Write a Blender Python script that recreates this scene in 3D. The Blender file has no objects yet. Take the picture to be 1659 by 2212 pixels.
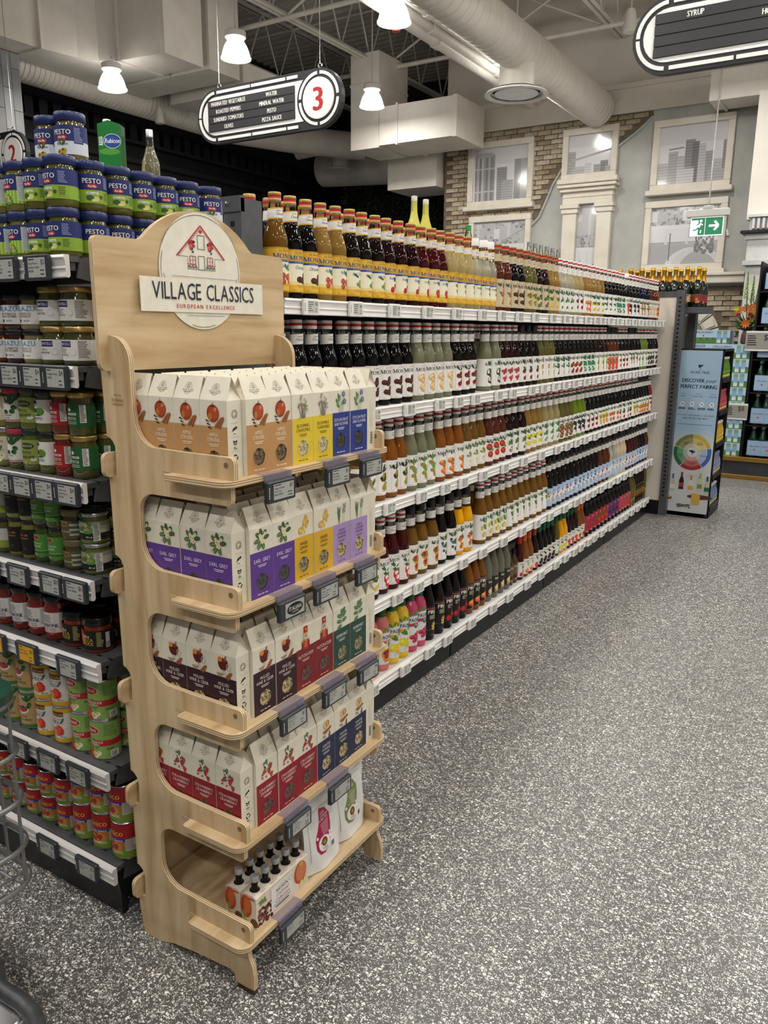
import bpy, math, random
from mathutils import Matrix, Vector
from mathutils.geometry import tessellate_polygon
random.seed(7)
sc = bpy.context.scene
COL = sc.collection
PI = math.pi

# ------------------------------------------------------------ camera
F, CX, CY, CAMZ = 1700.0, 829.5, 1106.0, 1.5          # pixels of the 1659x2212 photograph
d_y = Vector((1922 - CX, 722.5 - CY, F)).normalized()  # aisle direction in camera space (x right, y down, z forward)
d_dn = Vector((-62.0, 0, F)); d_dn.y = -(d_dn.x * d_y.x + d_dn.z * d_y.z) / d_y.y; d_dn.normalize()
d_up = -d_dn
d_x = d_up.cross(d_y)
if d_x.x < 0: d_x = -d_x
RM = Matrix((d_x, d_y, d_up))                          # camera space -> world
cam = bpy.data.cameras.new('camera'); camo = bpy.data.objects.new('camera', cam); COL.objects.link(camo)
m3 = Matrix((RM @ Vector((1, 0, 0)), RM @ Vector((0, -1, 0)), RM @ Vector((0, 0, -1)))).transposed()
camo.matrix_world = Matrix.Translation((0, 0, CAMZ)) @ m3.to_4x4()
cam.sensor_fit = 'HORIZONTAL'; cam.sensor_width = 36; cam.lens = F / 1659 * 36
cam.clip_start = .05; cam.clip_end = 100
sc.camera = camo

def at(px, py, **k):
    """a photo pixel's ray met with a world plane x=, y= or z="""
    r = RM @ Vector(((px - CX) / F, (py - CY) / F, 1))
    a, v = list(k.items())[0]
    if a == 'z': v -= CAMZ
    i = 'xyz'.index(a)
    p = r * (v / r[i])
    return Vector((p.x, p.y, p.z + CAMZ))

# ------------------------------------------------------------ light and exposure
w = bpy.data.worlds.new('world'); sc.world = w; w.use_nodes = True
bg = w.node_tree.nodes['Background']; bg.inputs[0].default_value = (1, .96, .9, 1); bg.inputs[1].default_value = .10
vs = sc.view_settings; vs.view_transform = 'Standard'; vs.look = 'None'; vs.exposure = 0.0; vs.gamma = 1.0; vs.use_curve_mapping = False
LAMP_W = 25.0
LAMP_XS = [-8.57, -6.52, -4.47, -2.42, -.37, 1.68, 3.73]
LAMP_YS = [9.65, 7.27, 4.95, 2.63, .31, -2.0]
LAMP_Z = 4.42

# ------------------------------------------------------------ materials
def srgb(h):
    if not isinstance(h, str): return tuple(h)
    h = h.lstrip('#'); o = []
    for i in (0, 2, 4):
        c = int(h[i:i + 2], 16) / 255
        o.append(c / 12.92 if c <= .04045 else ((c + .055) / 1.055) ** 2.4)
    return tuple(o)
MATS = {}
def mat(col, rough=.5, metal=0., coat=0., spec=.5, trans=0., emit=0., name=None, ior=1.45, alpha=1.):
    key = name or (col, rough, metal, coat, spec, trans, emit)
    if key in MATS: return MATS[key]
    m = bpy.data.materials.new(str(name or 'm_%s' % (col,))); m.use_nodes = True
    b = m.node_tree.nodes['Principled BSDF']; c = srgb(col)
    b.inputs['Base Color'].default_value = (*c, 1); b.inputs['Roughness'].default_value = rough
    b.inputs['Metallic'].default_value = metal; b.inputs['Coat Weight'].default_value = coat
    b.inputs['Coat Roughness'].default_value = .04
    b.inputs['Specular IOR Level'].default_value = spec; b.inputs['Transmission Weight'].default_value = trans
    b.inputs['IOR'].default_value = ior; b.inputs['Alpha'].default_value = alpha
    if emit: b.inputs['Emission Color'].default_value = (*c, 1); b.inputs['Emission Strength'].default_value = emit
    MATS[key] = m; return m
def nodemat(name, build):
    if name in MATS: return MATS[name]
    m = bpy.data.materials.new(name); m.use_nodes = True; nt = m.node_tree
    build(nt, nt.nodes['Principled BSDF'], lambda t, **k: _node(nt, t, k)); MATS[name] = m; return m
def _node(nt, t, k):
    n = nt.nodes.new('ShaderNode' + t)
    for a, v in k.items():
        if a in n.inputs.keys() if hasattr(n.inputs, 'keys') else False: n.inputs[a].default_value = v
        else: setattr(n, a, v)
    return n
def ramp(n, stops):
    e = n.color_ramp.elements
    while len(e) < len(stops): e.new(.5)
    for el, (p, c) in zip(e, stops): el.position = p; el.color = (*srgb(c), 1)

def b_noise(c1, c2, scale=6, rough=.7, detail=4, stretch=(1, 1, 1), bump=0, lo=.35, hi=.65, spec=.4, coat=0):
    def f(nt, b, N):
        tc = N('TexCoord'); mp = N('Mapping'); mp.inputs['Scale'].default_value = stretch
        nz = N('TexNoise'); nz.inputs['Scale'].default_value = scale; nz.inputs['Detail'].default_value = detail
        r = N('ValToRGB'); ramp(r, [(lo, c1), (hi, c2)])
        L = nt.links.new
        L(tc.outputs['Object'], mp.inputs[0]); L(mp.outputs[0], nz.inputs['Vector']); L(nz.outputs['Fac'], r.inputs[0]); L(r.outputs[0], b.inputs['Base Color'])
        b.inputs['Roughness'].default_value = rough; b.inputs['Specular IOR Level'].default_value = spec; b.inputs['Coat Weight'].default_value = coat
        if bump:
            bp = N('Bump'); bp.inputs['Strength'].default_value = bump; bp.inputs['Distance'].default_value = .004
            L(nz.outputs['Fac'], bp.inputs['Height']); L(bp.outputs[0], b.inputs['Normal'])
    return f
def b_terrazzo(nt, b, N):
    L = nt.links.new; tc = N('TexCoord')
    def mathn(op, a, bb):
        n = N('Math', operation=op)
        for i, v in enumerate((a, bb)):
            if hasattr(v, 'links'): L(v, n.inputs[i])
            elif v is not None: n.inputs[i].default_value = v
        return n.outputs[0]
    nz = N('TexNoise'); nz.inputs['Scale'].default_value = 90; nz.inputs['Detail'].default_value = 1
    L(tc.outputs['Object'], nz.inputs['Vector'])
    mx = N('MixRGB', blend_type='ADD'); mx.inputs[0].default_value = .008
    L(tc.outputs['Object'], mx.inputs[1]); L(nz.outputs['Color'], mx.inputs[2])
    def layer(scale, wthr, edge, stretch, e0=.10):
        mp = N('Mapping'); mp.inputs['Scale'].default_value = stretch; mp.inputs['Location'].default_value = (scale * .13, scale * .31, 0)
        L(mx.outputs[0], mp.inputs[0])
        v1 = N('TexVoronoi', voronoi_dimensions='2D', feature='F1'); v2 = N('TexVoronoi', voronoi_dimensions='2D', feature='DISTANCE_TO_EDGE')
        for v in (v1, v2): v.inputs['Scale'].default_value = scale; L(mp.outputs[0], v.inputs['Vector'])
        sep = N('SeparateColor'); L(v1.outputs['Color'], sep.inputs[0])
        sz = mathn('ADD', mathn('MULTIPLY', sep.outputs[1], edge), e0)
        inside = mathn('MULTIPLY', mathn('GREATER_THAN', v2.outputs['Distance'], sz), mathn('LESS_THAN', v1.outputs['Distance'], mathn('SUBTRACT', .62, sz)))
        white = mathn('MULTIPLY', inside, mathn('GREATER_THAN', sep.outputs[0], wthr))
        grey = mathn('MULTIPLY', inside, mathn('LESS_THAN', sep.outputs[0], .22))
        return white, grey, sep.outputs[2]
    w1, g1, r1 = layer(92, .69, .20, (1, 1.25, 1), .13); w2, g2, r2 = layer(170, .56, .22, (1.2, 1, 1), .12); w3, g3, r3 = layer(300, .6, .2, (1, 1, 1), .13)
    nb = N('TexNoise'); nb.inputs['Scale'].default_value = 300; L(tc.outputs['Object'], nb.inputs['Vector'])
    base = N('ValToRGB'); ramp(base, [(.3, '484746'), (.7, '5e5d5b')]); L(nb.outputs['Fac'], base.inputs[0])
    gcol = N('ValToRGB'); ramp(gcol, [(0, '3f3e3d'), (1, '8b8a87')]); L(r1, gcol.inputs[0])
    m1 = N('MixRGB'); L(g1, m1.inputs[0]); L(base.outputs[0], m1.inputs[1]); L(gcol.outputs[0], m1.inputs[2])
    wc = N('ValToRGB'); ramp(wc, [(0, 'bdbab4'), (1, 'f4f2ec')]); L(r1, wc.inputs[0])
    wall = mathn('MAXIMUM', w1, mathn('MULTIPLY', mathn('MAXIMUM', w2, w3), mathn('SUBTRACT', 1, g1)))
    m2 = N('MixRGB'); L(wall, m2.inputs[0]); L(m1.outputs[0], m2.inputs[1]); L(wc.outputs[0], m2.inputs[2])
    L(m2.outputs[0], b.inputs['Base Color']); b.inputs['Roughness'].default_value = .33; b.inputs['Specular IOR Level'].default_value = .45
def b_ply(axis):
    def f(nt, b, N):
        L = nt.links.new; tc = N('TexCoord'); wv = N('TexWave', wave_type='BANDS', bands_direction=axis)
        wv.inputs['Scale'].default_value = 62; wv.inputs['Distortion'].default_value = .25
        r = N('ValToRGB'); ramp(r, [(.25, '9a7d58'), (.6, 'dcc6a2')]); L(tc.outputs['Object'], wv.inputs['Vector'])
        L(wv.outputs['Fac'], r.inputs[0]); L(r.outputs[0], b.inputs['Base Color']); b.inputs['Roughness'].default_value = .7
    return f
def b_wood(stretch):
    def f(nt, b, N):
        L = nt.links.new; tc = N('TexCoord'); mp = N('Mapping'); mp.inputs['Scale'].default_value = stretch
        nz = N('TexNoise'); nz.inputs['Scale'].default_value = 11; nz.inputs['Detail'].default_value = 6; nz.inputs['Distortion'].default_value = .5
        n2 = N('TexNoise'); n2.inputs['Scale'].default_value = 2.2; n2.inputs['Detail'].default_value = 2
        wv = N('TexWave', wave_type='RINGS', rings_direction='SPHERICAL'); wv.inputs['Scale'].default_value = .7; wv.inputs['Distortion'].default_value = 9; wv.inputs['Detail'].default_value = 2; wv.inputs['Detail Scale'].default_value = .6
        L(tc.outputs['Object'], mp.inputs[0])
        for q in (nz, wv): L(mp.outputs[0], q.inputs['Vector'])
        L(tc.outputs['Object'], n2.inputs['Vector'])
        r = N('ValToRGB'); ramp(r, [(.3, 'b89c72'), (.5, 'c9b08a'), (.7, 'd4be9a')]); L(nz.outputs['Fac'], r.inputs[0])
        r2 = N('ValToRGB'); ramp(r2, [(.0, 'c9a97d'), (.12, 'ffffff'), (1., 'ffffff')]); L(wv.outputs['Fac'], r2.inputs[0])
        mx = N('MixRGB', blend_type='MULTIPLY'); mx.inputs[0].default_value = .3; L(r.outputs[0], mx.inputs[1]); L(r2.outputs[0], mx.inputs[2])
        L(mx.outputs[0], b.inputs['Base Color']); b.inputs['Roughness'].default_value = .42; b.inputs['Specular IOR Level'].default_value = .35
    return f
def b_tea(c1, c2):
    def f(nt, b, N):
        L = nt.links.new; tc = N('TexCoord'); v = N('TexVoronoi'); v.inputs['Scale'].default_value = 260
        sep = N('SeparateColor'); L(tc.outputs['Object'], v.inputs['Vector']); L(v.outputs['Color'], sep.inputs[0])
        r = N('ValToRGB'); ramp(r, [(.2, c1), (.95, c2)]); L(sep.outputs[0], r.inputs[0]); L(r.outputs[0], b.inputs['Base Color']); b.inputs['Roughness'].default_value = .4; b.inputs['Coat Weight'].default_value = .4
    return f
def b_clear(tint, refl=.10, rough=.02):
    """thin clear glass or film: tinted see-through plus a fresnel reflection"""
    def f(nt, b, N):
        L = nt.links.new; out = [n for n in nt.nodes if n.type == 'OUTPUT_MATERIAL'][0]
        t = N('BsdfTransparent'); t.inputs[0].default_value = (*srgb(tint), 1)
        g = N('BsdfGlossy'); g.inputs['Roughness'].default_value = rough; g.inputs[0].default_value = (1, 1, 1, 1)
        lw = N('LayerWeight'); lw.inputs['Blend'].default_value = refl * 2.2
        mx = N('MixShader'); L(lw.outputs['Fresnel'], mx.inputs[0]); L(t.outputs[0], mx.inputs[1]); L(g.outputs[0], mx.inputs[2]); L(mx.outputs[0], out.inputs['Surface'])
    return f
CREAM = nodemat('cream_paint', b_noise('d3ccc0', 'dcd5ca', 3, .6))
WHITE_DUCT = nodemat('white_duct_paint', b_noise('d6d0c6', 'e0dad0', 4, .45))
GREYSTEEL = nodemat('grey_steel', b_noise('4a4b4e', '535457', 20, .42, spec=.5))
DARKSTEEL = nodemat('dark_shelf_steel', b_noise('47484a', '525355', 30, .45))
BLACKP = nodemat('black_paint', b_noise('0c0c0d', '131314', 10, .4))
WHITEP = nodemat('white_enamel', b_noise('e9e7e4', 'f1efec', 10, .35, spec=.5))
CHROME = mat('c9c9cb', .25, 1.0)
WIRE = mat('8c8e90', .38, .9)
WOODV = nodemat('birch_grain_upright', b_wood((3.2, 3.2, .35)))
WOODH = nodemat('birch_grain_level', b_wood((3.2, .35, 3.2)))
PLY = {a: nodemat('ply_edge_' + a.lower(), b_ply(a)) for a in 'XYZ'}
GLASS = nodemat('clear_glass', b_clear('eef1ee', .13))
FILM = nodemat('clear_film', b_clear('f2f2f4', .04))
HOLDER = mat('8d859c', .25, coat=.3, alpha=.5, name='violet_clear_plastic')
SCREEN = mat('a9aba6', .3); SCREEN_L = mat('c6c8c3', .3); INK = mat('191919', .5); RED = mat('b5202a', .45)

# ------------------------------------------------------------ geometry helpers
class Geo:
    def __init__(s): s.v = []; s.f = []; s.m = []; s.sm = []
    def add(s, vs, fs, m=0, smooth=False):
        o = len(s.v); s.v += [tuple(p) for p in vs]
        for f in fs: s.f.append(tuple(i + o for i in f)); s.m.append(m); s.sm.append(smooth)
        return s
    def box(s, x0, x1, y0, y1, z0, z1, m=0):
        return s.add([(x0, y0, z0), (x1, y0, z0), (x1, y1, z0), (x0, y1, z0), (x0, y0, z1), (x1, y0, z1), (x1, y1, z1), (x0, y1, z1)],
                     [(0, 3, 2, 1), (4, 5, 6, 7), (0, 1, 5, 4), (1, 2, 6, 5), (2, 3, 7, 6), (3, 0, 4, 7)], m)
    def rbox(s, x0, x1, y0, y1, z0, z1, b, m=0):
        """box with chamfered edges"""
        pts = []
        for z, i in ((z0, b), (z0 + b, 0), (z1 - b, 0), (z1, b)):
            for (x, y) in ((x0 + b + i, y0 + i), (x1 - b - i, y0 + i), (x1 - i, y0 + b + i), (x1 - i, y1 - b - i), (x1 - b - i, y1 - i), (x0 + b + i, y1 - i), (x0 + i, y1 - b - i), (x0 + i, y0 + b + i)):
                pts.append((x, y, z))
        fs = [tuple(range(7, -1, -1)), tuple(range(24, 32))]
        for k in range(3):
            for i in range(8): fs.append((k * 8 + i, k * 8 + (i + 1) % 8, k * 8 + 8 + (i + 1) % 8, k * 8 + 8 + i))
        return s.add(pts, fs, m)
    def lathe(s, prof, n=20, m=0, c=(0, 0, 0), sx=1, sy=1, ms=None, caps=True):
        vs = []; fs = []
        for r, z in prof:
            for i in range(n):
                a = 2 * PI * i / n; vs.append((c[0] + r * sx * math.cos(a), c[1] + r * sy * math.sin(a), c[2] + z))
        o = len(s.v); s.v += vs
        for k in range(len(prof) - 1):
            mm = ms[k] if ms else m
            for i in range(n):
                j = (i + 1) % n; s.f.append((o + k * n + i, o + k * n + j, o + k * n + n + j, o + k * n + n + i)); s.m.append(mm); s.sm.append(True)
        if caps:
            if prof[0][0] > 1e-5: s.f.append(tuple(o + i for i in range(n - 1, -1, -1))); s.m.append(ms[0] if ms else m); s.sm.append(False)
            if prof[-1][0] > 1e-5: s.f.append(tuple(o + (len(prof) - 1) * n + i for i in range(n))); s.m.append(ms[-1] if ms else m); s.sm.append(False)
        return s
    def prism(s, poly, d0, d1, axis='y', m=0, me=None):
        """polygon (a,b) extruded along an axis: y -> (a,d,b)  x -> (d,a,b)  z -> (a,b,d)"""
        P = {'y': lambda a, b, d: (a, d, b), 'x': lambda a, b, d: (d, a, b), 'z': lambda a, b, d: (a, b, d)}[axis]
        n = len(poly); me = m if me is None else me
        tri = tessellate_polygon([[Vector((a, b, 0)) for a, b in poly]])
        s.add([P(a, b, d0) for a, b in poly], tri, m); s.add([P(a, b, d1) for a, b in poly], [t[::-1] for t in tri], m)
        s.add([P(a, b, d0) for a, b in poly] + [P(a, b, d1) for a, b in poly], [(i, (i + 1) % n, n + (i + 1) % n, n + i) for i in range(n)], me)
        return s
    def cyl(s, p0, p1, r, n=8, m=0, r2=None):
        return s.tube([p0, p1], r, n, m, r2=r2)
    def tube(s, pts, r, n=8, m=0, closed=False, r2=None):
        pts = [Vector(p) for p in pts]; vs = []; N = len(pts); up0 = None
        for i, p in enumerate(pts):
            t = ((pts[(i + 1) % N] - pts[i - 1]) if closed else (pts[min(i + 1, N - 1)] - pts[max(i - 1, 0)])).normalized()
            if up0 is None: up0 = t.orthogonal().normalized()
            u = up0 - t * up0.dot(t)
            u = u.normalized() if u.length > 1e-6 else t.orthogonal().normalized(); up0 = u
            w_ = t.cross(u); rr = r if r2 is None else r + (r2 - r) * i / (N - 1)
            for k in range(n): a = 2 * PI * k / n; vs.append(p + (u * math.cos(a) + w_ * math.sin(a)) * rr)
        fs = []
        for i in range(N if closed else N - 1):
            j = (i + 1) % N
            for k in range(n): q = (k + 1) % n; fs.append((i * n + k, i * n + q, j * n + q, j * n + k))
        s.add(vs, fs, m, True)
        if not closed: s.add(vs[:n], [tuple(range(n - 1, -1, -1))], m); s.add(vs[-n:], [tuple(range(n))], m)
        return s
    def merge(s, g, M=None, moff=0):
        o = len(s.v); s.v += [tuple(M @ Vector(p)) if M else p for p in g.v]
        s.f += [tuple(i + o for i in f) for f in g.f]; s.m += [k + moff for k in g.m]; s.sm += g.sm
        return s
    def mesh(s, name, mats):
        me = bpy.data.meshes.new(name); me.from_pydata(s.v, [], s.f)
        for x in mats: me.materials.append(x)
        me.polygons.foreach_set('material_index', s.m); me.polygons.foreach_set('use_smooth', s.sm)
        if any(s.sm): me.set_sharp_from_angle(angle=math.radians(42))
        me.update(); return me

def link(name, data, parent=None, loc=None, rz=0, rx=0, ry=0):
    o = bpy.data.objects.new(name, data); COL.objects.link(o)
    if parent is not None: o.parent = parent
    if loc is not None: o.location = loc
    if rz or rx or ry: o.rotation_euler = (rx, ry, rz)
    return o
def part(name, geo, mats, parent=None, loc=None, rz=0, **k):
    me = geo if isinstance(geo, bpy.types.Mesh) else geo.mesh(name, mats if isinstance(mats, (list, tuple)) else [mats])
    return link(name, me, parent, loc, rz, **k)
def tag(o, label, cat, group=None):
    o['label'] = label; o['category'] = cat
    if group: o['group'] = group
    return o
def thing(name, label, cat, loc=(0, 0, 0), rz=0, group=None, **k):
    return tag(link(name, None, None, loc, rz, **k), label, cat, group)
def struct(name, geo, mats):
    o = part(name, geo, mats); o['kind'] = 'structure'; return o
def dup(root, loc, rz=None, label=None, group=None):
    r = root.copy(); COL.objects.link(r); r.location = loc
    if rz is not None: r.rotation_euler = (0, 0, rz)
    if label: r['label'] = label
    if group: r['group'] = group
    for ch in root.children:
        c = ch.copy(); COL.objects.link(c); c.parent = r
        for g in ch.children:
            d = g.copy(); COL.objects.link(d); d.parent = c
    return r
def arc(cx, cy, r, a0, a1, n=6):
    return [(cx + r * math.cos(math.radians(a0 + (a1 - a0) * i / n)), cy + r * math.sin(math.radians(a0 + (a1 - a0) * i / n))) for i in range(n + 1)]
def rrect(x0, x1, y0, y1, r, n=4):
    return arc(x1 - r, y0 + r, r, -90, 0, n) + arc(x1 - r, y1 - r, r, 0, 90, n) + arc(x0 + r, y1 - r, r, 90, 180, n) + arc(x0 + r, y0 + r, r, 180, 270, n)

# ------------------------------------------------------------ lettering: triangles of the built-in font
GLY = {}
def glyph(ch):
    if ch in GLY: return GLY[ch]
    cu = bpy.data.curves.new('t', 'FONT'); cu.body = ch; cu.resolution_u = 2; cu.size = 1
    o = bpy.data.objects.new('t', cu); me = o.to_mesh(); tris = []
    if me:
        me.calc_loop_triangles(); tris = [[(me.vertices[i].co.x, me.vertices[i].co.y) for i in t.vertices] for t in me.loop_triangles]
    o.to_mesh_clear(); bpy.data.objects.remove(o); bpy.data.curves.remove(cu)
    xs = [p[0] for t in tris for p in t]
    if not xs: GLY[ch] = ([], .28); return GLY[ch]
    x0 = min(xs); GLY[ch] = ([[(x - x0, y) for x, y in t] for t in tris], max(xs) - x0); return GLY[ch]
SERIF = {  # high-contrast roman capitals as strokes: (x0,y0,x1,y1,width)
    'M': (.95, [(.14, 0, .14, .7, .06), (.16, .68, .47, .05, .15), (.78, .7, .47, .05, .06), (.80, 0, .80, .7, .15), (.02, .02, .27, .02, .04), (.65, .02, .95, .02, .04), (.02, .68, .2, .68, .04), (.74, .68, .95, .68, .04)]),
    'N': (.82, [(.14, 0, .14, .7, .06), (.14, .68, .68, .04, .15), (.68, .7, .68, 0, .06), (.02, .02, .27, .02, .04), (.0, .68, .2, .68, .04), (.55, .68, .82, .68, .04)]),
    'I': (.36, [(.18, 0, .18, .7, .15), (.03, .02, .33, .02, .04), (.03, .68, .33, .68, .04)]), 'O': (.78, None)}
class Art:
    raw = False
    """flat print: convex polygons on thin layers, laid flat or wrapped round a cylinder"""
    def __init__(s): s.p = []; s.mats = []; s.bb = []
    def lev(s, L, pts):
        """lift a shape clear of the shapes already printed on the same layer"""
        x0 = min(p[0] for p in pts); x1 = max(p[0] for p in pts); y0 = min(p[1] for p in pts); y1 = max(p[1] for p in pts); k = 0
        for (l, a, b, c, d, q) in s.bb:
            if abs(l - L) < .045 and a < x1 and b > x0 and c < y1 and d > y0: k = max(k, q + 1)
        s.bb.append((L, x0, x1, y0, y1, k)); return L + min(k, 18) * .05
    def mi(s, m):
        m = mat(m, .5) if isinstance(m, (str, tuple)) else m
        if m not in s.mats: s.mats.append(m)
        return s.mats.index(m)
    def poly(s, pts, m, L=1):
        k = s.mi(m)
        if not s.raw: L = s.lev(L, pts)
        if len(pts) > 4:
            for t in tessellate_polygon([[Vector((a, b, 0)) for a, b in pts]]): s.p.append((L, k, [pts[i] for i in t]))
        else: s.p.append((L, k, list(pts)))
        return s
    def rect(s, x0, y0, x1, y1, m, L=1): return s.poly([(x0, y0), (x1, y0), (x1, y1), (x0, y1)], m, L)
    def ell(s, cx, cy, rx, ry, m, L=2, n=12, rot=0):
        k = s.mi(m); c, q = math.cos(rot), math.sin(rot)
        pts = [(rx * math.cos(2 * PI * i / n), ry * math.sin(2 * PI * i / n)) for i in range(n)]
        L = s.lev(L, [(cx - max(rx, ry), cy - max(rx, ry)), (cx + max(rx, ry), cy + max(rx, ry))])
        s.p.append((L, k, [(cx + x * c - y * q, cy + x * q + y * c) for x, y in pts])); return s
    def line(s, x0, y0, x1, y1, wd, m, L=2):
        dx, dy = x1 - x0, y1 - y0; d = math.hypot(dx, dy) or 1; nx, ny = -dy / d * wd / 2, dx / d * wd / 2
        return s.poly([(x0 + nx, y0 + ny), (x0 - nx, y0 - ny), (x1 - nx, y1 - ny), (x1 + nx, y1 + ny)], m, L)
    def ring(s, cx, cy, rx, ry, wd, m, L=2, n=20, a0=0, a1=360):
        pts = [(math.cos(math.radians(a0 + (a1 - a0) * i / n)), math.sin(math.radians(a0 + (a1 - a0) * i / n))) for i in range(n + 1)]
        L = s.lev(L, [(cx - rx, cy - ry), (cx + rx, cy + ry)]); s.raw = True
        for (c0, q0), (c1, q1) in zip(pts, pts[1:]):
            s.poly([(cx + rx * c0, cy + ry * q0), (cx + rx * c1, cy + ry * q1), (cx + (rx - wd) * c1, cy + (ry - wd) * q1), (cx + (rx - wd) * c0, cy + (ry - wd) * q0)], m, L)
        s.raw = False; return s
    def text(s, t, cx, cy, h, m, L=3, al='c', shear=0, maxw=None, sx=1., gap=.09, rot=0, bold=0):
        k = s.mi(m); x = 0; out = []
        for ch in t:
            tr, wd = glyph(ch); out += [[(px + x, py) for px, py in q] for q in tr]; x += wd + gap
        W = max(x - gap, .01); sc_ = h / .72; sx_ = sc_ * sx
        if maxw and W * sx_ > maxw: sx_ = maxw / W
        x0 = {'c': -W * sx_ / 2, 'l': 0, 'r': -W * sx_}[al]; c, q = math.cos(rot), math.sin(rot)
        for nb, off in enumerate(((0, 0),) if not bold else ((-bold * h, 0), (bold * h, 0))):
            for tr in out:
                pp = []
                for px, py in tr:
                    a = px * sx_ + x0 + py * sc_ * shear + off[0]; b_ = py * sc_
                    pp.append((cx + a * c - b_ * q, cy + a * q + b_ * c))
                s.p.append((L + nb * .12, k, pp))
        return s
    def serif(s, t, cx, cy, h, m, L=3):
        tot = sum(SERIF[c][0] for c in t) + .04 * (len(t) - 1); k = h / .7; x = cx - tot * k / 2
        for c in t:
            wd, st = SERIF[c]
            if st:
                for (a, b_, c_, d, ww) in st: s.line(x + a * k, cy + b_ * k, x + c_ * k, cy + d * k, ww * k, m, L)
            else:
                for i in range(16):
                    A0, A1 = 2 * PI * i / 16, 2 * PI * (i + 1) / 16
                    def pt(A, o): return (x + (.39 + (.37 if o else .22) * math.cos(A)) * k, cy + (.35 + (.36 if o else .32) * math.sin(A)) * k)
                    s.poly([pt(A0, 1), pt(A1, 1), pt(A1, 0), pt(A0, 0)], m, L)
            x += (wd + .04) * k
        return s
    def lines(s, x0, y0, x1, n, gap, hh, m, L=2, seed=1):
        """rows of small print"""
        r = random.Random(seed)
        for i in range(n): s.rect(x0, y0 - i * gap - hh, x0 + (x1 - x0) * (.6 + .4 * r.random()), y0 - i * gap, m, L)
        return s
    def geo(s, wrap=None, slab=.006, dz=.00022, base=.0004):
        """flat: faces -Y, x->X y->Z.  wrap=r: round a cylinder of radius r about Z, centre facing -Y"""
        g = Geo(); g.matlist = s.mats
        for L, k, poly in s.p:
            off = base + dz * L
            if wrap is None:
                g.add([(x, -off, y) for x, y in poly], [tuple(range(len(poly)))], k); continue
            lo = min(p[0] for p in poly); hi = max(p[0] for p in poly)
            for i in range(math.floor(lo / slab + 1e-6), math.ceil(hi / slab - 1e-6)):
                q = clip(clip(poly, i * slab, 1), (i + 1) * slab, -1)
                if len(q) < 3: continue
                vs = []
                for x, y in q:
                    a = x / wrap; vs.append(((wrap + off) * math.sin(a), -(wrap + off) * math.cos(a), y))
                g.add(vs, [tuple(range(len(vs)))], k)
        return g
    def mesh(s, name='print', **k): g = s.geo(**k); return g.mesh(name, g.matlist)
def clip(poly, x, sgn):
    out = []; n = len(poly)
    for i in range(n):
        a, b = poly[i], poly[(i + 1) % n]; da, db = (a[0] - x) * sgn, (b[0] - x) * sgn
        if da >= 0: out.append(a)
        if (da > 0 and db < 0) or (da < 0 and db > 0): t = da / (da - db); out.append((a[0] + (b[0] - a[0]) * t, a[1] + (b[1] - a[1]) * t))
    return out

# ============================================================ the room
WY = 11.5                                            # photo wall
Rz = CAMZ
struct('floor', Geo().add([(-12, -5, 0), (7, -5, 0), (7, 16, 0), (-12, 16, 0)], [(0, 1, 2, 3)]), nodemat('terrazzo', b_terrazzo))
g = Geo(); y = -5.0; zc = 6.15
while y < 15:                                        # ribbed steel deck, ribs across the joists
    p = [(y, zc), (y + .07, zc), (y + .09, zc + .05), (y + .16, zc + .05), (y + .18, zc)]
    for (a, b), (c, d) in zip(p, p[1:]): g.add([(-12, a, b), (7, a, b), (7, c, d), (-12, c, d)], [(0, 1, 2, 3)])
    y += .18
struct('ceiling', g, nodemat('deck_paint', b_noise('b9b3aa', 'c3bdb4', 5, .6)))
JST = nodemat('joist_paint', b_noise('c9c3b9', 'd3cdc3', 6, .5))
gb = Geo().cyl((0, 0, 0), (0, .36, .80), .012, 5).mesh('web_bar', [JST]); gb2 = Geo().cyl((0, 0, .80), (0, .36, 0), .012, 5).mesh('web_bar', [JST])
gch = Geo().box(-.06, -.008, -5, 15, 0, .01).box(.008, .06, -5, 15, 0, .01).box(-.016, -.008, -5, 15, 0, .06).box(.008, .016, -5, 15, 0, .06).mesh('chord', [JST])
for jx in (-10.3, -8.6, -6.9, -5.2, -3.5, -1.8, -.1):
    j = link('roof_joist', None, None, (jx, 0, 5.3)); j['kind'] = 'structure'
    part('bottom_chord', gch, None, j); part('top_chord', gch, None, j, (0, 0, .79))
    for k in range(24): part('web_bar', gb if k % 2 == 0 else gb2, None, j, (0, 5.4 + k * .37, .02))
for by in (6.3, 8.6, 10.9):
    b_ = part('trim_%d' % (int(by)), Geo().cyl((-10.4, by, 5.28), (0, by, 5.28), .03, 8).cyl((-10.4, by, 6.1), (0, by, 6.1), .02, 6), JST); b_['kind'] = 'structure'
for n_, (bx, by) in enumerate([(-6.0, 8.6), (-2.7, 8.6), (-7.7, 6.3), (-4.35, 10.9), (-6.0, 10.9)]):
    b_ = part('trim_%d' % (20 + n_), Geo().cyl((bx - .9, by + .02, 5.3), (bx + .8, by + .02, 6.1), .016, 6).cyl((bx + .8, by + .04, 5.3), (bx - .9, by + .04, 6.1), .016, 6), JST); b_['kind'] = 'structure'

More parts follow.
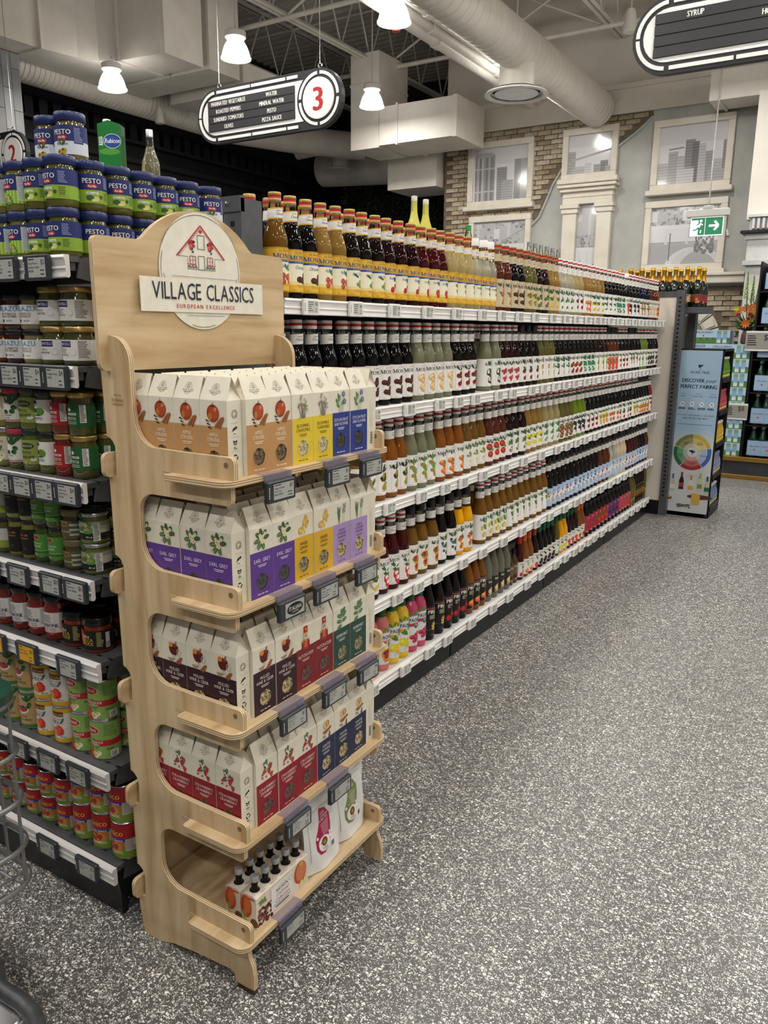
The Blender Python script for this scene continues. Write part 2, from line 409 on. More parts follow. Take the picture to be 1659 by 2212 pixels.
# photo wall: plaster, bricks cut away along a wavy edge, soffit above
def wp(px, py, yy=WY): p = at(px, py, y=yy); return p.x, p.z
xl = wp(965, 304)[0]; zs = wp(1300, 254)[1]
PLAST = nodemat('grey_plaster', b_noise('a9aaa5', 'b8b8b2', 3, .8, bump=.15))
MORT = nodemat('mortar', b_noise('66594b', '75695a', 20, .9))
wb = struct('wall_back', Geo().box(xl, 4, WY, WY + .2, 0, zs).box(xl - .02, xl, WY - .0, WY + 3.0, 0, zs, 1), [PLAST, MORT])
so = struct('trim_1', Geo().box(xl, 4, WY - .06, WY + .2, zs, zs + .34).box(xl, 4, WY - .10, WY + .2, zs + .30, zs + .36), CREAM)
struct('wall_upper', Geo().box(xl, 4, WY + .0, WY + .2, zs + .36, 6.2), nodemat('upper_wall', b_noise('c6bfb4', 'cfc8bd', 2, .7)))
bolt_m = Geo().lathe([(0, 0), (.03, 0), (.03, .012), (0, .018)], 8).mesh('bolt', [CREAM])
for bx in (1048, 1238, 1340, 1452, 1560): x_, z_ = wp(bx, 254 - (bx - 1300) * .149 - 14); part('bolt', bolt_m, None, so, (x_, WY - .06, zs + .16), rx=PI / 2)
BRK = [nodemat('brick_%d' % i, b_noise(a, b, 25, .85, bump=.4)) for i, (a, b) in enumerate([('95866f', 'b0a28a'), ('a1937c', 'bcb09a'), ('86775f', 'a4947a'), ('a99c86', 'c4baa7')])]
PICS = [  # name, pixel corners of the outer frame
    ('a', 1014, 305, 1154, 446), ('b', 1218, 276, 1336, 388), ('c', 1411, 254, 1585, 410), ('d', 1014, 466, 1146, 640), ('f', 1392, 432, 1568, 585)]
def picrect(q):
    _, a, b, c, d = q
    x0 = wp(a, (b + d) / 2)[0]; x1 = wp(c, (b + d) / 2)[0]; z1 = wp((a + c) / 2, b)[1]; z0 = wp((a + c) / 2, d)[1]; return x0, x1, z0, z1
wave = sorted([(wp(a, b)[1], wp(a, b)[0]) for a, b in [(1412, 252), (1380, 283), (1335, 318), (1290, 332), (1240, 348), (1215, 366), (1195, 400), (1179, 439), (1165, 470), (1149, 487), (1120, 500), (1090, 520), (1050, 560)]])
def wave_x(z):
    if z <= wave[0][0]: return wave[0][1]
    for (a, b), (c, d) in zip(wave, wave[1:]):
        if z <= c: return b + (d - b) * (z - a) / (c - a)
    return wave[-1][1]
rects = [picrect(q) for q in PICS]
lowz = wp(1540, 618)[1]; lx0, lx1 = wp(1440, 660)[0], wp(1606, 660)[0]
bricks = []; BL, BH = .208, .066
bm_ = []
for i in range(12):
    r = random.Random(i); gg = Geo(); jj = lambda: r.uniform(-.004, .004)
    x0, x1, z0, z1 = .005 + jj(), BL - .005 + jj(), .004 + jj() * .6, BH - .004 + jj() * .6
    gg.rbox(x0, x1, -.022 - r.random() * .008, .0, z0, z1, .004); bm_.append(gg.mesh('brick', [BRK[i % 4]]))
row = 0; z = 0.0
while z < zs - .02:
    x = xl - (row % 2) * BL / 2 + .02
    while x < lx1:
        cx_, cz_ = x + BL / 2, z + BH / 2
        if x + .02 > xl - .01:
            hid = any(a + .06 < cx_ - BL / 2 and cx_ + BL / 2 < b - .06 and c + .04 < cz_ < d - .04 for a, b, c, d in rects)
            up = cz_ > 1.9 and x + BL < wave_x(cz_) and not hid
            ar_ = wp(1468, 735)
            lo = math.hypot(cx_ - ar_[0], cz_ - ar_[1]) > .58 and z + BH < lowz and cx_ > lx0 and x + BL < lx1 + .1 and z > .9
            if up or lo:
                pxl = cx_ / WY; bricks.append((z, x))
        x += BL
    z += BH; row += 1
vis = [b for b in bricks if b[0] > 2.0 or b[1] > -3]
random.Random(3).shuffle(vis); first = vis[:300]; rest = [b for b in bricks if b not in set(first)]
for i, (z, x) in enumerate(first): part('brick', bm_[i % 12], None, wb, (x, WY, z))
gg = Geo()
for i, (z, x) in enumerate(rest): gg.rbox(x + .005, x + BL - .005, WY - .024, WY, z + .004, z + BH - .004, .004, i % 4)
st = part('brick_field', gg, BRK, wb); st['kind'] = 'stuff'
gg = Geo(); mp_ = [p for p in wave if p[0] > 2.0]; gg.prism([(xl, mp_[0][0])] + [(b, a) for a, b in mp_] + [(mp_[-1][1], zs), (xl, zs)], WY - .004, WY, 'y'); part('mortar_bed', gg, MORT, wb)
part('mortar_bed', Geo().box(lx0 - .1, lx1, WY - .004, WY, .9, lowz), MORT, wb)
gg = Geo(); wpts = [p for p in wave if p[0] > 2.0]                       # broken plaster lip along the bricks
gg.tube([(b, WY - .02, a) for a, b in wpts], .018, 6); part('plaster_edge', gg, PLAST, wb)

# framed city photographs
FRM = nodemat('cream_frame', b_noise('d5cebf', 'e0d9cb', 5, .5))
GL = lambda v: mat((v, v * .985, v * 1.0), .12, coat=.6, name='photo_grey_%02d' % int(v * 100))
def skyline(w_, h_, kind, seed):
    a = Art(); r = random.Random(seed); L = 1
    a.rect(-w_ / 2, -h_ / 2, w_ / 2, h_ / 2, GL(.62), 0); a.rect(-w_ / 2, -h_ / 2, w_ / 2, h_ * .18, GL(.70), 0.3)
    def tower(x0, x1, z1, v, fl=True):
        a.rect(x0, -h_ / 2, x1, z1, GL(v), 1)
        n = int((z1 + h_ / 2) / .035)
        if fl:
            for i in range(n): a.rect(x0 + .006, -h_ / 2 + .035 * i + .012, x1 - .006, -h_ / 2 + .035 * i + .024, GL(v * .78), 2)
    if kind == 'tower':
        for i in range(9): x0 = -w_ * .46 + i * w_ * .04; a.rect(x0, -h_ / 2, x0 + w_ * .04, h_ * .36, GL([.28, .45, .22, .5, .33, .24, .42, .25, .3][i]), 1)
        a.ell(-w_ * .28, h_ * .36, w_ * .18, h_ * .05, GL(.4), 1.2)
        for q in (-.32, .1): a.rect(-w_ * .46, h_ * q, -w_ * .1, h_ * q + .02, GL(.5), 2)
        tower(-w_ * .06, w_ * .12, h_ * .12, .35); tower(w_ * .03, w_ * .24, -h_ * .12, .42); tower(w_ * .25, w_ * .5, h_ * .24, .38, False)
        a.rect(w_ * .25, -h_ / 2, w_ * .36, h_ * .24, GL(.28), 2)
    elif kind == 'low':
        tower(-w_ * .5, -w_ * .32, h_ * .08, .42)
        for x0, x1, z1, v in [(-.4, -.1, -.3, .5), (-.1, .05, -.22, .62), (.1, .28, -.28, .4), (.25, .42, -.2, .27), (.36, .5, -.33, .45)]: tower(w_ * x0, w_ * x1, h_ * z1, v)
    elif kind == 'sky':
        for x0, x1, z1, v in [(-.5, -.3, -.12, .5), (-.34, -.2, .06, .42), (-.2, -.08, -.02, .5), (-.1, .04, .24, .3), (.0, .1, .2, .22), (.1, .2, .16, .55), (.2, .3, .02, .38), (.44, .5, .18, .3), (.32, .44, -.12, .5), (-.2, .05, -.22, .6), (.25, .5, -.28, .45)]: tower(w_ * x0, w_ * x1, h_ * z1, v)
        a.line(-w_ * .34, h_ * .1, -w_ * .12, h_ * .12, .02, GL(.3), 2)
    else:
        a.rect(-w_ / 2, h_ * .12, w_ / 2, h_ / 2, GL(.5), .5); a.rect(-w_ / 2, -h_ / 2, w_ / 2, -h_ * .1, GL(.42), .5)
        for i in range(130): a.ell(r.uniform(-.47, .47) * w_, r.uniform(.14, .47) * h_, r.uniform(.012, .032), r.uniform(.012, .028), GL(r.choice([.22, .3, .38, .46, .54])), .8 + r.random() * .6, 7)
        for i in range(12): x0 = r.uniform(-.5, .4) * w_; a.rect(x0, h_ * .25, x0 + .09, h_ * (.34 + .15 * r.random()), GL(r.choice([.6, .68, .5])), 1.6)
        zb = h_ * .12
        a.rect(-w_ / 2, zb, w_ / 2, zb + .05, GL(.72), 3)
        for i in range(4):
            cx_ = -w_ * .4 + i * w_ * .3; a.ring(cx_, zb - .12, w_ * .13, .13, .03, GL(.7), 3, 10, 0, 180); a.rect(cx_ - w_ * .15 - .015, zb - .2, cx_ - w_ * .15 + .015, zb, GL(.66), 3)
        a.rect(-w_ / 2, -h_ * .14, w_ / 2, zb - .2, GL(.55), .7)
        for i in range(8): a.ring(w_ * .15 + i * .012, -h_ * .62, w_ * .42 - i * .01, h_ * .42, .05, GL(.66 if i < 4 else .6), 2, 14, 20, 160)
        for i in range(40): a.ell(w_ * (.3 + .12 * math.sin(i)) , h_ * (-.3 + .008 * i) , .028 - .0005 * i, .022, GL(.2 + .004 * (i % 9)), 3, 7)
        a.rect(-w_ * .2, -h_ * .42, -w_ * .185, h_ * .05, GL(.2), 4)
    return a
descs = {'a': ('tower', 'framed city photograph with a round glass tower, on the brick part of the wall'), 'b': ('low', 'small square framed photograph of low roofs above the little pilaster portal'),
         'c': ('sky', 'large framed photograph of a dense skyline, above the exit sign'), 'd': ('park', 'framed photograph of trees and apartment blocks below the round tower picture'), 'f': ('park', 'large framed photograph of an arched bridge and winding park path')}
for q, (x0, x1, z0, z1) in zip(PICS, rects):
    kind, lab = descs[q[0]]; cx_, cz_ = (x0 + x1) / 2, (z0 + z1) / 2; w_, h_ = x1 - x0, z1 - z0; b_ = .085
    t = thing('framed_photograph', lab, 'picture', (cx_, WY - .03, cz_))
    for sgn in (-1, 1):
        part('frame_rail', Geo().rbox(-w_ / 2, w_ / 2, -.04, .03, sgn * (h_ / 2 - b_ / 2) - b_ / 2, sgn * (h_ / 2 - b_ / 2) + b_ / 2, .006), FRM, t)
        part('frame_stile', Geo().rbox(sgn * (w_ / 2 - b_ / 2) - b_ / 2, sgn * (w_ / 2 - b_ / 2) + b_ / 2, -.038, .03, -h_ / 2 + b_, h_ / 2 - b_, .006), FRM, t)
    part('frame_sill', Geo().rbox(-w_ / 2 - .04, w_ / 2 + .04, -.09, .03, -h_ / 2 - .05, -h_ / 2 + .015, .008), FRM, t)
    part('picture', skyline(w_ - 2 * b_ + .02, h_ - 2 * b_ + .02, kind, sum(map(ord, q[0]))).mesh('picture', dz=.0006), None, t)
# the little portal: two pilasters, entablature and a tall photograph between them
x0, x1 = wp(1212, 500)[0], wp(1327, 500)[0]; zt = wp(1268, 401)[1]; zb = wp(1268, 610)[1]
t = thing('pilaster_portal', 'cream portal of two flat pilasters and a cornice around a tall photograph', 'wall decoration', (0, WY, 0))
pw = .20; zc_ = wp(1268, 442)[1]
for s_ in (0, 1):
    a = x0 + .04 if s_ == 0 else x1 - .04 - pw
    p_ = part('pilaster', Geo().rbox(a, a + pw, -.09, 0, zb - .6, zc_, .006), FRM, t)
    part('capital', Geo().rbox(a - .035, a + pw + .035, -.13, 0, zc_ - .055, zc_, .006).rbox(a - .02, a + pw + .02, -.11, 0, zc_ - .12, zc_ - .055, .006), FRM, p_)
part('entablature', Geo().rbox(x0 + .03, x1 - .03, -.10, 0, zc_, zt - .08, .006).rbox(x0 + .02, x1 - .02, -.11, 0, zc_ + .09, zc_ + .11, .004), FRM, t)
part('cornice', Geo().rbox(x0 - .03, x1 + .03, -.19, 0, zt - .04, zt, .006).rbox(x0, x1, -.15, 0, zt - .09, zt - .04, .006), FRM, t)
part('picture', skyline(x1 - x0 - 2 * pw, zc_ - zb + .6, 'park', 5).mesh('picture', dz=.0006), None, t, ((x0 + x1) / 2, -.02, (zc_ + zb - .6) / 2))
# ledge and stone arch over the lower brickwork at the right
zl1, zl0 = wp(1540, 590)[1], wp(1540, 613)[1]
struct('trim_2', Geo().rbox(wp(1300, 600)[0], lx1, WY - .14, WY, zl0, zl1 - .04, .01).rbox(wp(1300, 600)[0], lx1, WY - .17, WY, zl1 - .04, zl1, .008), FRM)
ax, az = wp(1468, 735); t = thing('stone_arch', 'cream stone arch with chamfered blocks in the lower brick wall', 'wall decoration', (ax, WY, az))
for k in range(9):
    a0, a1 = k * 20 + 1, k * 20 + 19.2
    pr = arc(0, 0, .52, a0, a1, 3) + arc(0, 0, .33, a1, a0, 3); pi_ = arc(0, 0, .49, a0 + 3, a1 - 3, 3) + arc(0, 0, .36, a1 - 3, a0 + 3, 3)
    part('stone', Geo().prism(pr, -.06, 0, 'y').prism(pi_, -.085, -.06, 'y'), FRM, t)
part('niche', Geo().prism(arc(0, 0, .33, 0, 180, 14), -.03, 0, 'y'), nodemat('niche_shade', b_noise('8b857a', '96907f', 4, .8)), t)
# portal at the right edge: upper panel, dentils, black shelf, marble column
MARB = nodemat('marble', b_noise('b9b9b8', 'd4d4d2', 3.5, .35, 6, lo=.3, hi=.6))
py_ = 10.6; X = lambda p, q: at(p, q, y=py_)
xa = X(1606, 560).x; t = thing('column_portal', 'pale marble column portal with dentil cornice and black shelf beside the photo wall', 'column')
part('upper_panel', Geo().box(X(1624, 330).x, xa + 3, py_ + .12, py_ + .5, X(1640, 470).z, X(1640, 190).z), nodemat('panel_white', b_noise('dcd6cb', 'e3ddd3', 2, .6)), t)
zd1, zd0 = X(1640, 462).z, X(1640, 497).z
f_ = part('frieze', Geo().box(xa + .02, xa + 3, py_ + .06, py_ + .5, zd0, zd1 - .03).box(xa - .0, xa + 3, py_, py_ + .5, zd1 - .03, zd1), MARB, t)
for k in range(26): part('dentil', Geo().rbox(xa + .05 + k * .055, xa + .08 + k * .055, py_ + .01, py_ + .07, zd0 + .02, zd1 - .04, .004), MARB, f_)
part('shelf', Geo().rbox(xa - .06, xa + 3, py_ - .06, py_ + .5, zd0 - .035, zd0, .006), BLACKP, t)
part('entablature', Geo().box(xa + .02, xa + 3, py_ + .02, py_ + .5, X(1640, 565).z, zd0 - .03).box(xa - .01, xa + 3, py_ - .02, py_ + .5, X(1640, 572).z, X(1640, 562).z).box(xa - .01, xa + 3, py_ - .0, py_ + .5, zd0 - .1, zd0 - .035), MARB, t)
part('column', Geo().rbox(xa + .03, xa + .31, py_ + .03, py_ + .4, 0, X(1640, 572).z, .006), MARB, t)
part('recess_wall', Geo().box(xa + .31, xa + 3, py_ + .3, py_ + .5, 0, X(1640, 572).z), nodemat('recess_grey', b_noise('86817b', '938e88', 6, .7)), t)

# far recess: dark stone wall with ivy, charcoal cornice wall at the left
XD, YD = -10.2, 14.5
STN = [nodemat('stone_%d' % i, b_noise(a, b, 18, .9, bump=.3)) for i, (a, b) in enumerate([('5b5044', '74675a'), ('4a4037', '64584b'), ('6b5c4b', '877866')])]
wr = struct('wall_far', Geo().box(XD, xl, YD, YD + .2, 0, 6.2), nodemat('far_mortar', b_noise('2e2a26', '3a3530', 10, .9)))
r = random.Random(11); z = 2.6; k = 0
while z < 5.0:
    hh = r.uniform(.10, .17); x = -10.15 + r.uniform(-.2, 0)
    while x < -7.4:
        ll = r.uniform(.2, .42)
        if k < 300: part('stone', Geo().rbox(x + .01, x + ll - .01, YD - .05 - r.random() * .03, YD, z + .008, z + hh - .008, .012, 0), STN[k % 3], wr); k += 1
        x += ll
    z += hh
gg = Geo(); r = random.Random(4)
for i in range(5200):
    x, z = r.uniform(-9.9, -7.3), r.uniform(2.0, 4.25 + .35 * math.sin(i)); s_ = r.uniform(.03, .06); a = r.uniform(0, 6.3); yy = YD - .13 - r.random() * .1
    d1, d2 = (math.cos(a) * s_, math.sin(a) * s_), (-math.sin(a) * s_ * .7, math.cos(a) * s_ * .7)
    gg.add([(x - d1[0], yy, z - d1[1]), (x + d2[0], yy - .02, z + d2[1]), (x + d1[0], yy + .01, z + d1[1]), (x - d2[0], yy - .02, z - d2[1])], [(0, 1, 2, 3)], i % 2)
iv = part('ivy', gg, [mat('1c2a17', .6), mat('26361d', .6)]); tag(iv, 'dark green ivy covering the far stone wall', 'ivy'); iv['kind'] = 'stuff'
CHAR = nodemat('charcoal_wall', b_noise('1b1b1e', '232327', 4, .55))
zc_ = Rz + .283 * 10.2
wl = struct('wall_left', Geo().box(XD - .3, XD, -5, YD, 0, 6.2), CHAR)
struct('trim_3', Geo().box(XD, XD + .10, -5, YD, zc_ - .62, zc_ - .45).box(XD, XD + .2, -5, YD, zc_ - .45, zc_ - .38).box(XD, XD + .16, -5, YD, zc_ - .16, zc_ - .12).box(XD, XD + .34, -5, YD, zc_ + .12, zc_ + .26).box(XD, XD + .42, -5, YD, zc_ + .26, zc_ + .4), CHAR)
dm = Geo().box(0, .12, 0, .13, -.12, .1).mesh('dentil', [CHAR])
for k in range(38): part('dentil', dm, None, wl, (XD, 6.2 + k * .22, zc_ + .01))
# grey tiled pillar at the far left: only its aisle side shows
px_ = at(42, 150, y=6.3).x; pl = struct('wall_pillar', Geo().box(px_ - .75, px_ - .01, 5.6, 6.3, 0, 4.59), nodemat('grout', b_noise('6d6d6d', '777777', 8, .8)))
TIL = [nodemat('pillar_tile_%d' % i, b_noise(a, b, 4, .5)) for i, (a, b) in enumerate([('7f8082', '8d8e90'), ('8d8e8f', '9a9a9a'), ('727375', '808183')])]
for i in range(7):
    for j in range(6):
        z = 1.5 + i * .45 + (j % 2) * .22; part('tile', Geo().rbox(px_ - .01, px_ + .006, 5.6 + j * .1167 + .002, 5.6 + (j + 1) * .1167 - .002, z + .002, min(z + .45, 4.59) - .002, .002), TIL[(i * 2 + j * 3 + (i * j) % 2) % 3], pl)
struct('wall_right', Geo().box(6.8, 7, -5, 16, 0, 6.2), CREAM)

# ============================================================ ducts, pipes, lamps, speakers, signs under the roof
# long round duct with a round diffuser
dx, dz = -3.75, CAMZ + 2.95; t = thing('round_duct', 'long white spiral duct ending at the photo wall with one drop diffuser', 'duct', (dx, 0, dz))
prof = []
y = -2.0
part('pipe', Geo().cyl((0, -4, 0), (0, WY - .14, 0), .225, 28), WHITE_DUCT, t)
sm = Geo().lathe([(.225, -.006), (.231, -.002), (.231, .002), (.225, .006)], 28, caps=False).mesh('seam', [WHITE_DUCT])
for k in range(52): part('seam', sm, None, t, (0, 4.6 + k * .13, 0), rx=PI / 2)
part('end_cap', Geo().lathe([(.225, 0), (.232, .01), (.232, .03), (0, .03)], 28), WHITE_DUCT, t, (0, WY - .16, 0), rx=-PI / 2)
dyf = 3.473 * 2.5
part('drop', Geo().lathe([(.19, 0), (.19, -.30), (.2, -.31)], 24, caps=False).cyl((0, 0, -.05), (0, 0, -.25), .185, 24), WHITE_DUCT, t, (-.02, dyf, -.1))
df = part('diffuser', Geo().lathe([(.2, .03), (.23, .02), (.33, -.01), (.345, -.03), (.30, -.035), (.28, -.02)], 32, caps=False), WHITEP, t, (-.02, dyf, -.42))
part('diffuser_disc', Geo().lathe([(0, 0), (.2, -.002), (.235, -.012), (.235, -.02), (.0, -.03)], 32), WHITEP, df)
part('diffuser_throat', Geo().lathe([(0, .01), (.29, .01)], 32, caps=False), mat('3a3835', .8), df)
# conduits beside it
for i, (xx, zz, rr) in enumerate([(-1.40, 3.2, .035), (-1.445, 3.18, .06), (-1.49, 3.15, .075), (-1.37, 3.3, .025)]):
    t = tag(part('ceiling_pipe', Geo().cyl((xx * zz, -4, CAMZ + zz), (xx * zz, WY, CAMZ + zz), rr, 14), WHITE_DUCT), ['thin white pipe second from the round duct', 'medium white pipe under the roof beside the round duct', 'thick white sprinkler pipe furthest from the round duct', 'thinnest white conduit right against the round duct'][i], 'pipe')
    for k in range(4): part('coupling', Geo().cyl((xx * zz, 6.2 + k * 1.7 + i * .3, CAMZ + zz), (xx * zz, 6.3 + k * 1.7 + i * .3, CAMZ + zz), rr + .012, 14), WHITE_DUCT, t)
# spiral duct along the charcoal wall, with an elbow and outlet
sx, sz = -9.45, CAMZ + 3.15; t = thing('spiral_duct', 'white ribbed duct running along the charcoal cornice wall', 'duct', (sx, 0, sz))
part('pipe', Geo().cyl((0, 6.32, 0), (0, 10.4, 0), .2, 24), WHITE_DUCT, t)
sm = Geo().lathe([(.2, -.012), (.212, -.006), (.212, .006), (.2, .012)], 24, caps=False).mesh('seam', [WHITE_DUCT])
for k in range(56): part('seam', sm, None, t, (0, 6.36 + k * .07, 0), rx=PI / 2)
part('far_run', Geo().tube([(0, 10.4, 0), (.5, 11.4, -.02), (1.3, 12.3, -.05)], .215, 20), WHITE_DUCT, t)
o_ = at(734, 340, y=12.4); base_ = Vector((sx, 0, sz))
p0 = at(640, 325, y=12.2) - base_; p1 = at(722, 308, y=12.4) - base_; p2 = at(733, 320, y=12.42) - base_; p3 = at(735, 366, y=12.42) - base_
part('elbow', Geo().tube([p0, p1, p1 + Vector((.12, .02, -.04)), p2 + Vector((.03, 0, -.08)), p3], .16, 18), WHITE_DUCT, t)
df = part('diffuser', Geo().lathe([(.16, .03), (.2, .02), (.30, -.02), (.31, -.035), (.25, -.03), (0, -.02)], 28, caps=False), WHITEP, t, p3)
q0 = at(700, 365, y=13.3) - base_; q1 = at(965, 350, y=13.3) - base_
part('cross_run', Geo().cyl(q0, q1, .33, 24), WHITE_DUCT, t)
# rectangular ducts
def duct(label, poly, z0, z1, seams, name='rectangular_duct'):
    t = thing(name, label, 'duct'); part('body', Geo().prism(poly, z0, z1, 'z'), WHITE_DUCT, t)
    for s_ in seams: part('flange', Geo().box(*s_), WHITE_DUCT, t)
    return t
zb = CAMZ + 3.1
pl_ = [(-9.2, 5.75), (-8.64, 5.75), (-8.62, 6.3), (-8.52, 6.75), (-8.40, 6.95), (-8.2, 7.06), (-7.9, 7.1), (-7.49, 7.15), (-7.49, 7.72), (-9.2, 7.72)]
duct('large white bent box duct above the tiled pillar', pl_, zb, zb + .85, [(-9.21, -8.57, 6.3, 6.34, zb - .015, zb + .87), (-8.2, -8.16, 7.03, 7.75, zb - .015, zb + .87), (-7.55, -7.475, 7.13, 7.74, zb - .01, zb + .86)])
duct('white box duct hanging just behind the bent duct', [(-9.2, 7.88), (-7.5, 7.88), (-7.5, 8.4), (-9.2, 8.4)], zb + .02, zb + 1.1, [(-7.54, -7.49, 7.87, 8.41, zb + .01, zb + 1.1)])
duct('flat white box duct low behind the bent duct', [(-8.95, 8.6), (-7.6, 8.6), (-7.6, 9.3), (-8.95, 9.3)], zb - .05, zb + .3, [(-8.3, -8.26, 8.58, 9.32, zb - .06, zb + .31)])
yb = 10.4; B = lambda p, q: at(p, q, y=yb)
xa_, xb_ = B(758, 320).x, B(985, 295).x; z0_ = B(870, 308).z; z1_ = B(985, 205).z; xm_ = B(818, 300).x
duct('tall white box duct riser left of the brick wall', [(xa_, yb), (xm_, yb), (xm_, yb + .8), (xa_, yb + .8)], z0_ - .02, B(760, 120).z, [(xa_ - .01, xm_ + .01, yb - .01, yb + .81, B(760, 190).z, B(760, 190).z + .03)])
duct('white box duct end in front of the brick wall corner', [(xm_ + .012, yb - .01), (xb_, yb - .01), (xb_, yb + .85), (xm_ + .012, yb + .85)], z0_ + .0, z1_, [(xm_ + .3, xm_ + .33, yb - .03, yb + .87, z0_ - .02, z1_ + .02), (xb_ - .05, xb_ + .01, yb - .02, yb + .86, z0_ - .01, z1_ + .01)])
duct('low grey box duct under the white duct end', [(xm_ - .4, yb + .9), (xl - .06, yb + .9), (xl - .06, yb + 1.7), (xm_ - .4, yb + 1.7)], z0_ - .45, z0_ + .1, [])
duct('white box duct behind the syrup aisle sign', [(at(1535, 180, y=10.9).x, 10.9), (1.5, 10.9), (1.5, 11.38), (at(1535, 180, y=10.9).x, 11.38)], at(1560, 215, y=10.9).z, at(1560, 150, y=10.9).z, [(at(1555, 180, y=10.9).x, at(1560, 180, y=10.9).x, 10.88, 11.42, at(1560, 218, y=10.9).z, at(1560, 150, y=10.9).z)])

# pendant lamps: a grid over the whole shop floor
SHADE = mat((1, .97, .92), .3, emit=13.0, name='lit_prismatic_shade')
RIM = mat((1, .98, .95), .2, emit=1.6, name='lit_shade_rim')
lp = None; n_l = 0
HOUS = mat('e4e0da', .4); CORD = mat('d8d4cc', .5)
gs = Geo().lathe([(.08, .17), (.098, .158), (.122, .12), (.142, .07), (.155, .02), (.16, .0)], 20, caps=False)
gr = Geo().lathe([(.155, .012), (.168, .006), (.168, -.008), (.155, -.008)], 20, caps=False)
gh = Geo().lathe([(0, .30), (.03, .295), (.03, .27), (.105, .27), (.115, .262), (.115, .205), (.095, .185), (.082, .165), (0, .165)], 18)
gd = Geo().lathe([(0, 0), (.13, 0)], 16, caps=False)
gc = Geo().cyl((0, 0, .29), (0, 0, 6.1 - LAMP_Z), .008, 6)
for yy in LAMP_YS:
    for xx in LAMP_XS:
        if xx < -8 and (yy > 9 or yy < 5.2): continue
        loc = (xx + (.25 if yy > 9 else 0), yy, LAMP_Z)
        if xx < -8: loc = (-8.14, 6.91, 4.25)
        if lp is None:
            lp = thing('pendant_lamp', 'lit', 'lamp', loc, group='pendant lamps over the shop floor')
            part('shade', gs, SHADE, lp); part('shade_rim', gr, RIM, lp); part('housing', gh, HOUS, lp); part('cord', gc, CORD, lp); o = lp
        else: o = dup(lp, loc)
        o['label'] = 'lit bell-shaped pendant lamp hanging from the roof in a regular grid'
        if xx < -8:
            for c_ in o.children:
                if c_.name.startswith('cord'): c_.data = Geo().cyl((0, 0, .33), (0, 0, .35), .008, 6).mesh('cord', [CORD])
        if o is lp:
            L = bpy.data.lights.new('lamp_light', 'AREA'); L.shape = 'DISK'; L.size = .26; L.energy = LAMP_W; L.color = (1, .965, .915)
            link('lamp_light', L, o, (0, 0, -.012))
# speakers
sp = None
for i, (a, b) in enumerate([(345, 250), (1362, 45)]):
    p = at(a, b, y=8.6); lab = ['white pendant speaker hanging in front of the charcoal cornice', 'white pendant speaker hanging beside the syrup aisle sign'][i]
    t = thing('pendant_speaker', lab, 'speaker', p)
    part('body', Geo().lathe([(0, .11), (.032, .105), (.045, .08), (.068, -.07), (.07, -.095), (.06, -.105), (0, -.105)], 20), mat('e3dfd6', .4), t)
    part('cord', Geo().cyl((0, 0, .10), (0, 0, 6.1 - p.z), .006, 6), CORD, t)
t = tag(part('sprinkler_bell', Geo().lathe([(0, 0), (.04, .005), (.045, .03), (.03, .06), (0, .07)], 12), mat('c2401f', .4), None, at(856, 70, y=7.6)), 'small orange alarm bulb on the sprinkler pipe', 'alarm')
part('stem', Geo().cyl((0, 0, .06), (0, 0, .42), .008, 6), CORD, t)

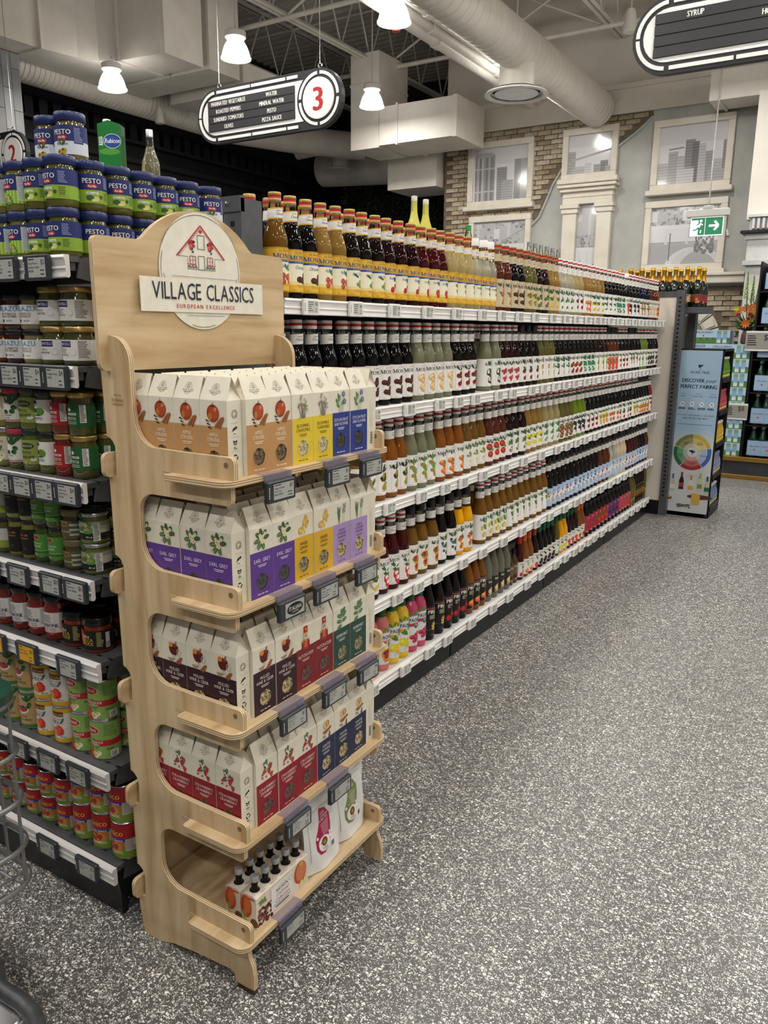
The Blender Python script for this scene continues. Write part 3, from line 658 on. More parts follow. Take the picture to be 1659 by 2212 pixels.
# aisle signs: black capsule boards with white inlay, letter strips and a number disc
SY = 5.5; SGB = mat('232325', .5); SGW = mat('ecebe8', .45); STRIP = mat('2f2f31', .45); SGT = mat('e6e4e0', .5)
def aisle_sign(xl_, label, rows, number, mirror_rows=True):
    W, H = 1.545, .44; R = H / 2; zc = CAMZ + .3255 * SY
    t = thing('aisle_sign', label, 'sign', (xl_, SY, zc))
    cap = arc(R, 0, R, 90, 270, 14) + arc(W - R, 0, R, -90, 90, 14)
    part('board', Geo().prism(cap, 0, .05, 'y'), SGB, t)
    def ringseg(cx, r0, r1, a0, a1): return [arc(cx, 0, r0, a0, a1, 10) + arc(cx, 0, r1, a1, a0, 10)]
    w_ = []
    for a0, a1 in ((94, 178), (182, 266)): w_ += ringseg(R, R - .022, R - .045, a0, a1)
    xs = [R + .01, .62, 1.0, W - 2 * R + .02]
    for s_ in (1, -1):
        for a, b in zip(xs, xs[1:]): w_.append([(a + .008, s_ * (R - .022)), (b - .008, s_ * (R - .022)), (b - .008, s_ * (R - .045)), (a + .008, s_ * (R - .045))])
    cxn = W - R
    for k in range(4): w_ += ringseg(cxn, R - .022, R - .045, k * 90 + 4, k * 90 + 86)
    for q in w_: part('inlay_strip', Geo().prism(q, -.006, .0, 'y'), SGW, t)
    face = arc(R, 0, R - .068, 90, 270, 12) + arc(cxn, 0, R - .004, 224.7, 135.3, 12)
    face = [(x, max(-R + .068, min(R - .068, z))) for x, z in face]
    part('face_panel', Geo().prism(face, -.004, .0, 'y'), SGW, t)
    nd = part('number_disc', Geo().prism(arc(cxn, 0, R - .068, 0, 360, 28)[:-1], -.012, 0, 'y'), SGW, t)
    if number: part('number', Art().text(number, 0, -.088, .176, mat('b3221c', .45), bold=.035).mesh('number'), None, nd, (cxn, -.013, 0))
    px0, px1 = .135, W - 2 * R - .015
    for i in range(4):
        z1 = .125 - i * .0625; s_ = part('letter_strip', Geo().rbox(px0, px1, -.012, 0, z1 - .06, z1, .003), STRIP, t)
        for j, tx_ in enumerate(rows[i]):
            if tx_: part('lettering', Art().text(tx_, 0, 0, .033, SGT, sx=.72, maxw=.46, bold=.045).mesh('lettering'), None, s_, (px0 + (px1 - px0) * (.25 + .5 * j), -.0125, z1 - .046))
    for xx in (R + .03, W - R):
        e = part('eye_bolt', Geo().tube([(xx + .018 * math.cos(a * .7), .02, R + .02 + .018 * math.sin(a * .7)) for a in range(9)], .005, 6, closed=True), CHROME, t)
        part('wire', Geo().cyl((xx, .02, R + .035), (xx, .02, 6.1 - zc), .003, 5), CHROME, t)
    return t
aisle_sign(-.982 * SY, 'black capsule aisle sign with red number three and grocery lettering', [('MARINATED VEGETABLES', 'WATER'), ('ROASTED PEPPERS', 'MINERAL WATER'), ('SUNDRIED TOMATOES', 'PESTO'), ('OLIVES', 'PIZZA SAUCE')], '3')
aisle_sign(-.293 * SY, 'black capsule aisle sign lettered syrup', [('SYRUP', 'YEAST'), ('', 'HOT COCOA'), ('', 'BAKING'), ('', '')], '4')
aisle_sign(-1.43 * SY - 1.545, 'black capsule aisle sign lettered vinegar beside the tiled pillar', [('', 'VINEGAR'), ('', 'VINEGAR'), ('', ''), ('', '')], '2')
# hanging exit sign
p = at(1527, 488, y=9.2); t = thing('exit_sign', 'green running-man exit sign with arrow hanging on a rod', 'exit sign', p)
EG = mat('1f7a55', .35, emit=.35); EW = mat('eef4f0', .35, emit=.55)
part('rod', Geo().cyl((0, 0, .16), (0, 0, 6.1 - p.z), .008, 6), CHROME, t); part('canopy', Geo().rbox(-.05, .05, -.04, .04, .16, .2, .006), mat('bdbcb8', .5), t)
part('housing', Geo().rbox(-.21, .21, -.04, .04, .09, .165, .006), mat('c9c8c3', .5), t)
a = Art(); a.rect(-.165, -.10, .165, .09, EW, 0); a.rect(-.155, -.09, -.02, .08, EG, 1); a.rect(-.015, -.09, .155, .08, EG, 1); a.rect(-.155, -.09, -.085, .06, EW, 2)
a.line(.02, 0, .1, 0, .022, EW, 3); a.line(.075, .045, .115, 0, .022, EW, 3); a.line(.075, -.045, .115, 0, .022, EW, 3)
a.ell(-.06, .052, .014, .014, EG, 4); a.ell(-.06, .052, .014, .014, EW, 4)
for q in [(-.068, .03, -.08, -.015, .024), (-.068, .03, -.04, .01, .011), (-.072, .03, -.1, .012, .011), (-.08, -.015, -.055, -.04, .014), (-.055, -.04, -.06, -.07, .012), (-.08, -.015, -.105, -.035, .014), (-.105, -.035, -.135, -.04, .012)]: a.line(*q, EW if q[0] > -.07 else EG, 4)
part('panel', Geo().rbox(-.175, .175, -.008, .008, -.11, .10, .004), FILM, t); part('pictogram', a.mesh('pictogram', base=.009), None, t)

# ============================================================ shelving
XB = -1.556                                          # front of the bottle shelving
SHZ = [1.59, 1.224, .860, .476, .146]                # its shelf levels
Y0, Y1 = 1.90, 6.70
gon = thing('shelving_run', 'long white-railed shelving run filled with syrup bottles', 'shelving')
RAIL = [(0, 0), (.012, 0), (.016, -.006), (.012, -.011), (.010, -.024), (.013, -.026), (.013, -.029), (.010, -.031), (.012, -.046), (.004, -.048), (0, -.044)]
NS = 4; SL = (Y1 - Y0) / NS
for k, z in enumerate(SHZ):
    for i in range(NS):
        ya, yb_ = Y0 + i * SL + .003, Y0 + (i + 1) * SL - .003
        s_ = part('shelf', Geo().box(XB - .46, XB, ya, yb_, z - .03, z), nodemat('shelf_deck_white', b_noise('bdbcba', 'c8c7c5', 10, .45)), gon)
        part('price_rail', Geo().prism([(XB + a, z + b + .002) for a, b in RAIL], ya, yb_, 'y'), WHITEP, s_)
for i in range(NS):
    ya, yb_ = Y0 + i * SL + .004, Y0 + (i + 1) * SL - .004
    part('back_panel', Geo().box(XB - .50, XB - .465, ya, yb_, .1, 1.595), nodemat('back_panel_grey', b_noise('3a3937', '45433f', 5, .7)), gon)
    part('kick_plate', Geo().rbox(XB - .04, XB - .006, ya, yb_, .004, .10, .003), BLACKP, gon)
for i in range(NS + 1): part('upright', Geo().box(XB - .50, XB - .44, Y0 + i * SL - .012, Y0 + i * SL + .012, 0, 1.77), DARKSTEEL, gon)

# end cap shelving at the near end, facing the cross aisle
YE, XE = 1.133, -1.505                               # its rail plane and right-hand end
LZ = [1.65, 1.415, 1.153, .920, .712, .42, .150]
end = thing('end_cap_shelving', 'dark grey end cap shelving stocked with pesto jars and cans', 'shelving')
for k, z in enumerate(LZ):
    dpt = .60
    s_ = part('shelf', Geo().box(-2.44, XE - .004, YE + .004, YE + dpt, z - .012, z).box(-2.44, XE - .008, YE + .006, YE + .02, z - .03, z - .012), DARKSTEEL, end)
    for i in range(22): part('slot', Geo().box(-2.36 + i * .04, -2.345 + i * .04, YE + .03, YE + .037, z, z + .0005), BLACKP, s_)
    b_ = part('bracket', Geo().prism([(YE + .03, z - .002), (YE + dpt, z - .002), (YE + dpt, z - .085), (YE + .12, z - .062), (YE + .02, z - .045)], XE - .008, XE - .003, 'x').prism([(YE + .09, z - .001), (YE + dpt, z - .001), (YE + dpt, z - .032), (YE + .095, z - .028)], XE - .003, XE + .001, 'x'), DARKSTEEL, s_)
    part('bracket_hole', Geo().cyl((XE - .0035, YE + .22, z - .045), (XE - .0015, YE + .22, z - .045), .006, 10), BLACKP, b_)
    part('price_rail', Geo().prism([(YE - a, z + b + .002) for a, b in RAIL], -2.44, XE, 'x'), mat('dcdad8', .3, spec=.6), s_)
part('kick_plate', Geo().box(-2.44, XE - .006, YE + .012, YE + .03, .004, .11).prism([(YE + .0, .13), (YE + .62, .13), (YE + .62, .004), (YE + .10, .004), (YE + .012, .06)], XE - .012, XE - .004, 'x'), BLACKP, end)
part('back_panel', Geo().box(-2.44, -1.62, 1.78, 1.80, .1, 1.66), DARKSTEEL, end)
u = part('upright', Geo().box(-1.665, -1.60, 1.785, 1.875, 0, 1.862).box(-1.75, -1.60, 1.782, 1.80, 1.825, 1.868), GREYSTEEL, end)
for i in range(70): part('slot', Geo().box(-1.640, -1.627, 1.7835, 1.7855, 1.80 - i * .025 - .013, 1.80 - i * .025), BLACKP, u)
part('perforated_panel', Geo().box(-1.72, -1.68, 1.779, 1.784, .2, 1.822), mat('b9b9b6', .5), u)
part('screw', Geo().lathe([(0, .004), (.006, .003), (.007, 0)], 10), CHROME, u, (-1.650, 1.7815, 1.848), rx=PI / 2)
part('end_panel', Geo().box(-2.462, -2.442, YE + .01, 1.80, .004, 1.66), BLACKP, end)  # added black sheet closing the open side, keeps the gap behind the jars dark
u2 = part('upright', Geo().box(-2.44, -2.38, 1.785, 1.875, 0, 1.70), GREYSTEEL, end)

# far end cap: slotted post, cream end panel, top beam
yf = 6.60; fx = at(1420, 1118, z=0).x
fe = thing('far_end_cap', 'grey slotted post and cream end panel closing the far end of the bottle run', 'shelving')
part('end_panel', Geo().box(XB - .5, fx - .02, 6.74, 6.77, .12, 1.80), nodemat('cream_panel', b_noise('d9d2c4', 'e2dbce', 3, .6)), fe)
po = part('post', Geo().box(fx - .025, fx + .035, 6.72, 6.79, 0, 1.83).box(XB - .1, fx + .03, 6.735, 6.765, 1.775, 1.82), GREYSTEEL, fe)
sl = Geo().box(-.009, .009, -.002, .0005, -.008, .008).mesh('slot', [BLACKP])
for i in range(48): part('slot', sl, None, po, (fx + .004, 6.7205, 1.77 - i * .034))
part('base', Geo().box(XB - .4, fx - .03, 6.73, 6.8, 0, .12), BLACKP, fe)
part('top_deck', Geo().box(XB - .5, fx + .16, 6.79, 7.25, 1.655, 1.70), GREYSTEEL, fe)
part('far_post', Geo().box(fx - .025, fx + .035, 7.22, 7.28, 0, 1.66), GREYSTEEL, fe)

# ------------------------------------------------------------ electronic price tags
def tag_screen(w_, h_, price, rows, seed, scr=SCREEN, red=False):
    a = Art(); a.rect(-w_ / 2, -h_ / 2, w_ / 2, h_ / 2, scr, 0)
    if rows and isinstance(rows, str):
        for i, l in enumerate(rows.split('|')): a.text(l, -w_ * .46, h_ * (.16 - .2 * i), h_ * .12, INK, al='l', maxw=w_ * .62, L=1)
        a.lines(-w_ * .46, h_ * .44, -w_ * .1, 1, .01, h_ * .05, INK, 1, seed)
    else: a.lines(-w_ * .46, h_ * .42, w_ * .05, 5, h_ * .17, h_ * .05, INK, 1, seed)
    a.text('$' + price, w_ * .45, h_ * .14, h_ * .27, INK, al='r', L=1, sx=.8)
    a.lines(w_ * .2, -h_ * .12, w_ * .42, 2, h_ * .2, h_ * .05, INK, 1, seed + 2); return a
FRW = mat('eceae8', .4); FRD = mat('31353b', .4)
TAGM = {}
def price_tag(loc, rz, white, price, rows, seed, label, group, w_=.080, h_=.046, tilt=.0, yellow=False, clipon=False):
    t = thing('price_tag', label, 'price tag', loc, rz, group); t.rotation_euler = (tilt, 0, rz)
    k = ('f', white, w_)
    if k not in TAGM:
        b = .0055; TAGM[k] = Geo().rbox(-w_ / 2 - .004, w_ / 2, -.006, .006, -h_ / 2, h_ / 2, .0025).mesh('frame', [FRW if white else FRD])
    part('frame', TAGM[k], None, t)
    k = ('s', white, price, rows, seed % 4, yellow)
    if k not in TAGM: TAGM[k] = tag_screen(w_ - .022, h_ - .013, price, rows, seed % 4, mat('d9a017', .35) if yellow else (SCREEN if not white else SCREEN_L)).mesh('screen', base=.0061)
    part('screen', TAGM[k], None, t, (.0035, 0, 0))
    k = ('b', white)
    if k not in TAGM:
        a = Art()
        for i in range(5): a.rect(-.0012, -.012 + i * .005, .0012, -.0085 + i * .005, 'd8d8d8' if not white else '222222', 1)
        TAGM[k] = a.mesh('barcode', base=.0061)
    part('barcode', TAGM[k], None, t, (-w_ / 2 + .001, 0, 0))
    if clipon: part('holder', Geo().box(-w_ / 2, w_ / 2, .004, .006, h_ / 2 - .01, h_ / 2 + .012).box(-w_ / 2, w_ / 2, .004, .03, h_ / 2 + .012, h_ / 2 + .0135), HOLDER, t)
    return t
names = ['top', 'second', 'third', 'fourth', 'lowest']; prc = ['13', '14', '14', '12', '6']
for k, z in enumerate(SHZ):
    y = 2.02 + k * .03; i = 0; rr = random.Random(k)
    while y < 6.66:
        price_tag((XB + .021, y, z - .022), PI / 2, True, prc[k], None, rr.randint(0, 9), 'white framed electronic price tag on the %s rail of the bottle run' % names[k], 'price tags on the %s bottle rail' % names[k], w_=.075, h_=.050)
        y += rr.choice([.17, .21, .25, .25]) if y < 4.5 else rr.choice([.12, .17, .2]); i += 1
ltags = [  # rail: (x of the tag's centre, price, rows, yellow)
    [(-1.585, '5', 'Basil Pesto|without Garlic|190GR'), (-1.70, '5', 'Pesto|Ricotta|190GR'), (-1.82, '5', 'Pesto|Rustico|190GR')],
    [(-1.553, '4', 'Arugula Pesto|212ML'), (-1.637, '4', 'Pesto|Genovese|212ML'), (-1.721, '6', 'Truffle and|Artichoke|Pesto 130GR'), (-1.805, '6', 'Sundried|Tomato Pesto|130GR')],
    [(-1.548, '4', 'Genovese|Basil Pesto|190GR'), (-1.632, '4', 'Sundried|Tomato Pesto|190GR'), (-1.716, '4', 'Organic Basil|Pesto 190GR'), (-1.80, '3', 'Genovese|Pesto 190GR'), (-1.884, '7', 'Pesto|190GR')],
    [(-1.548, '6', 'Genovese|Pesto 184ML'), (-1.638, '13', 'Pesto Linea|Alta 180GR'), (-1.77, '6', 'Organic Pesto|Basil 190GR'), (-1.895, '4', 'Basil Pesto|190ML')],
    [(-1.60, '4', 'Pizza Sauce|250ML'), (-1.765, '6', 'Pizza Sauce|Spicy 397ML', 1), (-1.90, '6', 'Pizza Sauce|397ML', 1)],
    [(-1.60, '3', 'Aromatic|Pizza Sauce|400GR'), (-1.72, '2', 'Classic Pizza|Sauce 398ML'), (-1.85, '2', 'Pizza Sauce|400ML')],
    [(-1.595, '2', 'Pizza Sauce|398ML'), (-1.76, '1', 'Pizza Sauce|213ML')]]
for k, row_ in enumerate(ltags):
    for i, q in enumerate(row_):
        price_tag((q[0], YE - .021, LZ[k] - .024), 0, False, q[1], q[2], i + k, '%s price tag reading %s on the end cap' % ('yellow' if len(q) > 3 else 'dark framed', q[2].replace('|', ' ').lower()), 'price tags on the end cap rails', w_=.082, h_=.054, yellow=len(q) > 3)

# ============================================================ bottles
def proj(p):
    c = RM.transposed() @ (Vector(p) - Vector((0, 0, CAMZ))); return CX + F * c.x / c.z, CY + F * c.y / c.z
def y_at(px, x, z):
    lo, hi = 1.0, 12.0
    for _ in range(40):
        m_ = (lo + hi) / 2
        if proj((x, m_, z))[0] < px: lo = m_
        else: hi = m_
    return lo
PAPER = mat('ece9e4', .45); TAN = mat('cfc0a0', .5); YEL = mat('e2b338', .45); YELW = mat('eee9cf', .45); BLUEB = mat('23468f', .45); SFT = mat('7a5a1e', .5); SCR = mat('6c6a66', .5)
LIQ = {}
def liq(k):
    """a syrup: colour, how clear it is"""
    C = {'k': ('070403', 0), 'b': ('150a05', .2), 'r': ('220406', .2), 'R': ('4c060a', .4), 'a': ('8f6420', .5), 'o': ('a8621e', .5), 'h': ('b88f40', .55), 'y': ('dccb90', .65), 'p': ('dfdcc2', .7),
         'c': ('a9a886', .6), 'w': ('b9b7a4', .2), 'g': ('7f9a22', .45), 'l': ('7c7634', .55), 'n': ('0b1030', .2), 'Y': ('e0a008', .05), 'm': ('6a3218', .45), 't': ('8a2014', .05), 'P': ('c76f62', .1), 'f': ('8f8d7a', .5), 'e': ('c9b79a', .05), 'O': ('84702a', .55), 'L': ('e6df6a', .3)}[k]
    key = 'syrup_' + {'k': 'black', 'b': 'brown'}.get(k, k + ('_up' if k.isupper() else ''))
    return mat(C[0], .06, coat=.0, trans=C[1], spec=.42, name=key, ior=1.36)
PIC = {  # blob colour, blobs, size, second colour, leaf colour, leaves
    'choc': ('3b1a10', 5, .008, '5b2a1c', None, 0), 'nut': ('b5452e', 6, .0065, 'c86a48', '4e8a35', 3), 'cream': ('4c8b36', 7, .0055, 'c8a070', '2f6a28', 2), 'rasp': ('a3182a', 4, .007, 'c02d3c', '2c2c2c', 2),
    'strw': ('b81f26', 4, .0085, 'd14438', '3d7c2c', 2), 'van': ('3f6f2a', 3, .004, '1a1a1a', '6b8e2c', 5), 'cara': ('b9552a', 3, .009, 'd08a50', '2c5a62', 4), 'olive': ('a3a02c', 3, .007, '8b2d20', '55602a', 4),
    'pep': ('2f7a3a', 4, .007, 'b01f26', '1f6a34', 4), 'ban': ('d9b52a', 4, .006, 'e5cf5a', '2f6a2a', 5), 'agave': ('4d8a3a', 4, .004, '2f6a2a', '3e7a33', 8), 'cher': ('a01824', 3, .008, '5d1015', '2f4a2c', 4),
    'oran': ('d8581a', 3, .010, 'f0a04a', '4a7a2c', 3), 'leaf': ('2c6a34', 3, .005, '1c3a22', '1f5a2c', 8), 'dark': ('1a1a1c', 6, .006, '3a2a4a', '24402a', 5), 'tom': ('c3301f', 3, .010, 'd8553a', '3a6a2c', 1),
    'fig': ('c98a3a', 3, .007, 'a84a2a', '3a5a2c', 4), 'cup': ('d8a866', 3, .010, 'ead9a8', 'e6d25a', 2), 'coco': ('3a2a22', 3, .010, 'efeae0', '2f6a34', 4), 'cran': ('b01b2e', 8, .005, 'd2566a', '3f6a38', 4),
    'chil': ('8e241f', 3, .008, '5a2c20', '2f5a2a', 5), 'lych': ('d8d36a', 4, .005, 'a83a3a', '6a8a3a', 5), 'bamb': ('2c7a56', 4, .005, '1c4a38', '2c6a4a', 9), 'ging': ('9a3a1e', 4, .007, '7a2a18', '6a8a3a', 2),
    'teal': ('2f8a5e', 6, .005, '2a6a4a', '2f7a5a', 8), 'pear': ('b8b82a', 2, .010, '8a9a1e', '6aa83a', 4), 'wmel': ('c8432c', 2, .011, 'd86a3a', '3f7a3a', 3), 'beet': ('9a1c2a', 2, .011, 'b02c3a', '2f7a3a', 4),
    'lime': ('58922c', 3, .009, '7ab03a', '3a6a2c', 3), 'berry': ('1c1c24', 4, .007, '4a2038', '2a3a24', 3), 'mang': ('8a8a1e', 2, .011, 'a89a2a', '2a2e1e', 6), 'jack': ('7a9a3a', 5, .006, 'b86a2a', '6a9a4a', 4),
    'jas': ('e8e6c8', 5, .006, 'c8b040', '6a8a4a', 6), 'pome': ('b3241c', 2, .011, 'd04a2a', '3f6a2c', 3), 'herb': ('2f7a3a', 6, .005, 'c8682c', '2c6a34', 8), 'lem': ('d6c82a', 2, .010, 'e6dc5a', '4a7a2c', 5),
    'guav': ('3a9a6a', 3, .006, 'd85a6a', '2f8a4a', 8), 'taro': ('7a4a2c', 3, .010, 'a8845a', '2f5a2c', 2), 'papa': ('d8912a', 3, .008, 'e8b45a', '5a9a2c', 8), 'carr': ('d8602a', 3, .009, 'c8501e', '3a7a2c', 4),
    'pump': ('c86a1e', 3, .011, 'd88a3a', '4a8a2c', 3), 'rose': ('8a2a5a', 2, .009, 'a84a7a', '2a2a2a', 4), 'melo': ('c4323a', 1, .017, 'f0e8dc', '2f6a34', 3), 'peac': ('d88a1e', 3, .011, '8a2a1e', '4a7a2c', 4),
    'blue': ('2a3f8a', 6, .005, '4a5a4a', '4f7a3a', 8), 'pass': ('d88a1e', 2, .009, 'b03a2c', '3f6a2c', 4), 'palm': ('d8c02a', 4, .005, 'b89a1e', '2f7a3a', 8), 'vin': ('c8b82a', 4, .005, '2a2a1e', '4a7a2a', 6)}
def pic(a, key, cx, cy, s=1., L=2):
    c1, n, sz, c2, cl, nl = PIC[key]; r = random.Random(key)
    for i in range(nl):
        an = r.uniform(.3, 2.8); d = r.uniform(.006, .017) * s; a.ell(cx + math.cos(an) * d, cy + .008 * s + math.sin(an) * d, .0075 * s, .0028 * s, cl, L, 7, an)
    for i in range(n):
        x, y = cx + r.uniform(-.011, .011) * s, cy - .004 * s + r.uniform(-.011, .006) * s
        a.ell(x, y, sz * s, sz * s * r.uniform(.75, 1.05), c1, L + .3 + i * .05, 9); a.ell(x - sz * s * .3, y + sz * s * .25, sz * s * .45, sz * s * .4, c2, L + .6 + i * .05, 7)
LAB = {}
def syrup_label(style, key, name, r=.0378):
    k = (style, key, name, r)
    if k in LAB: return LAB[k]
    a = Art(); w_ = .082; z0, z1 = .022, .149
    if style == 'Y':
        a.rect(-w_, z0, w_, z1, YEL, 0); a.rect(-w_, .054, w_, .108, YELW, 1); a.rect(-w_, .044, w_, .054, mat('e8d48a', .45), 1); a.rect(-w_, .1075, w_, .1140, BLUEB, 2); a.rect(-w_, z0 + .002, w_, z0 + .003, SFT, 2); a.rect(-w_, z1 - .003, w_, z1 - .002, SFT, 2)
        a.text('SUGAR FREE', 0, .1088, .0038, 'dfe6f0', maxw=.05, gap=.4); a.text('Le Sirop de', 0, .1365, .0085, SFT, shear=.35, sx=.75); a.serif('MONIN', 0, .1175, .0142, BLUEB)
        a.text(name, 0, .0915, .0105, BLUEB, shear=.3, maxw=.055, sx=.7); pic(a, key, .008, .0715, 1.45); a.text('Sugar Free Calorie', 0, .0425, .003, 'b4401e', maxw=.04, shear=.2); a.text('Gourmet Flavor', .002, .0375, .003, 'b4401e', shear=.2, maxw=.035); a.text('750 mL', -.024, .028, .003, INK, maxw=.012)
    elif style == 'D':      # blue lozenge labels
        a.rect(-w_, z0, w_, z1 - .02, 'a9bdd9', 0); a.poly([(-.028, .07), (0, .034), (.028, .07), (0, .106)], PAPER, 1)
        a.poly([(.03, .07), (.058, .034), (.08, .07), (.058, .106)], 'dfe3ea', 1); a.poly([(-.03, .07), (-.058, .034), (-.08, .07), (-.058, .106)], 'dfe3ea', 1)
        a.text(name, 0, .072, .0055, '2a3a6a', maxw=.036); pic(a, key, 0, .058, .7, 3); pic(a, key, -.032, .09, .8, 2); pic(a, key, .032, .048, .8, 2)
    else:
        bgm = TAN if style == 'T' else PAPER
        a.rect(-w_, z0, w_, z1, bgm, 0)
        for q in ((-.03, z0 + .002, .03, z0 + .0025), (-.03, z1 - .0025, .03, z1 - .002), (-.03, z0 + .002, -.0295, z1 - .002), (.0295, z0 + .002, .03, z1 - .002)): a.rect(*q, SCR, 1)
        a.text('Le Sirop de', .002, .1365, .0078, SCR, shear=.35, sx=.75); a.serif('MONIN', 0, .1175, .0142, INK)
        pic(a, key, -.009, .097 if key != 'melo' else .082, 1.5); a.text(name, .010, .084, .0075, SCR, shear=.3, maxw=.036, sx=.7); pic(a, key, -.002, .062, 1.45, 4)
        a.text('Premium Gourmet', .004, .036, .0036, 'b8323a', maxw=.038); a.text('750 mL', -.021, .027, .003, INK, maxw=.012)
    LAB[k] = a.mesh('label', wrap=r); return LAB[k]
def neck_label(style, name, r):
    k = ('n', style, name, r)
    if k in LAB: return LAB[k]
    a = Art(); w_ = r * 2.6; a.poly([(-w_, .227), (w_, .235), (w_, .267), (-w_, .259)], PAPER if style != 'T' else TAN, 0)
    if style == 'Y': a.poly([(-w_, .227), (w_, .235), (w_, .239), (-w_, .231)], YEL, 1); a.poly([(-w_, .2555), (w_, .2635), (w_, .267), (-w_, .259)], YEL, 1)
    a.text(name, 0, .2415, .0078, '27478f' if style == 'Y' else SCR, shear=.25, maxw=r * 1.7, sx=.8); a.lines(-r * .6, .2545, r * .6, 1, .004, .0016, 'a63a3a' if style == 'Y' else SCR, 1)
    LAB[k] = a.mesh('neck_label', wrap=r, slab=.004); return LAB[k]
CAPM = {}
def cap_mesh(kind):
    if kind in CAPM: return CAPM[kind]
    if kind in 'YWT':
        top = mat({'Y': 'b79a56', 'T': '9a7a4a', 'W': 'e6e3e0'}[kind], .35, .6 if kind != 'W' else 0)
        m = Geo().lathe([(.0186, .278), (.0199, .280), (.0199, .288), (.0196, .2884), (.0196, .2965), (.0199, .297), (.0199, .3035), (.0188, .3065), (0, .307)], 16, ms=[0, 0, 1, 1, 1, 0, 0, 0]).mesh('cap', [top, RED])
    else:
        c = mat({'B': '101011', 'w': 'eceae8', 'G': '0f5a3a'}[kind], .35)
        m = Geo().lathe([(.0202, .276), (.0202, .304), (.0188, .3075), (0, .308)], 16).mesh('cap', [c])
    CAPM[kind] = m; return m
GLB = {}
def glass_mesh(code, fill=.229, pet=False):
    k = (code, pet, fill)
    if k in GLB: return GLB[k]
    if pet: pr = [(.030, 0), (.036, .004), (.0375, .012), (.0375, .019), (.0368, .022), (.0368, .149), (.0375, .151), (.0375, .163), (.0355, .176), (.0305, .198), (.0245, .218), (.0215, .236), (.0195, .262), (.0190, .28)]
    else: pr = [(.031, 0), (.0365, .003), (.0378, .009), (.0378, .020), (.0372, .022), (.0372, .149), (.0378, .151), (.0378, .168), (.0365, .178), (.0335, .190), (.0288, .204), (.0248, .217), (.0226, fill), (.0205, .250), (.0188, .268), (.0182, .281)]
    ms = [1 if (pr[i][1] + pr[i + 1][1]) / 2 > fill - .004 else 0 for i in range(len(pr) - 1)]
    m = Geo().lathe(pr, 18, ms=ms).mesh('glass', [liq(code), GLASS]); GLB[k] = m; return m
PROTO = {}
def syrup(loc, code, style, key, name, label, group, cap=None, pet=False, sc_=1., rz=None):
    cap = cap or ('Y' if style == 'Y' else 'T' if style == 'T' else 'B' if style == 'D' else 'W')
    k = (code, style, key, name, cap, pet)
    rz = PI / 2 + random.uniform(-.10, .16) if rz is None else rz
    if k not in PROTO:
        t = thing('syrup_bottle', label, 'bottle', loc, rz, group)
        part('glass', glass_mesh(code, pet=pet), None, t); part('cap', cap_mesh(cap), None, t); part('label', syrup_label(style, key, name), None, t)
        part('neck_label', neck_label(style, name, .0224), None, t); PROTO[k] = t
    else: t = dup(PROTO[k], loc, rz, label, group)
    if sc_ != 1: t.scale = (sc_,) * 3
    return t
TOPSHELF = [  # count, liquid, style, picture, name, cap, plastic, what the eye sees
    (600, 'a', 'Y', 'nut', 'Caramel', None, 0, 'amber syrup bottle with yellow caramel label'), (672, 'k', 'Y', 'choc', 'Chocolate', None, 0, 'black syrup bottle with yellow label and chocolate pieces'),
    (735, 'h', 'Y', 'nut', 'Hazelnut', None, 0, 'honey coloured syrup bottle with yellow hazelnut label'), (822, 'b', 'Y', 'cream', 'Irish Cream', None, 0, 'dark syrup bottle with yellow irish cream label'),
    (897, 'r', 'Y', 'rasp', 'Raspberry', None, 0, 'dark red syrup bottle with yellow raspberry label'), (961, 'R', 'Y', 'strw', 'Strawberry', None, 0, 'red syrup bottle with yellow strawberry label'),
    (1017, 'y', 'Y', 'van', 'Vanilla', None, 0, 'pale syrup bottle with yellow vanilla label and gold cap'), (1068, 'p', 'Y', 'van', 'French Vanilla', 'w', 1, 'pale plastic syrup bottle with yellow label and white cap'),
    (1099, 'm', 'T', 'cara', 'Caramel', None, 0, 'brown syrup bottle with tan label and caramel bowl'), (1129, 'k', 'T', 'choc', 'Chocolate', None, 0, 'black syrup bottle with tan label and chocolate bar'),
    (1155, 'l', 'T', 'olive', 'Hazelnut', None, 0, 'olive brown syrup bottle with tan hazelnut label'), (1179, 'r', 'T', 'pep', 'Raspberry', None, 0, 'dark red syrup bottle with tan label and green peppers'),
    (1203, 'h', 'T', 'ban', 'Vanilla', None, 0, 'golden syrup bottle with tan label and banana leaves'), (1237, 'p', 'W', 'agave', 'Agave', None, 0, 'pale syrup bottle with white label and agave leaves'),
    (1256, 'y', 'W', 'cher', 'Almond', None, 0, 'straw coloured syrup bottle with white label and red drupes'), (1274, 'h', 'W', 'oran', 'Apricot', None, 0, 'golden syrup bottle with white label and apricots'),
    (1301, 'h', 'W', 'ban', 'Banana', None, 0, 'golden syrup bottle with white label and bananas'), (1326, 'k', 'W', 'leaf', 'Basil', None, 0, 'black syrup bottle with white label and big green leaves'),
    (1346, 'k', 'W', 'teal', 'Mint', None, 0, 'black syrup bottle with white label and grey green sprigs'), (1356, 'k', 'W', 'tom', 'Blood Orange', 'w', 1, 'black plastic syrup bottle with a red fruit label'),
    (1378, 'k', 'W', 'dark', 'Blackberry', None, 0, 'black syrup bottle with white blackberry label'), (1399, 'n', 'W', 'fig', 'Blue Curacao', None, 0, 'navy blue syrup bottle with white label'),
    (1415, 'm', 'W', 'cup', 'Brown Butter', None, 0, 'brown syrup bottle with white label beside the navy ones'), (1433, 'o', 'W', 'peac', 'Butterscotch', None, 0, 'orange syrup bottle with white butterscotch label')]
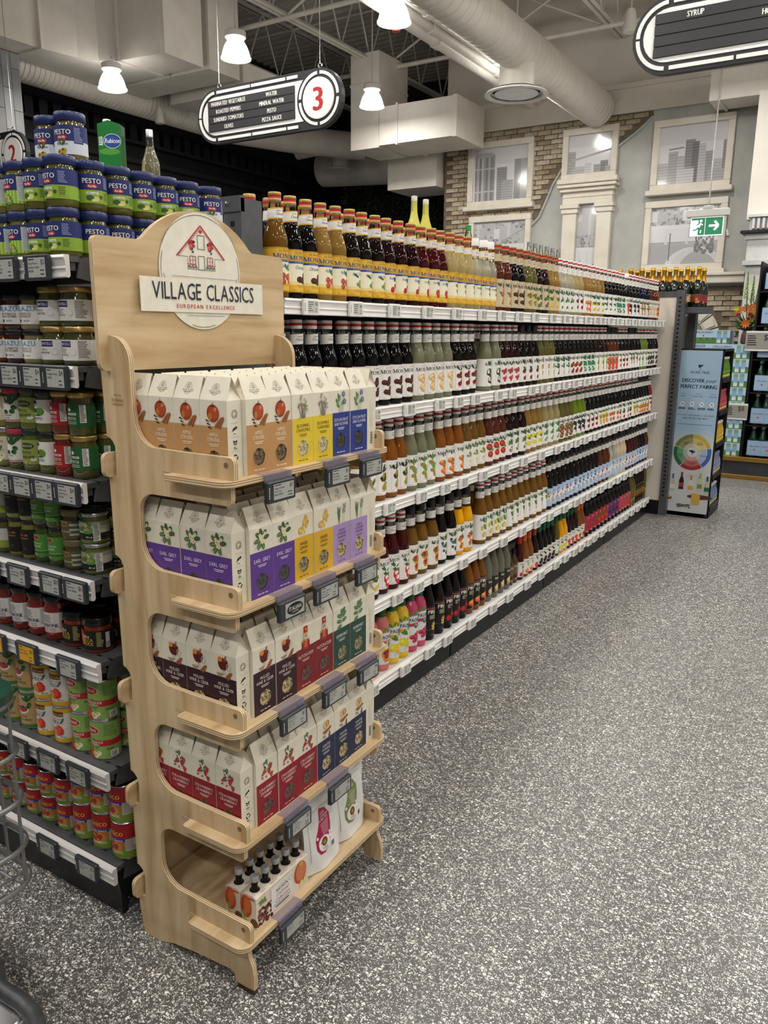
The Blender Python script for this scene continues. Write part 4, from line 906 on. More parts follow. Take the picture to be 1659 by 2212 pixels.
SECOND = [(894, 'k', 'W', 'choc', 'Chocolate', None, 0, 'black syrup bottle with white label and chocolate square'), (977, 'c', 'W', 'cup', 'White Chocolate', None, 0, 'greenish clear syrup bottle with cream cup label'),
    (1029, 'k', 'W', 'cher', 'Cherry', None, 0, 'black syrup bottle with white cherry label'), (1038, None), (1079, 'c', 'W', 'coco', 'Coconut', None, 0, 'cloudy green syrup bottle with coconut label'),
    (1121, 'r', 'W', 'cran', 'Cranberry', None, 0, 'dark red syrup bottle with cranberry label'), (1161, 'k', 'W', 'chil', 'Chipotle', 'B', 1, 'black plastic syrup bottle with black cap and red root label'),
    (1197, 'l', 'W', 'lych', 'Elderflower', None, 0, 'olive syrup bottle with elderflower label'), (1229, 'k', 'W', 'bamb', 'Espresso', None, 0, 'black syrup bottle with bamboo green label'),
    (1257, 'k', 'W', 'ging', 'Gingerbread', None, 0, 'black syrup bottle with ginger root label'), (1284, 'k', 'W', 'teal', 'Mint', None, 0, 'black syrup bottle with teal leaf label'), (1310, 'r', 'W', 'pear', 'Pear', None, 0, 'dark red syrup bottle with yellow pear label'),
    (1334, 'm', 'W', 'wmel', 'Guava', 'B', 1, 'brown plastic syrup bottle with orange wedge label'), (1355, 'k', 'W', 'cher', 'Grenadine', None, 0, 'black syrup bottle with small red fruit label'),
    (1375, 'k', 'W', 'beet', 'Hibiscus', 'B', 1, 'black plastic syrup bottle with red beet label'), (1384, 'k', 'W', 'lime', 'Green Apple', None, 0, 'black syrup bottle with green fruit label'), (1395, 'g', 'W', 'lime', 'Green Mint', None, 0, 'green syrup bottle with green fruit label'), (1427, 'k', 'W', 'berry', 'Huckleberry', None, 0, 'black syrup bottle with dark berry label at the end')]
THIRD = [(812, 'h', 'W', 'ban', 'Macadamia', None, 0, 'golden syrup bottle with banana label behind the wooden stand'), (878, 'o', 'W', 'mang', 'Mango', None, 0, 'amber syrup bottle with green mango label'), (942, 'c', 'W', 'jack', 'Noni', None, 0, 'greenish syrup bottle with cut tropical fruit label'),
    (999, 'o', 'W', 'oran', 'Orange', None, 0, 'orange syrup bottle with orange slice label'), (1048, 'a', 'W', 'jas', 'Orgeat', None, 0, 'amber syrup bottle with white blossom label'), (1093, 'm', 'W', 'pome', 'Peach', None, 0, 'red brown syrup bottle with red peach label'),
    (1133, 'r', 'W', 'herb', 'Paprika', None, 0, 'dark red syrup bottle with green herb label'), (1171, 'h', 'W', 'lem', 'Lemon', None, 0, 'golden syrup bottle with lemon label'), (1206, 'y', 'W', 'guav', 'Guava', None, 0, 'straw coloured syrup bottle with teal guava label'),
    (1234, 'l', 'W', 'taro', 'Taro', None, 0, 'olive syrup bottle with brown root label'), (1263, 'g', 'W', 'dark', 'Green Grape', None, 0, 'lime green syrup bottle with dark vine label'), (1290, 'k', 'W', 'cher', 'Pomegranate', None, 0, 'black syrup bottle beside the lime green ones, red fruit'),
    (1312, 'k', 'W', 'papa', 'Papaya', None, 0, 'black syrup bottle with orange papaya label'), (1333, 'k', 'W', 'carr', 'Carrot', None, 0, 'black syrup bottle with carrot label'), (1363, 'k', 'W', 'chil', 'Chili', None, 0, 'black syrup bottle with chili label'),
    (1377, 'k', 'W', 'papa', 'Pineapple', None, 0, 'black syrup bottle with pineapple label'), (1399, 'k', 'W', 'pump', 'Pumpkin Spice', 'B', 1, 'black plastic syrup bottle with pumpkin label'), (1417, 't', 'W', 'rose', 'Prickly Pear', None, 0, 'opaque red syrup bottle with purple label')]
FOURTH = [(818, 'b', 'W', 'ban', 'Honey', None, 0, 'dark syrup bottle with yellow label beside the wooden stand'), (882, 'R', 'W', 'melo', 'Watermelon', None, 0, 'dark red syrup bottle with watermelon slice label'), (946, 'a', 'W', 'peac', 'Peach', 'B', 1, 'amber plastic syrup bottle with peach label and black cap'),
    (985, 'k', 'W', 'blue', 'Wildberry', 'B', 1, 'black plastic syrup bottle with blue berry label'), (1018, 'Y', 'W', 'pass', 'Passion Fruit', 'B', 1, 'bright yellow plastic syrup bottle with passion fruit label'), (1030, None), (1092, 'a', 'W', 'palm', 'Vanilla', None, 0, 'amber syrup bottle with palm tree label'),
    (1180, 'a', 'W', 'vin', 'Vanilla', None, 0, 'amber syrup bottle with green vanilla vine label'), (1211, 'k', 'D', 'fig', 'Tea', 'B', 0, 'black syrup bottle with lozenge label and orange fruit'), (1236, 'k', 'D', 'rasp', 'Berry', 'B', 0, 'black syrup bottle with lozenge label and red fruit'),
    (1290, 'k', 'D', 'blue', 'Blueberry', 'B', 0, 'black syrup bottle with lozenge label and blue fruit'), (1313, 'm', 'D', 'tom', 'Peach', 'B', 0, 'brown syrup bottle with lozenge label and red fruit'), (1329, 'w', 'D', 'jas', 'Lychee', 'B', 0, 'cloudy white syrup bottle with lozenge label'),
    (1350, 'e', 'D', 'ban', 'Coconut', 'B', 0, 'cream coloured syrup bottle with lozenge label'), (1373, 'R', 'D', 'strw', 'Strawberry', 'B', 0, 'red syrup bottle with lozenge label'), (1391, 'k', 'D', 'dark', 'Mint', 'B', 0, 'black syrup bottle with dark lozenge label'), (1409, 'm', 'D', 'chil', 'Tea', 'B', 0, 'brown syrup bottle with lozenge label at the far end')]
PITCH = .0836; rowx = XB - .049; second = []
for k, run in enumerate([TOPSHELF, SECOND, THIRD, FOURTH]):
    y = 1.942; z = SHZ[k]
    for q in run:
        ye_ = y_at(q[0], rowx + (0 if k == 0 else .02), z + (.295 if k == 0 else .08)); n_ = max(1, round((ye_ - (y - .042)) / PITCH)); p_ = min(.094, max(.0775, (ye_ - y + .042) / n_)); y += p_ / 2 - .042
        for i in range(n_):
            if y > 6.66: break
            second.append((rowx - .085 + random.uniform(-.008, .008), y + random.uniform(-.02, .03), z, (q[1] or 'a') if q[1] else ('k' if k == 1 else 'a'), q[2] if q[1] else 'W'))
            if q[1]:
                _, code, style, key, name, cap, pet, lab = q
                syrup((rowx + random.uniform(-.004, .004), y, z), code, style, key, name, '%s on the %s shelf' % (lab, names[k]), '%ss on the %s shelf' % (lab.split(' with')[0], names[k]), cap, bool(pet))
            y += p_
        y += .042 - p_ / 2
for a, b, xx in ((497, 385, -1.795), (441, 398, -1.90)):
    p = at(a, b, x=xx); syrup((p.x, p.y, SHZ[0] + .002), 'a', 'Y', 'nut', 'Caramel', 'amber caramel syrup bottle standing behind the grey slotted post', 'caramel bottles behind the post')
# the row behind: one object
gg = Geo(); sm_ = []
def smi(m):
    if m not in sm_: sm_.append(m)
    return sm_.index(m)
for x, y, z, code, style in second:
    ci = smi(liq(code)); gi = smi(GLASS); pi_ = smi({'Y': YEL, 'T': TAN}.get(style, PAPER)); ni = smi(PAPER); ki = smi(cap_mesh({'Y': 'Y', 'T': 'T', 'D': 'B'}.get(style, 'W')).materials[0]); ri = smi(RED)
    gg.lathe([(.036, 0), (.0375, .006), (.0375, .022), (.0378, .022), (.0378, .149), (.0375, .149), (.0365, .178), (.0335, .190), (.0248, .217), (.0226, .229), (.0212, .24), (.0195, .268), (.0182, .281)], 12, ms=[ci, ci, ci, pi_, ci, ci, ci, ci, ci, gi, ni, gi], c=(x, y, z))
    gg.lathe([(.0195, .279), (.0199, .288), (.0199, .2965), (.0199, .3035), (.0188, .3065), (0, .307)], 10, ms=[ki, ri if style != 'D' else ki, ki, ki, ki], c=(x, y, z))
o = tag(part('syrup_bottle_row', gg, sm_), 'second row of syrup bottles standing behind the front row', 'bottles'); o['kind'] = 'stuff'

# ---- the lowest shelf: other shapes
def bottle(name, prof, n, ms, mats, art, loc, label, group, cat='bottle', cap=None, capm=None, extra=None, rz=PI / 2, sy=1.):
    key = (name, label)
    if key in PROTO: return dup(PROTO[key], loc, rz, label, group)
    t = thing(name, label, cat, loc, rz, group)
    part('glass' if 'jar' not in name else 'jar_body', Geo().lathe(prof, n, ms=ms), mats, t)
    if cap: part('cap' if 'jar' not in name else 'lid', Geo().lathe(cap, max(n, 16)), capm, t)
    if art: part('label', art, None, t)
    PROTO[key] = t; return t
def lab_juice(c1, c2, key):
    a = Art(); r = .036; w_ = .085; a.rect(-w_, .012, w_, .185, c1, 0); a.rect(-w_, .03, w_, .165, 'd9dbe0', 1); a.rect(-w_, .118, w_, .132, c2, 2)
    for i in range(9): a.ell(-.07 + i * .017, .172 + .006 * (i % 2), .012, .0055, '5d8a3a', 3, 8, .9 if i % 2 else 2.2)
    a.text('PAQUITO', 0, .139, .016, '1c2140', bold=.03, maxw=.075); a.text('Nectar', .004, .121, .008, 'f4ead0', shear=.3)
    pic(a, key, 0, .085, 2.3, 3); a.ell(.0, .068, .02, .022, c2, 2.5); a.ring(-.014, .042, .006, .006, .001, INK, 3, 10); a.ring(.004, .042, .006, .006, .001, INK, 3, 10); return a.mesh('label', wrap=r)
def lab_piros(key, c):
    a = Art(); r = .0345; w_ = .08; a.rect(-w_, .03, w_, .16, '171313', 0); a.rect(-w_, .148, w_, .152, 'b55a52', 1); a.rect(-w_, .05, w_, .054, '4a4744', 1); a.rect(-w_, .158, w_, .160, '4a4744', 1)
    a.text('PIROS', 0, .126, .018, 'e9e4da', bold=.03, maxw=.062); a.lines(-.024, .118, .024, 3, .0065, .003, 'cfc8ba', 2, 3); pic(a, key, 0, .075, 2., 3); return a.mesh('label', wrap=r)
def lab_simple(r, z0, z1, bgc, word, wc, key, hh=.012, w_=None, zword=None):
    a = Art(); w_ = w_ or r * 2.2; a.rect(-w_, z0, w_, z1, bgc, 0); zz = zword or (z1 - hh - .008); a.text(word, 0, zz, hh, wc, maxw=r * 1.7, bold=.02); pic(a, key, 0, (z0 + zz) / 2 - .002, 1.6 if z1 - z0 > .06 else 1., 2); a.lines(-r * .6, z0 + .01, r * .6, 2, .004, .0016, wc, 2); return a.mesh('label', wrap=r)
y = 1.945; z = SHZ[4]; rx_ = XB - .046; S5 = names[4]; GREENC = mat('0f5a3a', .4); BLK = mat('0e0e0f', .35)
JU = [(.034, 0), (.036, .008), (.0358, .012), (.0358, .18), (.034, .20), (.026, .218), (.019, .228), (.018, .235)]
JUC = [(.020, .228), (.0205, .258), (.018, .262), (0, .263)]
def spots(px, r):
    """stand bottles of radius r side by side up to a photo column"""
    global y
    ye_ = y_at(px, rx_ + .02, z + .06); w_ = ye_ - y; n_ = max(1, round(w_ / (2 * r + .006))); p_ = max(w_ / n_, 2 * r + .002)
    out = [y + (i + .5) * p_ for i in range(n_)]; y += n_ * p_; return [q for q in out if q < 6.67]
y = 2.02
for px, c1, c2, key, lab in [(842, 'c9736a', 'c05a50', 'peac', 'pink nectar bottle with peach picture and green cap'), (883, 'd9b52a', 'e0a21e', 'lem', 'yellow nectar bottle with mango picture and green cap'), (916, 'c2456a', 'b83a5c', 'cran', 'magenta nectar bottle with berry picture and green cap')]:
    art = lab_juice(c1, c2, key)
    for yy in spots(px, .036):
        for dx_ in (0, -.085): bottle('nectar_bottle', JU, 18, None, [mat(c1, .15, coat=.3, trans=.1)], art, (rx_ + dx_, yy, z), lab + ' on the lowest shelf', 'nectar bottles on the lowest shelf', cap=JUC, capm=GREENC)
SYP = [(.031, 0), (.0345, .005), (.0345, .165), (.031, .19), (.020, .225), (.0145, .25), (.0135, .275)]
for px, code, key, lab in [(961, 'l', 'lych', 'dark olive tall syrup bottle with black label and passion fruit'), (1008, 'k', 'rasp', 'black tall syrup bottle with black label and raspberries'), (1047, 'o', 'oran', 'orange tall syrup bottle with black label and oranges')]:
    art = lab_piros(key, code)
    for yy in spots(px, .0345):
        for dx_ in (0, -.08): bottle('tall_syrup_bottle', SYP, 18, None, [liq('b' if code == 'l' else code)], art, (rx_ + dx_, yy, z), lab + ' on the lowest shelf', 'tall black-labelled bottles on the lowest shelf', cap=[(.0145, .27), (.0145, .292), (0, .293)], capm=BLK)
art = lab_simple(.0345, .03, .12, '2a2420', 'Finest', 'e6e2da', 'cup')
for yy in spots(1101, .0345):
    for dx_ in (0, -.08): bottle('lemon_juice_bottle', SYP, 18, None, [liq('f')], art, (rx_ + dx_, yy, z), 'cloudy grey green bottle with brown and red label on the lowest shelf', 'cloudy bottles on the lowest shelf', cap=[(.0145, .27), (.0145, .292), (0, .293)], capm=mat('d6d4cc', .4))
art = lab_simple(.026, .02, .11, '6a5638', 'DENVER', 'd8c9a0', 'choc', .009)
for yy in spots(1119, .026): bottle('bitters_bottle', [(.024, 0), (.026, .004), (.026, .125), (.02, .145), (.012, .16), (.011, .175)], 16, None, [mat('3a2614', .2, coat=.4)], art, (rx_, yy, z), 'small brown bottle with tan label and black cap on the lowest shelf', 'small brown bottles on the lowest shelf', cap=[(.0125, .165), (.0125, .19), (0, .191)], capm=BLK)
CAPC = {'k': BLK, 'r': mat('b0231f', .4), 'o': mat('d0641e', .4), 'g': GREENC}
SQ = [(.030, 0), (.033, .005), (.033, .12), (.031, .15), (.019, .19), (.0135, .215), (.013, .24)]
for px, code, key, cc, lab in [(1131, 'R', 'rasp', 'r', 'red syrup bottle with white label and red sleeve cap'), (1150, 'o', 'oran', 'o', 'orange syrup bottle with white label and orange sleeve cap'), (1163, 'r', 'strw', 'r', 'dark red syrup bottle with white strawberry label'), (1196, 'k', 'berry', 'g', 'black cordial bottle with grey berry label and green cap'), (1208, 'O', 'lime', 'g', 'olive green cordial bottle with herb label'), (1221, 'Y', 'lem', 'g', 'yellow cordial bottle with lemon label'), (1247, 'r', 'tom', 'g', 'dark red cordial bottle with tomato red label and green cap'), (1260, 'o', 'peac', 'o', 'amber cordial bottle with a yellow band')]:
    art = lab_simple(.033, .018, .105, 'dfdcd4', 'Sciroppo', '3a4a2a', key, .009)
    for yy in spots(px, .033): bottle('cordial_bottle', SQ, 18, None, [liq(code)], art, (rx_, yy, z), lab + ' on the lowest shelf', 'cordial bottles on the lowest shelf', cap=[(.015, .205), (.016, .21), (.0155, .262), (0, .263)], capm=CAPC[cc])
JB = [(.032, 0), (.037, .004), (.037, .15), (.034, .175), (.023, .20), (.021, .215)]
for px, key, bgc, lab in [(1287, 'cher', 'a52640', 'black juice bottle with crimson cherry label'), (1311, 'pome', '9a2a28', 'black juice bottle with red pomegranate label'), (1334, 'dark', '6a2a6a', 'black juice bottle with purple grape label'), (1356, 'strw', 'b83a50', 'black juice bottle with rose red label')]:
    art = lab_simple(.037, .03, .145, bgc, 'Juice', 'e8d9c0', key, .010)
    for yy in spots(px, .037): bottle('juice_bottle', JB, 18, None, [liq('k')], art, (rx_, yy, z), lab + ' on the lowest shelf', 'black juice bottles on the lowest shelf', cap=[(.0235, .205), (.0235, .232), (0, .233)], capm=BLK)
art = lab_simple(.035, .03, .13, 'd9d2bc', 'Uva', '3a3a2a', 'olive', .012)
for yy in spots(1367, .036): bottle('wine_shaped_bottle', [(.034, 0), (.036, .004), (.036, .16), (.03, .19), (.016, .23), (.0145, .29)], 18, None, [liq('O')], art, (rx_, yy, z), 'green wine-shaped bottle with a cream label on the lowest shelf', 'wine-shaped bottles on the lowest shelf', cap=[(.0155, .26), (.0155, .3), (0, .301)], capm=BLK)
art = lab_simple(.026, .05, .16, '151213', 'Balsamico', 'c9a24a', 'fig', .007)
for yy in spots(1389, .027): bottle('vinegar_bottle', [(.025, 0), (.027, .004), (.027, .2), (.02, .225), (.011, .25), (.011, .285)], 16, None, [liq('k')], art, (rx_, yy, z), 'slim black vinegar bottle with an orange seal on the lowest shelf', 'slim black bottles on the lowest shelf', cap=[(.0125, .27), (.0125, .298), (0, .299)], capm=BLK)
art = lab_simple(.033, .06, .15, '1a1a14', 'Oliva', 'c9a24a', 'olive', .010)
bottle('oil_bottle', [(.032, 0), (.034, .004), (.034, .2), (.026, .235), (.013, .27), (.0125, .3)], 18, None, [liq('O')], art, (rx_, min(y + .036, 6.64), z), 'golden green oil bottle at the end of the lowest shelf', None, cap=[(.014, .285), (.014, .312), (0, .313)], capm=BLK)
# odd bottles standing behind the top shelf row
def clear_bottle(loc, label, body, capc, prof, cap, group=None, name='clear_bottle'):
    return bottle(name, prof, 18, None, body, None, loc, label, group, cap=cap, capm=capc)
SWING = [(.035, 0), (.038, .004), (.038, .2), (.034, .235), (.022, .27), (.0165, .30), (.015, .345), (.0165, .35)]
for i, (a, b) in enumerate([(895, 470), (920, 470)]):
    p = at(a, b - 40, x=XB - .60); t = clear_bottle((p.x, p.y, SHZ[0] - 0.0), 'swing-top bottle of pale yellow liqueur behind the red syrup bottles', [liq('L')], mat('e8e5df', .3), SWING, [(.014, .35), (.016, .355), (.015, .375), (0, .378)], 'pair of yellow swing-top bottles', 'swing_top_bottle')
    t.location.z = p.z - .285
    if i == 0: part('wire_bail', Geo().tube([(.017, 0, .30), (.022, 0, .33), (.019, 0, .36), (0, 0, .372), (-.019, 0, .36), (-.022, 0, .33), (-.017, 0, .30)], .0014, 5), CHROME, t)
deck = part('top_deck', Geo().box(XB - .92, XB - .46, Y0 - .02, Y1, 1.765, 1.795), DARKSTEEL, gon)
for o in [x for x in bpy.data.objects if x.name.startswith('swing_top')]: o.location.z = 1.796
p = at(1012, 500, x=XB - .6); clear_bottle((p.x, p.y, 1.796), 'clear bottle with a green cap behind the vanilla syrups', [GLASS], mat('1f9a4a', .4), [(.036, 0), (.038, .004), (.038, .17), (.03, .21), (.016, .26), (.0145, .285)], [(.016, .275), (.016, .3), (0, .301)])
for i in range(6):
    p = at(1142 + i * 12.5, 560 + i * 4.2, x=XB - .6); clear_bottle((p.x, p.y, 1.796), 'clear water bottle with a silver cap behind the tan-labelled syrups', [GLASS], mat('c9c9c9', .25, .8), [(.033, 0), (.035, .004), (.035, .17), (.028, .21), (.015, .25), (.014, .28)], [(.0155, .27), (.0155, .296), (0, .297)], 'clear bottles on the top deck')

# ============================================================ goods on the end cap
def dsl(r, z0, z1, bg, items, full=True, slab=.006):
    a = Art(); w_ = PI * r - .0008 if full else full_w
    a.rect(-w_, z0, w_, z1, bg, 0)
    for it in items:
        k = it[0]
        if k == 'r': a.rect(*it[1:5], it[5], it[6] if len(it) > 6 else 1)
        elif k == 'b': a.rect(-w_, it[1], w_, it[2], it[3], it[4] if len(it) > 4 else 1)
        elif k == 'e': a.ell(*it[1:5], it[5], it[6] if len(it) > 6 else 2)
        elif k == 't': a.text(it[1], it[2], it[3], it[4], it[5], L=it[7] if len(it) > 7 else 4, maxw=it[6] if len(it) > 6 else None, bold=.02)
        elif k == 'p': pic(a, *it[1:5], L=it[5] if len(it) > 5 else 2.5)
        elif k == 's': a.rect(it[1], it[2] - it[4] * .0035 - .001, it[3], it[2] + .0015, it[6] if len(it) > 6 else 'e4e2dc', 3); a.lines(it[1] + .001, it[2], it[3] - .001, it[4], .0035, .0016, it[5], 3.5, 4)
        elif k == 'c':   # barcode
            for i in range(9): a.rect(it[1] + i * .0016, it[2], it[1] + i * .0016 + (.0006 if i % 3 else .001), it[2] + it[3], INK, 4)
    return a.mesh('label', wrap=r + .0002, slab=slab)
def jar_prof(r, h, lid, neck=None):
    n = neck or r * .86
    return [(r * .88, 0), (r * .97, .003), (r, .009), (r, h - lid - .022), (r * .965, h - lid - .014), (n, h - lid - .005), (n, h - lid + .003)]
def lid_prof(r, h, lid): return [(r * .95, h - lid), (r, h - lid + .002), (r, h - .003), (r * .96, h - .0008), (r * .85, h - .001), (r * .82, h - .0025), (0, h - .0025)]
JARS = {}
def def_jar(key, name, r, h, lid, content, lidc, lidr, art, cat='jar', rough=.1):
    JARS[key] = (name, r, h, lid, content, lidc, lidr, art, cat, rough)
def put(key, loc, label, group, rz=0):
    name, r, h, lid, content, lidc, lidr, art, cat, rough = JARS[key]
    if key not in PROTO:
        t = thing(name, label, cat, loc, rz, group)
        if cat == 'can':
            part('can_body', Geo().lathe([(r * .96, 0), (r, .0015), (r, .004), (r * .985, .005), (r * .985, h - .005), (r, h - .004), (r, h - .001), (r * .965, h), (r * .95, h - .003), (r * .5, h - .0035), (0, h - .0035)], 24), [CHROME], t)
            part('pull_ring', Geo().tube([(.011 * math.cos(q), .006 + .009 * math.sin(q), h - .0025) for q in [i * .785 for i in range(8)]], .0011, 5, closed=True), CHROME, t)
        else:
            part('jar_body', Geo().lathe(jar_prof(r, h, lid), 24), [content], t); part('lid', Geo().lathe(lid_prof(lidr, h, lid), 24), [lidc], t)
        if art: part('label', art, None, t)
        PROTO[key] = t; return t
    return dup(PROTO[key], loc, rz, label, group)
def cont(c, rough=.12): return mat(c, rough, coat=.7, spec=.6)
NAVY = mat('1d2a5e', .35, coat=.2); GOLDL = mat('b59a5c', .3, .7); DKL = mat('1a1a1b', .35, coat=.2); SILV = mat('b9babc', .25, .8)
PST = [('b', .044, .078, '1d2a66'), ('b', .016, .044, '86a834'), ('t', 'PESTO', 0, .058, .0105, 'f1efe8', .04), ('e', 0, .052, .0125, .0052, 'b0233a', 3), ('t', 'Barilla', 0, .0497, .0048, 'f4efe8', .02), ('r', -.013, .0345, .013, .0395, 'eef0e2', 3), ('t', 'SENZA AGLIO', 0, .0355, .003, '2a4a2a', .023),
       ('e', -.006, .027, .0085, .0055, '2f5a26', 3), ('e', .008, .025, .006, .006, 'cfc77a', 2.5), ('e', .002, .022, .005, .003, 'e0d79a', 3), ('s', .026, .072, .048, 7, '8a93c0', '1d2a66'), ('s', .026, .040, .048, 5, '3a4a1e', '86a834'), ('e', .019, .03, .004, .004, '3a4a2a', 3), ('s', -.05, .068, -.03, 5, '8a93c0', '1d2a66')]
def_jar('pesto', 'pesto_jar', .0352, .108, .020, cont('55541c'), NAVY, .0345, dsl(.0352, .016, .078, '1d2a66', PST))
def_jar('rustico', 'pesto_jar', .0352, .108, .020, cont('6a5a30'), NAVY, .0345, dsl(.0352, .016, .078, '1d2a66', PST[:1] + [('b', .016, .044, 'cfd6dc')] + PST[2:5] + [('t', 'Rustico', 0, .036, .006, '3a2a1e', .026), ('p', 'olive', 0, .026, 1.), ('s', .026, .072, .048, 9, '8a93c0', '1d2a66')]))
def_jar('checkpesto', 'pesto_jar', .0352, .108, .020, cont('6b6a2a'), NAVY, .0345, dsl(.0352, .016, .078, '1d2a66', PST[:5] + [('r', -.04 + i * .008, .016, -.036 + i * .008, .044, 'a8c45a', 1.5) for i in range(10)] + [('p', 'cream', 0, .03, 1.2), ('s', .026, .072, .048, 14, '8a93c0', 'cfd4c0')]))
def_jar('mart', 'pesto_jar', .0375, .088, .014, cont('3f421c'), GOLDL, .0365, dsl(.0375, .012, .058, 'e2e0dd', [('r', -.017, .042, .017, .055, '241f5e', 2), ('t', 'MARTELLI', 0, .0455, .0065, 'd9d4ea', .03), ('t', 'RUCOLA', -.006, .0345, .0042, '5a4a4a'), ('t', 'PESTO', -.006, .0285, .0042, '5a4a4a'), ('t', 'ROQUETTE', -.006, .0225, .0042, '5a4a4a'), ('e', .021, .03, .0075, .0075, 'b9b7b2', 2), ('e', .021, .03, .0068, .0068, 'e2e0dd', 2.5), ('s', .032, .055, .062, 11, '4a4a48', 'dad8d4')]))
def_jar('mart2', 'pesto_jar', .0375, .088, .014, cont('4a4a1e'), GOLDL, .0365, dsl(.0375, .012, .058, 'e2e0dd', [('r', -.017, .042, .017, .055, '241f5e', 2), ('t', 'MARTELLI', 0, .0455, .0065, 'd9d4ea', .03), ('t', 'PESTO', -.006, .033, .0045, '5a4a4a'), ('t', 'GENOVESE', -.006, .026, .0045, '5a4a4a'), ('e', .021, .03, .0075, .0075, 'b9b7b2', 2), ('e', .021, .03, .0068, .0068, 'e2e0dd', 2.5), ('c', .04, .016, .036)]))
for k_, c_, l1, l2, tc in [('bela', '857d52', 'TRUFFLES ET', 'ARTICHAUT', '6a5a4a'), ('belb', '3a140a', 'DRIED TOMATO', 'TOMATES SECHEES', '5a2a2a'), ('belc', '6a2c0c', 'AUBERGINE &', 'PARMESAN', '3a2a4a')]:
    def_jar(k_, 'pesto_jar', .0325, .080, .013, cont(c_), DKL, .0315, dsl(.0325, .012, .056, 'e6e4e1', [('t', 'BELAZU', 0, .042, .0115, '4b93c4', .056), ('t', l1, 0, .0335, .0048, tc, .05), ('t', l2, 0, .0275, .0048, tc, .05), ('e', -.012, .0195, .004, .004, '2a2a30', 3), ('t', 'PESTO', .008, .0178, .0036, tc)]))
def sanremo(c): return dsl(.0305, .022, .075, c, [('e', -.006, .062, .005, .004, 'e9e6da', 3), ('r', -.012, .049, .012, .054, 'e9e6da', 3), ('t', 'SAN REMO', 0, .0498, .0035, '2a2a2a', .02), ('t', 'PESTO', -.002, .038, .0068, 'efece2', .026), ('r', -.016, .033, .012, .0342, 'd9d4c6', 2), ('r', -.016, .029, .012, .0302, 'd9d4c6', 2), ('s', .020, .071, .034, 11, '4a4a4a', 'e2dfd8')])
def_jar('srg', 'pesto_jar', .0305, .101, .013, cont('4a4c1c'), GOLDL, .0295, sanremo('1f5a2c')); def_jar('srr', 'pesto_jar', .0305, .101, .013, cont('6e1a0c'), GOLDL, .0295, sanremo('a51d20'))
def_jar('basw', 'pesto_jar', .0295, .101, .014, cont('56581f'), DKL, .0285, dsl(.0295, .022, .078, 'e4e3df', [('r', -.02, .068, 0, .076, '1f1f20', 2), ('e', .006, .05, .013, .010, '5b8a2c', 2), ('e', -.008, .052, .005, .006, '2a2a28', 3), ('t', 'PESTO', 0, .030, .0068, '3a3a38', .028), ('r', -.012, .040, .008, .0425, '2a2a28', 3)]))
def_jar('mant', 'pesto_jar', .031, .103, .014, cont('5f6424'), mat('12382c', .35, coat=.2), .030, dsl(.031, .018, .078, '93a04c', [('e', 0, .063, .020, .008, '2f4a28', 2), ('t', 'MANTOVA', 0, .0605, .0055, 'd9dcc0', .030), ('t', 'PESTO', -.004, .043, .0075, '2f4422', .03), ('t', 'GENOVESE', 0, .032, .0075, '2f4422', .038), ('e', .016, .030, .008, .0045, 'dfe2d2', 3), ('r', -.012, .021, -.007, .023, '2a7a3a', 3), ('r', -.007, .021, -.002, .023, 'e6e6e0', 3), ('r', -.002, .021, .003, .023, 'b5302a', 3)]))
chk = [('r', -.066 + (i % 44) * .003, .019 + (i // 44) * .0565, -.0645 + (i % 44) * .003, .0235 + (i // 44) * .0565, 'a81f33', 1.5) for i in range(88)]
def_jar('chek', 'pesto_jar', .029, .101, .015, cont('4f5020'), mat('b43a4e', .5), .0285, dsl(.029, .018, .080, 'e4e0da', chk + [('t', 'Sauce', -.004, .064, .006, '8a2a3a'), ('p', 'leaf', .006, .05, 1.4), ('t', 'au basilic', -.002, .032, .0045, '8a2a3a', .03), ('t', 'verde', -.004, .026, .004, '8a2a3a')]))
def_jar('crem', 'pesto_jar', .030, .101, .014, cont('7d7a34'), SILV, .029, dsl(.030, .018, .078, 'd9d2bd', [('t', 'TARTUFO', 0, .062, .006, '8a3a2a', .036), ('t', 'PESTO', 0, .048, .007, '4a3a2a', .036), ('p', 'jas', .006, .03, 1.2), ('r', -.02, .041, .02, .045, 'c4b896', 2)]))
def_jar('p184', 'pesto_jar', .0345, .076, .010, cont('62662c'), SILV, .034, dsl(.0345, .012, .056, 'b9b2a5', [('b', .012, .028, '17181a', 1), ('b', .046, .056, '8a8f80', 1), ('p', 'cream', .004, .049, 1.6, 2), ('t', 'PESTO', 0, .035, .008, '2c2c2a', .034), ('t', '184 ml', .014, .0165, .004, 'dcdcd8'), ('s', .024, .052, .040, 12, '2a2a2a', 'd9d7d2')]))
def_jar('gold', 'pesto_jar', .032, .076, .018, cont('46441c'), mat('7d7350', .4, .5), .0315, dsl(.032, .008, .048, '57512f', [('r', -.016, .034, .008, .047, '8a6a3a', 2), ('t', 'Linea', -.004, .038, .006, '3a2a16'), ('t', 'Pesto di Lusso', 0, .020, .005, 'd8d2ba', .03)] + [('r', .012, .012 + i * .012, .034, .017 + i * .012, 'a6aaa6', 2) for i in range(3)]))
def_jar('orgn', 'pesto_jar', .0265, .098, .012, cont('3a4a18'), DKL, .0235, dsl(.0265, .016, .074, '4f8a34', [('e', 0, .066, .012, .006, 'b9a78a', 2), ('e', 0, .066, .010, .0048, '8a3a22', 3), ('t', 'PESTO SAUCE', 0, .048, .0052, 'e2e8d6', .034), ('t', 'ORGANIC', 0, .0405, .0052, 'e2e8d6', .028), ('b', .032, .0325, 'dfe6cf', 2), ('t', '180 g', -.004, .0205, .0045, 'e2e8d6'), ('b', .026, .029, '2f5a26', 2)]))
